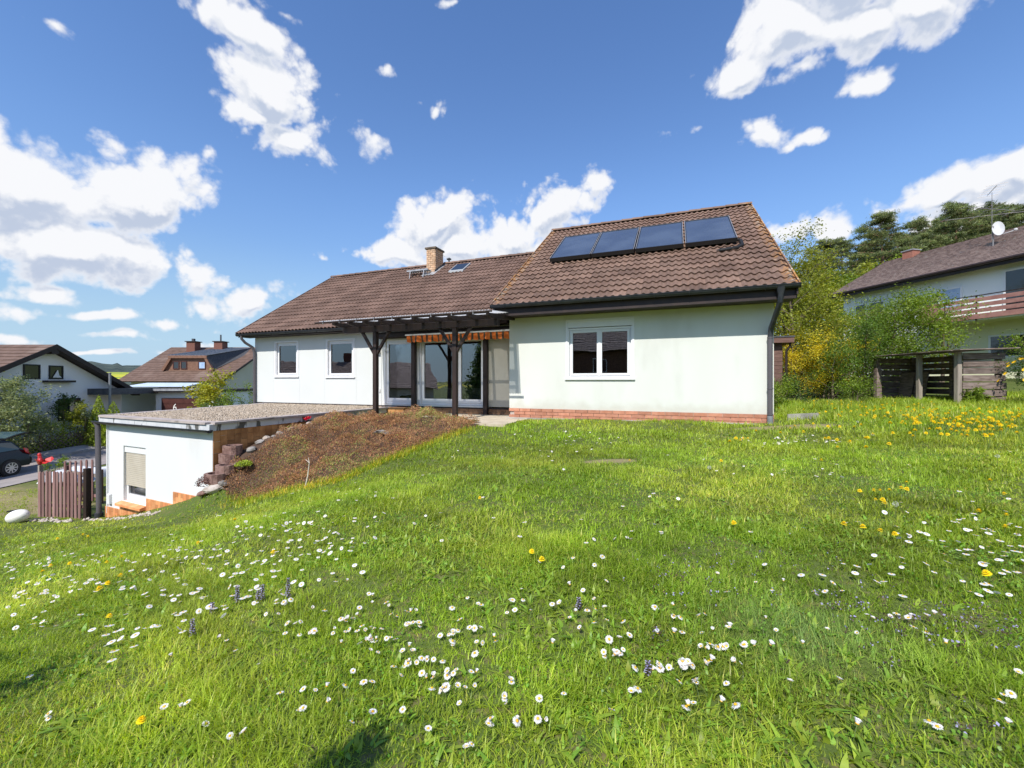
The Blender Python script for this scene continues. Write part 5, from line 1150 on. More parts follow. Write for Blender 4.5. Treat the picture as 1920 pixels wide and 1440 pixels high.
# ------------------------------------------------------------------ mound with sedum, stones, planters
n = 120000; x = rng.uniform(-5.9, -.6, n); y = rng.uniform(7.2, 11.3, n); k = in_poly(x, y, MOUND); x, y = x[k], y[k]; n = len(x)
cl = sines(x, y, 5.1, .5) * .6 + sines(x, y, 12.3, 1.9) * .4
hd = .04 + .24 * np.clip(.45 + cl, 0, 1.2) ** 1.3; z = hgt(x, y) + rng.uniform(0, 1, n) ** .4 * hd
V, F = leaf_quads(np.stack([x, y, z], 1), .031, rng, up=-1.2, aspect=2.4)
t = np.clip(1 + .40 * cl + rng.normal(0, .15, n), .4, 1.8); green = (rng.uniform(0, 1, n) < np.clip(.06 + .35 * (sines(x, y, 2.4, .7) > .35) + .25 * (sines(x, y, 6, 2) > .5), 0, .6))
T = np.stack([t, t, t], 1); T[green] *= np.array([.75, 1.55, .8]); pale = rng.uniform(0, 1, n) < .12; T[pale] *= np.array([1.5, 1.35, 1.3])
link('brown_ground_cover', npmesh('brown_ground_cover', V, F, M['sedum'], tint=np.repeat(T, 4, 0)), kind='stuff')
SOIL = np.array([(-.9, 9.4), (-1.54, 8.7), (-2.05, 8.1), (-2.53, 7.7), (-2.95, 7.35), (-3.74, 7.4), (-4.6, 7.65), (-5.4, 8.0), (-6.15, 8.4), (-6.0, 9.2), (-5.6, 10.2), (-5.2, 11.2), (-5.0, 11.9), (-3.6, 11.9), (-2.6, 11.2), (-1.8, 10.7), (-.7, 10.0)])
xs = np.linspace(-6.3, -.5, 90); ys = np.linspace(7.1, 12.1, 75); X, Y = np.meshgrid(xs, ys); Z = hgt(X, Y) + .02; i, j = np.meshgrid(np.arange(89), np.arange(74)); a = (j * 90 + i).ravel()
F = np.stack([a, a + 1, a + 91, a + 90], 1); cx, cy = (X[:-1, :-1]).ravel() + .03, (Y[:-1, :-1]).ravel() + .03; F = F[in_poly(cx, cy, SOIL)]
M['mound_soil'] = surf('mound_soil', (0.06, 0.035, 0.022), (0.10, 0.06, 0.04), 6, .95, .5, 30)
link('mound', npmesh('mound', np.stack([X.ravel(), Y.ravel(), Z.ravel()], 1), F, M['mound_soil'], smooth=True), kind='structure')
# grass tufts along the foot of the mound
n = 5000; e = MOUND[:8]; tt = rng.uniform(0, 7, n); i = tt.astype(int); f = (tt - i)[:, None]; P2 = e[i] * (1 - f) + e[np.minimum(i + 1, 7)] * f + rng.normal(0, .10, (n, 2))
P = np.stack([P2[:, 0], P2[:, 1], hgt(P2[:, 0], P2[:, 1]) - .01], 1); t = 1 + rng.normal(0, .2, n); T = np.stack([t, t, t], 1); dry = rng.uniform(0, 1, n) < .3; T[dry] *= np.array([2.4, 1.5, 2.2])
V, F, T = blades(P, rng.uniform(.06, .17, n), rng.uniform(.005, .011, n), rng.uniform(.2, 1.1, n), rng.uniform(0, 6.28, n), seg=3, tint=T); link('tall_grass', npmesh('tall_grass', V, F, M['grass'], tint=T), kind='stuff')
def rock(x, y, z, s, mat, label, seed, group=None, flat=.7):
    r = np.random.default_rng(seed); mb = MB(); mb.ell((0, 0, 0), (1, 1, 1), 9, 6)
    V = np.array(mb.v); d = V / (np.linalg.norm(V, axis=1)[:, None]); q = np.ones(len(V))
    for _ in range(9):
        nrm = r.normal(0, 1, 3); nrm /= np.linalg.norm(nrm); c = r.uniform(.55, .85); pr = d @ nrm; q = np.where(pr > c, np.minimum(q, c / np.maximum(pr, 1e-3)), q)
    V = d * q[:, None] * np.array([s * r.uniform(.9, 1.3), s * r.uniform(.8, 1.1), s * flat]); mb.v = [tuple(p) for p in V]
    return obj('stone', mb, M[mat], loc=(x, y, z), rot=(r.uniform(-.3, .3), r.uniform(-.3, .3), r.uniform(0, 6)), label=label, category='stone', group=group)
def at(px, py, Y): return ((px - 960) / FPX * Y, Y, (HZ - py) / FPX * Y)
STN = [(472, 842, 8.75, .13, 'stone', 'grey angular stone beside the stacked planter blocks'), (487, 828, 9.05, .11, 'stone', 'grey stone above the grey angular one by the planters'), (500, 820, 9.3, .11, 'stone_pale', 'light stone at the upper end of the grey stones'),
       (448, 877, 8.3, .15, 'stone', 'flat grey stone beside the lower planter blocks'), (545, 804, 10.2, .12, 'stone_pale', 'pale flat stone left of the red tulip'), (562, 800, 10.4, .13, 'stone_pale', 'pale flat stone beneath the red tulip'), (582, 795, 10.8, .12, 'stone_pale', 'pale flat stone right of the red tulip'), (525, 811, 9.9, .09, 'stone', 'small brown stone along the annex wall'),
       (402, 915, 8.25, .16, 'stone_pale', 'big rounded stone below the lowest planter block'), (383, 925, 8.35, .12, 'planter', 'reddish stone at the annex corner near the grass'), (420, 905, 8.2, .11, 'stone', 'mossy stone beside the lowest planter block'), (514, 818, 9.6, .07, 'stone', 'pebble sized stone among the row by the wall')]
for i, (px, py, Y, s, m_, lb) in enumerate(STN):
    p = at(px, py, Y)
    gx_, gy_ = on_ground([px], [py + s * 40]); q = (gx_[0], gy_[0]) if len(gx_) and abs(gy_[0] - Y) < 1.0 else (p[0], p[1])
    rock(q[0], q[1], H(*q) + s * .28, s, m_, lb, 40 + i, flat=.55)
xr_, yr_ = on_ground([720], [822]); rock(xr_[0], yr_[0] + .1, H(xr_[0], yr_[0] + .1) + .03, .30, 'stone', 'broad grey stone lying on the brown mound', 77, flat=.25)
def planter(px, py, Y, s, label, rz=0.0, lift=None):
    p = at(px, py, Y); mb = MB(); n = 14; ro, ri, h = s, s * .68, s * .95
    def prof(r): return [(r * math.cos(t) * 1.05, r * math.sin(t)) for t in (math.pi * 2 * k / n for k in range(n))]
    o, i = prof(ro), prof(ri); o = [(x, max(y, -ro * .82)) for x, y in o]
    vs = [(x, y, 0) for x, y in o] + [(x, y, h) for x, y in o] + [(x, y, h) for x, y in i] + [(x, y, h * .5) for x, y in i]
    fs = [(k, (k + 1) % n, n + (k + 1) % n, n + k) for k in range(n)] + [(n + k, n + (k + 1) % n, 2 * n + (k + 1) % n, 2 * n + k) for k in range(n)] + [(2 * n + k, 2 * n + (k + 1) % n, 3 * n + (k + 1) % n, 3 * n + k) for k in range(n)]
    mb.add(vs, fs)
    root = empty('planter_block', (p[0], p[1], (H(p[0], p[1]) - .03) if lift is None else lift), ARZ + rz, label=label, category='planter')
    obj('concrete_ring', mb, M['planter'], root); obj('soil', MB().tube([(0, 0, h * .3), (0, 0, h * .72)], ri * .99, 12), M['mound_soil'], root)
pz = H(*at(431, 852, 8.72)[:2]) - .03
for a in ((436, 832, 8.76, .175, 'reddish split concrete planter, topmost of the stack by the annex', .2, pz + .192), (431, 852, 8.72, .20, 'reddish concrete planter, second from the top of the stack', -.1), (425, 880, 8.42, .19, 'reddish concrete planter in the lower row near the mound', .1), (405, 886, 8.28, .20, 'reddish concrete planter at the annex corner, lowest in front', 0)): planter(*a)
# tulip, light green cushion, dry twig, small leaves
p = at(578, 800, 10.3)
root = empty('red_tulip', (p[0], p[1], H(p[0], p[1])), label='red tulip flowering in front of the annex roof edge', category='flower'); zt = at(573, 784, 10.3)[2] - H(p[0], p[1])
obj('stem', MB().tube([(0, 0, 0), (.01, 0, zt * .6), (0, 0, zt)], .006, 6), M['stem'], root)
for dx, dz in ((-.06, -.03), (.01, .0)):
    mb = MB()
    for k in range(6): a = k * 1.05; c, s = math.cos(a), math.sin(a); mb.add([(dx, 0, zt + dz - .03), (dx + c * .05 - s * .03, s * .05 + c * .03, zt + dz + .02), (dx + c * .06, s * .06, zt + dz + .05), (dx + c * .05 + s * .03, s * .05 - c * .03, zt + dz + .02)], [(0, 3, 2, 1)])
    obj('petals', mb, M['tulip_red'], root)
mb = MB()
for k in range(5): a = k * 1.3; c, s = math.cos(a), math.sin(a); mb.add([(0, 0, 0), (c * .06 - s * .02, s * .06 + c * .02, .09), (c * .13, s * .13, .13), (c * .06 + s * .02, s * .06 - c * .02, .09)], [(0, 3, 2, 1)])
obj('leaves', mb, M['leaf_weed'], root)
def cushion(x, y, z, r_, mat, n, name, label, cat, size=.03, zs=.6, seed=1):
    r = np.random.default_rng(seed); d = r.normal(0, 1, (n, 3)); d /= np.linalg.norm(d, axis=1)[:, None]; d[:, 2] = np.abs(d[:, 2]); P = d * (r_ * r.uniform(.6, 1.05, n))[:, None] * np.array([1, 1, zs]); V, F = leaf_quads(P, size, r); t = r.uniform(.65, 1.35, n); 
    return link(name, npmesh(name, V, F, M[mat], tint=np.repeat(np.stack([t, t, t], 1), 4, 0)), None, (x, y, z), label=label, cat=cat)
p = at(457, 863, 8.45); cushion(p[0], p[1], p[2] - .1, .16, 'leaf_thuja', 900, 'green_cushion_plant', 'bright green cushion plant between planters and mound', 'plant')
p = at(386, 900, 8.15); cushion(p[0], p[1], p[2] - .1, .17, 'leaf_reddish', 500, 'reddish_plant', 'dusky red leaved plant at the annex corner', 'plant', zs=1.1)
p = at(400, 925, 8.1); cushion(p[0], p[1], p[2] - .1, .14, 'leaf_olive', 500, 'grey_green_plant', 'grey green plant by the rounded stones', 'plant')
p = at(548, 822, 9.2); cushion(p[0], p[1], p[2] - .02, .10, 'leaf_reddish', 120, 'small_reddish_plant', 'small reddish leaves on the mound below the tulip', 'plant', size=.05)
mb = MB(); p = at(572, 915, 7.35); p = (p[0], p[1], H(p[0], p[1])); k = [at(572, 915, 7.35), at(577, 893, 7.35), at(580, 868, 7.35), at(573, 862, 7.4)]; mb.tube([(q[0] - p[0], q[1] - p[1], q[2] - k[0][2]) for q in k], [.012, .011, .007, .003], 6); mb.tube([(k[2][0] - p[0], 0, k[2][2] - k[0][2]), (k[2][0] - p[0] - .03, 0.02, k[2][2] - k[0][2] + .09)], [.006, .003], 5)
obj('dry_twig', mb, M['dry_twig'], loc=p, label='pale dry twig sticking up at the foot of the mound', category='twig')

# ------------------------------------------------------------------ picket fence and things by the annex
pk = MB(); hh = 1.2; w_ = .043
pk.prism([(-w_, 0, 0), (w_, 0, 0), (w_, 0, hh - .06), (w_ * .7, 0, hh - .015), (0, 0, hh), (-w_ * .7, 0, hh - .015), (-w_, 0, hh - .06)], (0, .022, 0))
pkm = pk.mesh('picket', M['picket'])
A0 = Vector((-12.35, 10.85)); A1 = Vector((-10.72, 10.42)); rz = math.atan2(*(A1 - A0).yx)
fc = empty('picket_fence', (A0.x, A0.y, H(*A0)), rz, label='brown wooden picket fence section facing the lawn beside the annex', category='fence')
L_ = (A1 - A0).length; n = 12
for k in range(n):
    x = .08 + k * (L_ - .2) / (n - 1); q = A0.lerp(A1, x / L_); link('picket', pkm, fc, loc=(x, -.03 + random.uniform(-.004, .004), H(q.x, q.y) - H(*A0) - .02 + random.uniform(-.012, .012)), rot=(0, random.uniform(-.012, .012), 0))
dz = H(*A1) - H(*A0)
for z in (.3, .85): obj('rail', MB().bar((0, .03, z), (L_, .03, z + dz), .04, .07), M['picket'], fc)
obj('post', MB().box(-.03, .03, -.0, .08, -.2, 1.33), M['weathered_pale'], fc, label='pale grey corner post'); obj('post', MB().box(L_ - .02, L_ + .09, -.01, .10, -.2 + dz, 1.26 + dz), M['dark_wood'], fc)
B0 = Vector((-13.5, 12.5)); B1 = Vector((-11.9, 11.9)); rz2 = math.atan2(*(B1 - B0).yx)
fc2 = empty('picket_fence', (B0.x, B0.y, H(*B0)), rz2, label='brown fence section with rounded pickets behind the front section', category='fence')
L2 = (B1 - B0).length
for k in range(6):
    x = .1 + k * .28; q = B0.lerp(B1, min(1, x / L2)); link('picket', pkm, fc2, loc=(x, 0, H(q.x, q.y) - H(*B0) + .1))
obj('rail', MB().bar((0, .045, .98), (L2, .045, .98), .04, .08), M['weathered_pale'], fc2); obj('rail', MB().bar((0, .045, .4), (L2, .045, .4), .04, .08), M['picket'], fc2)
for x in (0.0, L2): obj('post', MB().box(x - .04, x + .04, .07, .15, -.3, 1.15), M['picket'], fc2)
# red garden bird on the corner post
bd = empty('bird_ornament', (A0.x, A0.y + .04, H(*A0) + 1.33), rz, label='red metal garden bird perched on the fence corner post', category='ornament')
obj('body', MB().ell((0, 0, .11), (.075, .06, .10), 10, 7).ell((-.03, 0, .27), (.045, .04, .055), 9, 6).tube([(0, 0, .16), (-.02, 0, .25)], [.05, .035], 8), M['red_paint'], bd, smooth=True)
obj('beak', MB().tube([(-.07, 0, .27), (-.12, 0, .25)], [.018, .003], 6), M['black'], bd)
for s in (-1, 1): obj('wing', MB().prism([(.0, s * .06, .14), (.12, s * .16, .20), (.24, s * .14, .15), (.20, s * .10, .08), (.04, s * .06, .06)], (0, .012 * s, .01)), M['red_paint'], bd)
obj('tail', MB().prism([(.05, 0, .04), (.25, -.03, .06), (.27, .03, .10), (.06, .0, .09)], (0, .02, 0)), M['red_paint'], bd)
obj('leg', MB().tube([(0, 0, -.01), (0, 0, .04)], .012, 6), M['black'], bd)
# covered garden table
tx, ty = -13.7, 13.3; tb = empty('garden_table', (tx, ty, H(tx, ty)), .1, label='garden table under a rumpled white cover behind the pickets', category='table')
for sx in (-.6, .6):
    for sy in (-.4, .4): obj('leg', MB().box(sx - .03, sx + .03, sy - .03, sy + .03, -.02, .84), M['zinc'], tb)
xs = np.linspace(-.78, .78, 30); ys = np.linspace(-.62, .62, 16); X, Y = np.meshgrid(xs, ys); e = np.maximum(np.clip(np.abs(X) - .64, 0, 1) / .17, np.clip(np.abs(Y) - .48, 0, 1) / .14)
Z = .88 + .035 * np.sin(X * 5 + Y * 3) * np.cos(Y * 6) - .28 * e ** 1.3; i, j = np.meshgrid(np.arange(29), np.arange(15)); a = (j * 30 + i).ravel()
link('cover', npmesh('cover', np.stack([X.ravel(), Y.ravel(), Z.ravel()], 1), np.stack([a, a + 1, a + 31, a + 30], 1), M['tarp'], smooth=True), tb)
# white egg lamp and small solar light
ex, ey = -12.0, 10.1; ez = H(ex, ey)
ob = obj('egg_lamp', MB().ell((0, 0, 0), (.23, .17, .16), 24, 14), M['lamp_white'], smooth=True, loc=(ex, ey, ez + .15), rot=(0, -.25, .15), label='white egg shaped garden lamp lying on the grass', category='lamp')
lx, ly = -12.5, 10.45; lp = empty('solar_light', (lx, ly, H(lx, ly)), label='small black solar spike light beside the fence', category='lamp')
obj('spike', MB().tube([(0, 0, 0), (0, 0, .22)], .015, 6), M['black'], lp); obj('shade', MB().prism([(-.14, -.05, .22), (.10, -.05, .25), (.10, .05, .25), (-.14, .05, .22)], (0, 0, .03)), M['black'], lp)
n = 130; t = rng.uniform(0, 1, n); xx = -12.2 + 5.0 * t; yy = 10.55 - 1.72 * t + rng.normal(0, .07, n) - .12; k = xx < -7.2
xx = np.concatenate([rng.uniform(-12.0, -10.6, 70), rng.uniform(-10.6, -7.6, 90)]); yy = np.concatenate([10.38 + (xx[:70] + 12.0) * -.26 + rng.normal(0, .07, 70), 10.35 + (xx[70:] + 10.6) * -.46 + rng.normal(0, .05, 90)])
pebbles(np.stack([xx, yy, hgt(xx, yy) + .01], 1), rng.uniform(.03, .07, len(xx)), 'edging_pebbles', M['stone_pale'], kind='stuff')

# ------------------------------------------------------------------ car
car = empty('parked_car', (-21.2, 16.9, H(-21.0, 16.7) + .03), 0, label='black hatchback with open tailgate parked on the road', category='car')
# local: x across, y along (rear towards +y); rear axle at y=0
side = [(.72, .32), (.74, .55), (.70, .78), (.60, .95), (.42, 1.08), (.20, 1.38), (.02, 1.45), (-.9, 1.49), (-1.6, 1.44), (-2.35, 1.08), (-3.0, .92), (-3.28, .78), (-3.32, .45), (-3.25, .30)]
def body_ring(x, inset):
    return [(x, y, z - (inset * .0)) for y, z in side]
mb = MB(); secs = []
for (x, zs, ys) in ((-.84, .90, .97), (-.80, .97, .99), (-.60, 1, 1), (0, 1.0, 1.01), (.60, 1, 1), (.80, .97, .99), (.84, .90, .97)):
    ring_ = []
    for (y, z) in side:
        xx = x * (1 - .20 * max(0, (z - .85)) / .6) if abs(x) > .5 else x; zz = .30 + (z - .30) * zs; ring_.append((xx, (y + 1.3) * ys - 1.3, zz))
    secs.append(ring_)
nn = len(side); vs = [p for s_ in secs for p in s_]
fs = [(i * nn + k, i * nn + (k + 1) % nn, (i + 1) * nn + (k + 1) % nn, (i + 1) * nn + k) for i in range(6) for k in range(nn)] + [tuple(range(nn))[::-1], tuple(range(6 * nn, 7 * nn))]
mb.add(vs, fs); obj('body', mb, M['car_paint'], car, smooth=True)
for s in (-1, 1):
    obj('side_window', MB().prism([(s * .815, .32, 1.02), (s * .74, .08, 1.33), (s * .735, -.85, 1.38), (s * .815, -.85, .98)], (s * .012, 0, .0)), M['car_glass'], car)
    obj('side_window', MB().prism([(s * .815, -.92, .98), (s * .735, -.92, 1.38), (s * .74, -1.5, 1.34), (s * .815, -2.0, .98)], (s * .012, 0, .0)), M['car_glass'], car)
    obj('tail_light', MB().prism([(s * .80, .60, 1.00), (s * .84, .42, 1.06), (s * .85, .50, .86), (s * .84, .70, .74), (s * .70, .73, .78), (s * .66, .66, .94)], (s * .02, .02, 0)), M['tail_red'], car)
    for y in (0, -2.5):
        wh = empty('wheel'); wh.parent = car; wh.location = (s * .80, y, .31)
        mw = MB().tube([(s * -.10, 0, 0), (s * .06, 0, 0)], .315, 28); obj('tyre', mw, M['rubber'], wh, smooth=True)
        rmn = MB().tube([(s * .061, 0, 0), (s * .066, 0, 0)], .215, 24)
        obj('hub', rmn, M['black'], wh)
        sp = MB()
        for k in range(9): t_ = k * 2 * math.pi / 9; sp.bar((s * .072, .05 * math.cos(t_), .05 * math.sin(t_)), (s * .072, .20 * math.cos(t_), .20 * math.sin(t_)), .045, .014, up=(1, 0, 0))
        for k in range(24): t0, t1 = k * math.pi / 12, (k + 1) * math.pi / 12; sp.bar((s * .07, .205 * math.cos(t0), .205 * math.sin(t0)), (s * .07, .205 * math.cos(t1), .205 * math.sin(t1)), .02, .02, up=(1, 0, 0))
        sp.tube([(s * .068, 0, 0), (s * .082, 0, 0)], .06, 12); obj('rim', sp, M['alloy'], wh)
        obj('wheel_arch', MB().tube([(s * .0, 0, 0), (s * .047, 0, 0)], .36, 24), M['black'], wh)
tg = obj('tailgate', MB().prism([(-.62, .02, 1.47), (-.60, .45, 1.60), (-.58, .85, 1.68), (-.55, 1.12, 1.60), (-.55, 1.10, 1.56), (-.60, .82, 1.62), (-.62, .45, 1.54), (-.64, .04, 1.42)], (1.2, 0, 0)), M['car_paint'], car)
obj('pane', MB().prism([(-.50, .12, 1.512), (-.50, .45, 1.615), (-.50, .80, 1.685), (-.50, .80, 1.665), (-.50, .45, 1.595), (-.50, .12, 1.492)], (1.0, 0, 0)), M['car_glass'], tg)
obj('bumper', MB().prism([(-.80, .70, .34), (-.80, .78, .38), (-.80, .80, .60), (-.80, .72, .66)], (1.6, 0, 0)), M['car_paint'], car, bevel=.02)

# ------------------------------------------------------------------ neighbouring houses on the left
def simple_window(parent, x0, x1, y, z0, z1, frame='black', pane='pane_dark', axis='y', t=.06, out=-1, name='window'):
    """axis 'y': wall plane at y facing -y; axis 'x': wall plane x=y facing +x, x0..x1 run along y"""
    mb = MB(); g = MB(); d = .04 * out
    if axis == 'y':
        for (a, b, c, e) in ((x0, x1, z0, z0 + t), (x0, x1, z1 - t, z1), (x0, x0 + t, z0 + t, z1 - t), (x1 - t, x1, z0 + t, z1 - t)): mb.box(a, b, min(y, y + d), max(y, y + d), c, e)
        g.box(x0 + t, x1 - t, min(y, y + d * .3), max(y, y + d * .3), z0 + t, z1 - t)
    else:
        for (a, b, c, e) in ((x0, x1, z0, z0 + t), (x0, x1, z1 - t, z1), (x0, x0 + t, z0 + t, z1 - t), (x1 - t, x1, z0 + t, z1 - t)): mb.box(min(y, y - d), max(y, y - d), a, b, c, e)
        g.box(min(y, y - d * .3), max(y, y - d * .3), x0 + t, x1 - t, z0 + t, z1 - t)
    w = obj(name, mb, M[frame], parent); obj('pane', g, M[pane], w); return w
def far_roof(parent, corners, rows, mat, lip=.03, label=None, name='roof'):
    """courses of tiles as stepped strips between eave edge (p0,p1) and ridge edge (p2,p3)"""
    p0, p1, p2, p3 = [Vector(c) for c in corners]; nrm = (p1 - p0).cross(p3 - p0).normalized(); nrm = nrm if nrm.z > 0 else -nrm; mb = MB()
    for k in range(rows):
        a, b = k / rows, (k + 1) / rows + .2 / rows
        q = [p0.lerp(p3, a) + nrm * lip, p1.lerp(p2, a) + nrm * lip, p1.lerp(p2, min(b, 1)), p0.lerp(p3, min(b, 1)), p0.lerp(p3, a) - nrm * .02, p1.lerp(p2, a) - nrm * .02]
        mb.add(q, [(0, 1, 2, 3), (4, 5, 1, 0)])
    mb.add([p - nrm * .06 for p in (p0, p1, p2, p3)], [(0, 3, 2, 1)])
    o = obj(name, mb, mat, parent)
    if label: o['label'] = label
    return o
hA = empty('gabled_house', (0, 0, 0), label='white gabled house with dark bargeboards across the road', category='house')
xg = -24.4; yr0, ap = 21.85, 1.93
zA = lambda y: ap - .535 * abs(y - yr0)
mb = MB().prism([(xg, 17.7, -4.2), (xg, 26.0, -4.2), (xg, 26.0, zA(26.0) - .28), (xg, yr0, ap - .28), (xg, 17.7, zA(17.7) - .28)], (-12, 0, 0)); obj('wall', mb, M['white_far'], hA)
far_roof(hA, ((-37, 17.1, zA(17.1)), (-23.9, 17.1, zA(17.1)), (-23.9, yr0, ap), (-37, yr0, ap)), 14, M['far_tile']); far_roof(hA, ((-23.9, 26.6, zA(26.6)), (-37, 26.6, zA(26.6)), (-37, yr0, ap), (-23.9, yr0, ap)), 14, M['far_tile'])
mb = MB()
for (y0, y1) in ((17.0, yr0), (yr0, 26.7)): mb.prism([(-23.93, y0, zA(y0) - .24), (-23.93, y1, zA(y1) - .24), (-23.93, y1, zA(y1) + .02), (-23.93, y0, zA(y0) + .02)], (.05, 0, 0)); mb.prism([(-24.39, y0, zA(y0) - .24), (-24.39, y1, zA(y1) - .24), (-24.39, y1, zA(y1) - .20), (-24.39, y0, zA(y0) - .20)], (.45, 0, 0))
mb.box(-24.39, -23.9, yr0 - .25, yr0 + .10, ap - .50, ap - .25); obj('bargeboard', mb, M['fascia'], hA)
simple_window(hA, 20.75, 21.5, xg, .12, .86, axis='x'); simple_window(hA, 21.9, 22.6, xg, .12, .84, axis='x'); simple_window(hA, 22.35, 23.5, xg, -2.15, -.93, axis='x')
obj('curtain', MB().prism([(xg + .055, 22.05, .2), (xg + .055, 22.3, .62), (xg + .055, 22.38, .3), (xg + .055, 22.5, .2)], (.004, 0, 0)), M['white_render'], hA)
obj('shelf', MB().box(xg + .01, xg + .30, 21.6, 23.0, -.06, .05), M['fascia'], hA)
obj('canopy', MB().box(-24.39, -23.2, 23.9, 27.5, -.78, -.42), M['lead'], hA)
cp = empty('carport', (0, 0, 0), label='flat roofed carport with brown garage door numbered six', category='carport')
obj('roof', MB().box(-30.0, -19.5, 26.9, 33, -.72, -.55), M['fascia'], cp); obj('roof_trim', MB().box(-26.1, -19.4, 26.84, 26.895, -.62, -.47), M['zinc'], cp)
obj('wall', MB().box(-32, -23.4, 31, 31.2, -4, -.73).box(-23.38, -19.6, 27.3, 31, -4, -.73), M['white_far'], cp)
gd = obj('garage_door', MB().box(-22.95, -20.1, 27.24, 27.29, -3.4, -1.10), M['brown_door'], cp)
for k in range(7): obj('board', MB().box(-22.93, -20.12, 27.225, 27.239, -1.14 - .33 * k - .31, -1.14 - .33 * k), M['brown_door'], gd)
cu = bpy.data.curves.new('house_number', 'FONT'); cu.body = '6'; cu.size = .62; cu.extrude = .01; cu.align_x = 'CENTER'
tmp = bpy.data.objects.new('tmp', cu); COL.objects.link(tmp); bpy.context.view_layer.update(); dg = bpy.context.evaluated_depsgraph_get(); me = bpy.data.meshes.new_from_object(tmp.evaluated_get(dg)); bpy.data.objects.remove(tmp); me.materials.clear(); me.materials.append(M['lamp_white'])
link('house_number', me, cp, loc=(-22.05, 27.21, -1.90), rot=(R(90), 0, R(0)), scale=(.85, 1, 1))
obj('wall_ornament', MB().box(-26.4, -25.6, 30.94, 30.99, -1.9, -1.84).box(-26.35, -26.3, 30.94, 30.99, -1.84, -1.3).box(-25.7, -25.65, 30.94, 30.99, -1.84, -1.3).tube([(-26.33, 30.95, -1.3), (-26.0, 30.95, -1.05), (-25.67, 30.95, -1.3)], .03, 6), M['black'], cp)
hB = empty('brown_roofed_house', (0, 0, 0), label='house with big brown roof, dormer and two chimneys beyond the carport', category='house')
zB = lambda y: .503 * (y - 36) + .0
far_roof(hB, ((-34.3, 36, 0), (-25.1, 36, 0), (-25.1, 43, zB(43)), (-35.2, 43, zB(43))), 20, M['far_tile']); far_roof(hB, ((-25.1, 50, 0), (-34.3, 50, 0), (-35.2, 43, zB(43)), (-25.1, 43, zB(43))), 8, M['far_tile'])
obj('wall', MB().box(-33.6, -25.6, 36.7, 49.4, -4.5, .0).prism([(-25.6, 36.7, .0), (-25.6, 49.4, .0), (-25.6, 43, zB(43) - .15)], (-.2, 0, 0)), M['cream_far'], hB)
obj('bargeboard', MB().prism([(-25.12, 35.9, -.16), (-25.12, 43, zB(43) - .16), (-25.12, 43, zB(43) + .03), (-25.12, 35.9, .03)], (.06, 0, 0)), M['fascia'], hB)
dm = empty('dormer'); dm.parent = hB; yb, yt = 37.9, 37.9
mb = MB(); X0, X1, zb_, zt_ = -31.6, -27.3, .98, 2.12
mb.add([(X0 - .0, yb, zb_), (X1, yb, zb_), (X1 - .55, yb, zt_), (X0 + .65, yb, zt_)], [(0, 1, 2, 3)]); obj('front', mb, M['far_wood'], dm)
mb = MB(); mb.bar((X0 - .1, yb - .1, zb_), (X0 + .62, yb - .1, zt_), .22, .24, up=(0, 1, 0)); mb.bar((X1 + .1, yb - .1, zb_), (X1 - .5, yb - .1, zt_), .22, .24, up=(0, 1, 0)); mb.box(X0 + .45, X1 - .35, yb - .25, yb + .0, zt_ - .02, zt_ + .22); obj('surround', mb, M['far_wood'], dm)
mb = MB().add([(X0 + .4, yb - .25, zt_ + .23), (X1 - .3, yb - .25, zt_ + .23), (X1 + .5, 42.7, 3.42), (X0 + 1.6, 42.7, 3.42)], [(0, 1, 2, 3)])
dr = obj('dormer_roof', mb, M['metal_sheet'], dm)
for k in range(12):
    f = k / 11; a = Vector((X0 + .4, yb - .25, zt_ + .25)).lerp(Vector((X1 - .3, yb - .25, zt_ + .25)), f); b = Vector((X0 + 1.6, 42.7, 3.44)).lerp(Vector((X1 + .5, 42.7, 3.44)), f); obj('seam', MB().bar(a, b, .03, .04), M['zinc'], dr)
mb = MB().add([(X1 + .1, yb - .15, zb_), (X1 - .4, yb - .2, zt_ + .2), (X1 + .5, 42.7, 3.42), (X1 + .9, 41.0, zB(41.0) + .02)], [(0, 1, 2), (0, 2, 3)]); obj('cheek', mb, M['slate'], dm)
for (x0, x1) in ((-30.85, -30.3), (-30.15, -29.6), (-28.55, -27.9)): simple_window(dm, x0, x1, yb - .02, 1.12, 1.82, frame='brown_door', pane='curtain_blue' if x0 > -29 else 'pane_dark')
for (xc, yc, lb) in ((-32.15, 42.0, 'left'), (-29.4, 42.0, 'right')):
    c = obj('chimney', MB().box(xc - .42, xc + .42, yc - .4, yc + .4, 2.6, 3.95), M['chimney_far'], hB); obj('chimney_cap', MB().box(xc - .52, xc + .52, yc - .5, yc + .5, 3.955, 4.03), M['fascia'], c)
    obj('flue', MB().tube([(xc, yc, 4.03), (xc, yc, 4.30 if lb == 'left' else 4.7)], .16 if lb == 'left' else .07, 8), M['lead'], c)
obj('porch_roof', MB().prism([(-31.5, 33.9, -.45), (-26.5, 33.9, -.45), (-26.5, 35.6, -.18), (-31.2, 35.6, -.18)], (0, 0, .06)), M['pale_sheet'], hB)
obj('porch_boards', MB().box(-29.8, -26.8, 35.0, 35.1, -1.2, -.50), M['far_wood'], hB)
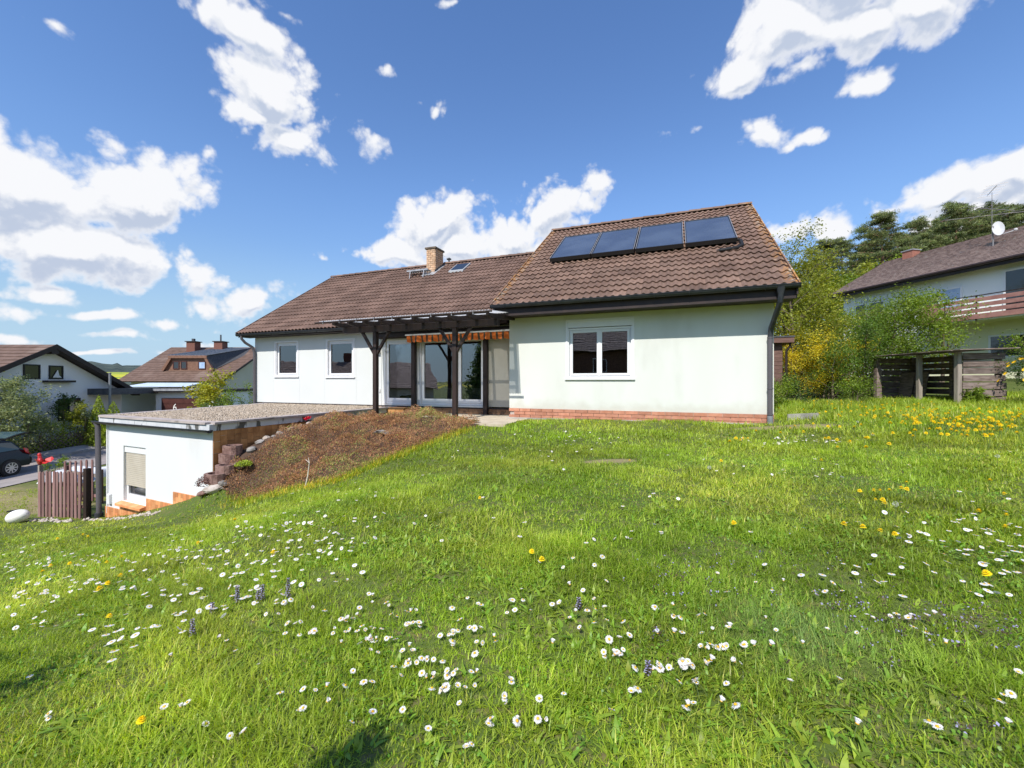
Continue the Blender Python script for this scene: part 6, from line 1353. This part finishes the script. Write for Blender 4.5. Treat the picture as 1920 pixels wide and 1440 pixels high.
# lamp post, hedge with lattice fence, shrubs on the left
lp = empty('lamp_post', (-23.2, 24.0, H(-23.2, 24)), label='thin grey pole standing in front of the carport', category='pole')
obj('pole', MB().tube([(0, 0, 0), (0, 0, .46 - H(-23.2, 24))], .06, 8), M['zinc_pipe'], lp, smooth=True); obj('pole_cap', MB().tube([(0, 0, .46 - H(-23.2, 24)), (0, 0, .50 - H(-23.2, 24))], .085, 8), M['zinc'], lp)
lf = empty('lattice_fence', (-22.75, 18.2, H(-22.75, 18.2)), 0, label='low brown diagonal lattice fence in front of the hedge', category='fence')
lm = MB().bar((0, 0, 0), (0, .75, .70), .02, .035, up=(1, 0, 0)).mesh('lath', M['weathered']); lm2 = MB().bar((.022, .75, 0), (.022, 0, .70), .02, .035, up=(1, 0, 0)).mesh('lath', M['weathered'])
for k in range(26):
    y = -.5 + k * .24; z = H(-22.75, 18.2 + y) - H(-22.75, 18.2) + .1; link('lath', lm, lf, loc=(0, y, z)); link('lath', lm2, lf, loc=(0, y, z))
for k in range(4): y = k * 1.9; obj('post', MB().box(-.06, -.0, y - .04, y + .04, -.2, 1.0), M['weathered'], lf)
def hedge(name, label, x0, x1, y0, y1, h, mat, n, seed, ls=.07):
    r = np.random.default_rng(seed); P = r.uniform(0, 1, (n, 3)); f = r.integers(0, 4, n)
    P[:, 2] = np.where(f == 0, r.uniform(.9, 1.05, n), P[:, 2]); P[:, 0] = np.where(f == 1, r.uniform(.9, 1.05, n), P[:, 0]); P[:, 1] = np.where(f == 2, r.uniform(-.02, .05, n), P[:, 1])
    x = x0 + (x1 - x0) * P[:, 0]; y = y0 + (y1 - y0) * P[:, 1]; hh = h * (1 + .16 * sines(x, y, 3.3, .4)); z = hgt(x, y) + hh * P[:, 2]; V, F = leaf_quads(np.stack([x, y, z], 1), ls, r)
    t = np.clip(1 + .3 * sines(x, y + z, 5, 1) + r.normal(0, .2, n), .4, 1.7); root = empty(name, (x0, y0, H(x0, y0)), label=label, category='hedge'); o = link('foliage', npmesh('foliage', V - np.array([x0, y0, H(x0, y0)]), F, M[mat], tint=np.repeat(np.stack([t, t, t], 1), 4, 0)), root)
    mb = MB()
    for k in range(14): yy = y0 + (y1 - y0) * (k + .5) / 14; mb.tube([((x1 - x0) / 2, yy - y0, 0), ((x1 - x0) / 2 + r.normal(0, .1), yy - y0 + r.normal(0, .1), h * .9)], [.03, .01], 5)
    obj('stems', mb, M['bark'], root)
hedge('hedge', 'trimmed yellow green hedge behind the lattice fence by the road', -23.7, -22.72, 17.6, 25.0, 1.25, 'leaf_thuja', 13000, 8)
hedge('hedge', 'dark overgrown hedge beside the parked car', -24.0, -22.8, 14.0, 17.5, 1.4, 'leaf_dark', 7000, 9)
tree('olive_green_bush', 'big grey green bush in front of the white gabled house', 'bush', -22.9, 19.2, 3.9, 1.75, 'leaf_olive', 14000, .10, .06, .05, 20, 'round', seed=1, stems=4, clump=.26)
tree('slender_shrub', 'loose shrub climbing beside the lower window of the gabled house', 'shrub', -23.0, 21.7, 2.6, .75, 'leaf_yellowgreen', 1800, .09, .03, .1, 12, 'round', seed=2, stems=3)
tree('pale_shrub', 'pale thin leaved shrub between bush and conifers', 'shrub', -22.8, 22.3, 2.2, .7, 'leaf_olive', 1300, .08, .03, .1, 10, 'vase', seed=3, stems=3)
def cone_conifer(label, x, y, Hh, Rr, n, seed):
    r = np.random.default_rng(seed); z = H(x, y); root = empty('conifer', (x, y, z), label=label, category='conifer')
    obj('trunk', MB().tube([(0, 0, 0), (0, 0, Hh * .95)], [.06, .01], 6), M['bark'], root)
    t = 1 - np.sqrt(r.uniform(0, 1, n)); a = r.uniform(0, 6.283, n); rr = Rr * (1 - t) ** .85 * (1 + .13 * np.sin(a * 5 + t * 9) + .10 * np.sin(a * 11 - t * 23)) * r.uniform(.8, 1.04, n)
    V, F = leaf_quads(np.stack([rr * np.cos(a), rr * np.sin(a), .05 + t * Hh], 1), .06, r, up=-.6, aspect=1.6); q = np.clip(1 + .3 * np.sin(a * 7 + t * 30) + r.normal(0, .15, n), .5, 1.6)
    link('crown', npmesh('crown', V, F, M['leaf_thuja'], tint=np.repeat(np.stack([q, q, q], 1), 4, 0)), root)
cone_conifer('small bright green conical conifer, taller one by the grey pole', -22.35, 22.5, 2.75, .62, 9000, 4)
cone_conifer('small bright green conical conifer, lower and broader one by the grey pole', -21.95, 22.9, 2.45, .80, 9000, 5)
tree('yellow_leaved_shrub', 'tall yellow leaved shrub behind the annex roof', 'shrub', -14.5, 20.0, 3.95, 1.0, 'leaf_goldgreen', 5200, .11, .04, .3, 22, 'vase', seed=6, stems=6, clump=.26)
tree('round_evergreen', 'round dark green evergreen behind the annex roof', 'shrub', -12.55, 18.0, 2.40, .85, 'leaf_dark', 7000, .06, .05, .3, 26, 'round', seed=7, stems=3, clump=.34)
tree('light_green_shrub', 'light green shrub at the left corner of the bungalow', 'shrub', -11.4, 17.3, 3.0, .75, 'leaf_green', 2200, .07, .04, .3, 16, 'vase', seed=8, stems=4)
tree('dark_climber', 'dark shrub at the house wall above the grey green bush', 'shrub', -23.9, 21.9, 2.9, .6, 'leaf_dark', 1500, .09, .03, .4, 12, 'round', seed=9, stems=2)
tree('garden_shrub', 'low green shrub by the kerb across from the fence', 'shrub', -17.5, 16.0, 0.9, .4, 'leaf_green', 900, .06, .02, .1, 9, 'round', seed=19, stems=3)

# ------------------------------------------------------------------ right side: shed, woodshed, house
SX, SY = 8.75, 15.6; sz = H(9.5, 15.6)
sh = empty('garden_shed', (SX, SY, sz - .1), HR, label='brown boarded garden shed with gutter behind the right corner', category='shed')
obj('frame', MB().box(.02, 1.17, .02, 2.6, 0, 2.22), M['shed_board'], sh)
bd_ = MB().box(0, 1.19, -.012, .016, 0, .136).mesh('board', M['shed_board'])
for k in range(15): link('board', bd_, sh, loc=(0, 0, .0 + k * .142), rot=(-.05, 0, 0))
obj('roof', MB().box(-.2, 1.5, -.25, 2.9, 2.23, 2.42), M['shed_board'], sh); obj('roof_trim', MB().box(-.22, 1.52, -.27, 2.92, 2.421, 2.47), M['slate'], sh)
obj('downpipe', MB().tube([(1.42, -.1, 2.22), (1.40, -.1, 2.10), (1.30, -.06, 1.92), (1.30, -.06, .05)], .04, 8), M['fascia'], sh, smooth=True)
# woodshed of weathered boards
WS = Vector((13.62, 13.0)); sz = H(13.2, 13.0)
ws = empty('woodshed', (13.62, 12.7, sz - .05), R(-4), label='open weathered wooden log shelter with slatted side in the meadow', category='woodshed')
Hs = 1.66
wid, dep = 1.30, 3.0
for (x, y, t, m_) in ((.07, 0.06, .13, 'weathered_pale'), (.05, 1.35, .12, 'weathered_pale'), (-.02, dep, .17, 'weathered'), (wid - .06, .08, .12, 'weathered'), (wid - .06, dep, .12, 'weathered'), (wid - .06, 1.5, .12, 'weathered')):
    obj('post', MB().box(x - t / 2, x + t / 2, y - t / 2 + .02, y + t / 2 + .02, -.1, Hs - .04), M[m_], ws, bevel=.01)
for k in range(7):
    z = .06 + k * .225; j = random.uniform(-.012, .012)
    o = obj('plank', MB().bar((.12 if k else .9, -.02 + random.uniform(-.008, .008), z + .09), (wid + .02 + random.uniform(-.02, .05), -.02, z + .09 + j), .03, .192), M['weathered'], ws, bevel=.006)
for k in range(7):
    z = .08 + k * .225; obj('plank', MB().bar((wid + .01, .1, z + .08), (wid + .01, dep + .05, z + .08 + random.uniform(-.02, .02)), .025, .185), M['weathered'], ws)
    obj('plank', MB().bar((0.1, dep + .12, z + .08), (wid, dep + .12, z + .08 + random.uniform(-.02, .02)), .025, .195), M['weathered'], ws)
for k in range(15):
    y = -.22 + k * .235; obj('roof_board', MB().bar((-.28 + random.uniform(-.04, .04), y, Hs + .012 + random.uniform(0, .012)), (wid + .06 + random.uniform(-.05, .05), y + random.uniform(-.02, .02), Hs + .055 + random.uniform(0, .015)), .222, .026), M['weathered'], ws)
obj('plank', MB().bar((-.02, .5, .9), (-.02, .5, 1.6), .03, .14), M['weathered'], ws) if False else None
for k, (x, y) in enumerate(((.9, 1.9), (1.05, 2.1), (.8, 2.3))):
    tag(obj('leaning_panel', MB().bar((0, 0, 0), (.16, .0, 1.0), .5, .03, up=(1, 0, 0)), M['weathered'], loc=(WS.x + x, WS.y + y, sz)), ['grey board leaning inside the woodshed, nearest the opening', 'grey board leaning inside the woodshed, middle one', 'grey board leaning inside the woodshed, at the back'][k], 'board')
# house C, two storeys with balcony
dC = Vector((-.2, .98, 0)).normalized(); wC = Vector((.98, .2, 0)).normalized(); oC = Vector((22.1, 18, 0)) - dC * 8
hC = empty('two_storey_house', tuple(oC), math.atan2(dC.y, dC.x), label='white two storey house with brown balcony and satellite dish', category='house')
# local x runs along the facade away from the camera, local y points to the left (towards the lawn)
LC = 15.9; gz = .2
zC = 5.35; obj('wall', MB().box(0, LC, -8.0, 0, -1.5, zC).prism([(LC, 0, zC), (LC, -8, zC), (LC, -4.0, zC + 2.1)], (-.2, 0, 0)), M['mint_far'], hC)
obj('lower_wall', MB().box(0, LC - 4.5, 0.005, .03, -.8, 2.75), M['yellow_far'], hC, label='pale yellow ground floor wall under the balcony')
ridz = zC + .53 * 4.6
far_roof(hC, ((LC + .5, .6, zC - .02), (-.5, .6, zC - .02), (-.5, -4.0, ridz), (LC + .5, -4.0, ridz)), 24, M['far_tile_grey'], lip=.06); far_roof(hC, ((-.5, -8.6, zC - .02), (LC + .5, -8.6, zC - .02), (LC + .5, -4.0, ridz), (-.5, -4.0, ridz)), 8, M['far_tile_grey'])
obj('fascia', MB().box(-.5, LC + .5, .56, .60, zC - .25, zC - .03).box(-.5, LC + .5, 0.01, .56, zC - .14, zC - .11), M['fascia'], hC)
mb = MB(); mb.tube([(-.5, .68, zC - .02), (LC + .5, .68, zC - .02)], .075, 8); obj('gutter', mb, M['fascia'], hC, smooth=True)
def wC_(x0, x1, z0, z1, pane='pane_dark', frame='upvc', t=.08):
    mb = MB().box(x0, x1, .0, .05, z0, z0 + t).box(x0, x1, .0, .05, z1 - t, z1).box(x0, x0 + t, 0, .05, z0 + t, z1 - t).box(x1 - t, x1, 0, .05, z0 + t, z1 - t); w = obj('window', mb, M[frame], hC); obj('pane', MB().box(x0 + t, x1 - t, .034, .038, z0 + t, z1 - t), M[pane], w)
wC_(7.2, 8.6, 3.05, 4.95); wC_(10.05, 11.0, 3.5, 4.6, 'curtain_blue'); wC_(13.5, 14.35, 3.6, 4.6); wC_(14.5, 15.2, 3.6, 4.6); wC_(7.6, 9.1, 1.05, 2.1); wC_(5.0, 6.4, 3.05, 4.95)
for k in range(10): obj('curtain_scallop', MB().box(12.0 + k * .35, 12.27 + k * .35, .04, .05, 4.62, 4.85), M['mint_far'], hC)
bl_ = empty('balcony'); bl_.parent = hC
obj('slab', MB().box(2.0, 11.0, .06, 1.25, 2.72, 2.92), M['yellow_far'], bl_)
for k, z in enumerate((2.78, 3.06, 3.30, 3.54)):
    obj('rail_board', MB().box(2.0, 11.0, 1.27, 1.30, z, z + (.17 if k else .22)), M['balcony_wood'], bl_); obj('rail_board', MB().box(11.02, 11.05, .06, 1.3, z, z + .17), M['balcony_wood'], bl_)
obj('top_rail', MB().box(2.0, 11.05, 1.24, 1.32, 3.79, 3.83), M['fascia'], bl_)
for x in (2.2, 4.4, 6.6, 8.8, 10.9): obj('baluster', MB().box(x, x + .05, 1.22, 1.268, 2.7, 3.8), M['fascia'], bl_)
chc = obj('chimney', MB().box(14.45, 15.0, -3.9, -3.3, 7.2, 7.90), M['chimney_red'], hC); obj('chimney_cap', MB().box(14.4, 15.05, -3.95, -3.25, 7.905, 7.96), M['zinc'], chc)
# dish and aerials on the roof
pM = Vector(at(1862, 455, 20.2)); ds = empty('satellite_dish', tuple(pM), 0, label='white satellite dish on the roof of the two storey house', category='satellite dish')
obj('mast', MB().tube([(0, 0, -.6), (0, 0, .8)], .03, 6), M['aerial'], ds)
mb = MB(); n = 18; vs = [(0, 0, 0)]
for r_, dd in ((.18, .02), (.36, .09)):
    for k in range(n): t = 2 * math.pi * k / n; vs.append((r_ * math.cos(t), -dd, r_ * 1.1 * math.sin(t)))
mb.add([(x, y, z) for x, y, z in vs], [(0, 1 + k, 1 + (k + 1) % n) for k in range(n)] + [(1 + k, 1 + n + k, 1 + n + (k + 1) % n, 1 + (k + 1) % n) for k in range(n)])
do = obj('reflector', mb, M['dish'], ds, smooth=True); do.location = (.12, -.1, .62); do.rotation_euler = (R(-20), 0, R(-38)); do.scale = (.58, .8, 1.0); obj('feed_arm', MB().tube([(.12, 0, .32), (.38, -.55, .40)], .02, 6).ell((.40, -.58, .43), (.07, .07, .07), 8, 6), M['dish'], ds)
ar = empty('roof_aerial', tuple(Vector(at(1860, 415, 20.2))), 0, label='metal television aerial mast above the satellite dish', category='aerial')
mb = MB().tube([(0, 0, -.9), (0, 0, 1.4)], .012, 6); obj('mast', mb, M['aerial'], ar)
for (z, L, n, ang) in ((.55, 1.5, 7, .2), (1.45, .8, 5, .9), (.25, 1.8, 4, -.3)):
    mb = MB(); c, s = math.cos(ang), math.sin(ang); mb.tube([(-c * L, -s * L, z), (c * L, s * L, z + .1)], .014, 5)
    for k in range(n): f = -1 + 2 * k / (n - 1); x, y = c * L * f, s * L * f; mb.tube([(x + s * .35, y - c * .35, z + .05), (x - s * .35, y + c * .35, z + .05)], .009, 4)
    obj('antenna', mb, M['aerial'], ar)

# shrubs and trees on the right
tree('yellow_green_tree', 'tall yellow green leafing tree right behind the bungalow corner', 'tree', 12.9, 18.0, 7.1, 2.5, 'leaf_yellowgreen', 34000, .09, .10, .12, 46, 'round', seed=20, stems=4, clump=.24, tw=6)
tree('yellow_green_tree', 'smaller yellow green tree left of the tall one, partly bare', 'tree', 11.4, 19.5, 7.3, 1.5, 'leaf_yellowgreen', 6000, .07, .07, .2, 26, 'vase', seed=21, stems=3, clump=.28)
tree('forsythia', 'forsythia with yellow blossom beside the brown shed', 'shrub', 11.6, 16.2, 2.1, 1.2, 'leaf_gold', 13000, .06, .04, .08, 26, 'vase', seed=22, stems=6, clump=.26)
tree('forsythia', 'forsythia with yellow blossom further right, behind the dark shrub', 'shrub', 13.3, 17.2, 2.1, 1.2, 'leaf_gold', 10000, .06, .04, .08, 24, 'vase', seed=23, stems=6, clump=.26)
tree('dark_green_shrub', 'dark green dense shrub left of the woodshed', 'shrub', 12.1, 15.7, 2.1, 1.15, 'leaf_mid', 11000, .055, .05, .05, 30, 'round', seed=24, stems=4, clump=.3)
tree('dark_green_shrub', 'dark green shrub directly behind the woodshed', 'shrub', 14.9, 17.4, 2.7, 1.7, 'leaf_mid', 17000, .065, .05, .05, 30, 'round', seed=25, stems=4, clump=.28)
tree('apple_tree', 'fresh green fruit tree spreading above the woodshed', 'tree', 16.9, 18.3, 3.9, 2.1, 'leaf_green', 30000, .08, .09, .15, 40, 'round', seed=26, stems=3, clump=.22)
tree('apple_tree', 'small fruit tree with long shoots right of the larger one', 'tree', 18.3, 17.8, 4.2, 1.1, 'leaf_green', 3200, .085, .06, .2, 26, 'vase', seed=27, stems=4, clump=.2)
tree('apple_tree', 'sparse fruit tree at the right edge before the balcony house', 'tree', 21.3, 16.4, 2.0, 1.3, 'leaf_green', 2600, .085, .06, .2, 22, 'round', seed=28, stems=2, clump=.2)
tree('brown_conifer', 'rust tinged conifer between the fruit trees and the house', 'conifer', 18.6, 21.5, 3.9, 1.0, 'leaf_rust', 7000, .06, .08, .02, 36, 'round', seed=29, clump=.34)
kr = tree('yellow_flowering_shrub', 'green shrub with big yellow blossoms at the right edge', 'shrub', 15.15, 11.9, 1.35, .85, 'leaf_dark', 6500, .05, .03, .05, 22, 'round', seed=30, stems=5, clump=.3)
km = MB()
for k in range(9): t = k * .7; km.add([(0, 0, 0), (.03 * math.cos(t) - .015 * math.sin(t), .03 * math.sin(t) + .015 * math.cos(t), .012), (.05 * math.cos(t), .05 * math.sin(t), .02), (.03 * math.cos(t) + .015 * math.sin(t), .03 * math.sin(t) - .015 * math.cos(t), .012)], [(0, 3, 2, 1)])
km = km.mesh('blossom', M['kerria'])
for k in range(26):
    a, e = random.uniform(2.4, 6.0), random.uniform(-.1, 1.1); r_ = .82; link('blossom', km, kr, loc=(r_ * math.cos(a) * math.cos(e), r_ * math.sin(a) * math.cos(e), .72 + .72 * math.sin(e)), rot=(R(60) * math.cos(e), 0, a + math.pi / 2), scale=(1.3, 1.3, 1.3))
for k, (x, y, h_, r_, m_) in enumerate(((7.6, 12.2, .7, .5, 'leaf_green'), (8.3, 13.0, .9, .6, 'leaf_green'), (9.8, 14.2, .8, .7, 'leaf_dark'), (11.4, 13.9, .8, .6, 'leaf_green'), (13.9, 12.55, .45, .3, 'leaf_green'))):
    tree('low_plant', ['leafy green plant by the right downpipe', 'leafy plant in front of the brown shed', 'dark low shrub between shed and forsythia', 'green low shrub before the dark dense shrub', 'tuft of leaves at the slatted side of the woodshed'][k], 'plant', x, y, h_, r_, m_, 1700, .06, .02, .05, 14, 'round', seed=50 + k, stems=4, clump=.35)
# planks lying by the right corner
a_ = HW((.6, -.0, 0)); obj('edging_board', MB().bar((0, 0, 0), (.75, .1, .02), .03, .16), M['concrete'], loc=(a_.x, a_.y + .3, H(a_.x, a_.y + .3) + .06), label='grey concrete edging board on the ground by the right downpipe', category='board')
# pines on the slope: three different trees, copied
PINES = [(1552, 440, 48), (1590, 437, 52), (1622, 452, 46), (1662, 386, 44), (1700, 425, 50), (1738, 430, 46), (1772, 400, 50), (1802, 362, 46), (1838, 388, 50), (1868, 392, 54), (1896, 368, 50), (1935, 372, 46), (1985, 352, 48), (1520, 478, 58), (1640, 425, 56), (1715, 400, 58), (1770, 385, 60), (1855, 372, 60), (1480, 505, 62), (2050, 340, 50)]
PL = ['dark crown standing alone at the left', 'second dark crown from the left', 'low crown behind the yellow green tree', 'tallest crown left of the roof chimney', 'broad crown above the roof chimney', 'crown above the middle of the tiled roof', 'bushy crown left of the tall one', 'tall crown left of the aerial', 'crown just left of the satellite dish', 'crown behind the satellite dish', 'crown right of the aerial', 'crown at the right edge of the photo', 'crown beyond the right edge', 'far small crown behind the yellow green tree', 'far crown between the alone one and the tallest', 'far crown behind the broad one', 'far crown behind the tall one', 'far crown behind the aerial', 'farthest crown by the bungalow roof', 'crown far beyond the right edge']
protos = []
for k in range(3):
    t_ = tree('pine_tree', 'x', 'pine tree', 0, 0, 16, 3.3 - .2 * k, 'needles', 26000, .36, .26, .32, 40 + 6 * k, 'pine', z=0, seed=60 + k, clump=.20, bark='pine_bark', tw=6, aspect=6.5, up=-.3, spread=1.1, bright=(.35, 1.6))
    protos.append(t_)
for i, (px, py, Y) in enumerate(PINES):
    x = (px - 960) / FPX * Y; z = H(x, Y); top = (HZ - py) / FPX * Y; s = (top - z) / 16.2
    src = protos[i % 3]
    if i < 3: r_ = src
    else:
        r_ = src.copy(); COL.objects.link(r_)
        for c in src.children: cc = c.copy(); COL.objects.link(cc); cc.parent = r_
    r_.location = (x, Y, z - .1); r_.rotation_euler = (0, 0, i * 1.9); r_.scale = (s * .95, s * .95, s); r_['label'] = 'pine tree on the slope, ' + PL[i]; r_['group'] = 'pine trees on the slope behind the two storey house'
# understorey in front of the pines
for k, (px, py, Y) in enumerate(((1560, 520, 34), (1640, 500, 34), (1720, 480, 36), (1500, 540, 30))):
    x = (px - 960) / FPX * Y; z = H(x, Y); tree('broadleaf_tree', 'broad olive green tree in front of the pines, ' + ['behind the yellow green tree', 'above the left roof end', 'behind the red chimney', 'closest to the bungalow roof'][k], 'tree', x, Y, (HZ - py) / FPX * Y - z, 3.0, 'leaf_yellowgreen' if k % 2 else 'leaf_green', 9000, .2, .15, .1, 34, 'round', seed=80 + k, clump=.26)

# ------------------------------------------------------------------ neighbourhood behind the camera (it shows in the window glass)
def back_house(x, y, rz, w, d, ze, zr_, base, label, wall):
    nb = empty('neighbour_house', (x, y, 0), rz, label=label, category='house')
    obj('wall', MB().box(-w / 2, w / 2, -d / 2, d / 2, base, ze).prism([(w / 2, -d / 2, ze), (w / 2, d / 2, ze), (w / 2, 0, zr_ - .2)], (-w, 0, 0)), M[wall], nb)
    for s_ in (1, -1):
        c = ((w / 2 + .5, s_ * (d / 2 + .6), ze - .2), (-w / 2 - .5, s_ * (d / 2 + .6), ze - .2), (-w / 2 - .5, 0, zr_), (w / 2 + .5, 0, zr_)); far_roof(nb, c, 18, M['far_tile_grey'])
    c = obj('chimney', MB().box(-.4, .4, -.9, -.1, zr_ - .6, zr_ + 1.0), M['chimney_far'], nb)
    for k in range(3): simple_window(nb, -w / 3 + k * w / 3 - .6, -w / 3 + k * w / 3 + .6, d / 2, ze - 2.0, ze - .9, frame='upvc', out=1)
back_house(-34, 1, R(-65), 16, 9, -.4, 2.0, -6, 'low dark roofed neighbour house downhill behind the viewer', 'cream_far')
back_house(-8.5, -19.5, R(-21.5), 17, 9, 2.9, 6.3, -2.5, 'neighbour house with grey roof up the garden behind the viewer', 'far_wood')
for k, (x, y, h_, r_) in enumerate(((-19.5, -5, 7.6, 1.9), (-24, -9, 9, 2.6), (-30, 12, 7, 2.0), (9, -25, 9, 3.0))):
    tree('spruce', 'dark spruce in the garden behind the viewer, ' + ['beside the downhill neighbour house', 'tallest one left of the viewer', 'across the road on the far left', 'farthest to the right'][k], 'tree', x, y, h_, r_, 'leaf_dark', 7000, .22, .16, .08, 50, 'cone', seed=90 + k, clump=.26)

tree('shadow_plant', 'slender round crowned plant added just left of the viewer to shade the grass', 'shadow plant', -1.12, .25, 1.98, .17, 'leaf_green', 900, .045, .015, .88, 12, 'round', seed=120, clump=.5)  # unseen plant added beside the camera to cast a shadow on the lawn
tree('garden_shrub', 'leafy shrub added out of view on the left to shade the lawn edge', 'shrub', -3.25, 1.15, 1.7, .42, 'leaf_green', 4500, .06, .03, .25, 22, 'round', seed=121, stems=3, clump=.34)  # extra shrub beyond the left edge, added only for its shadow
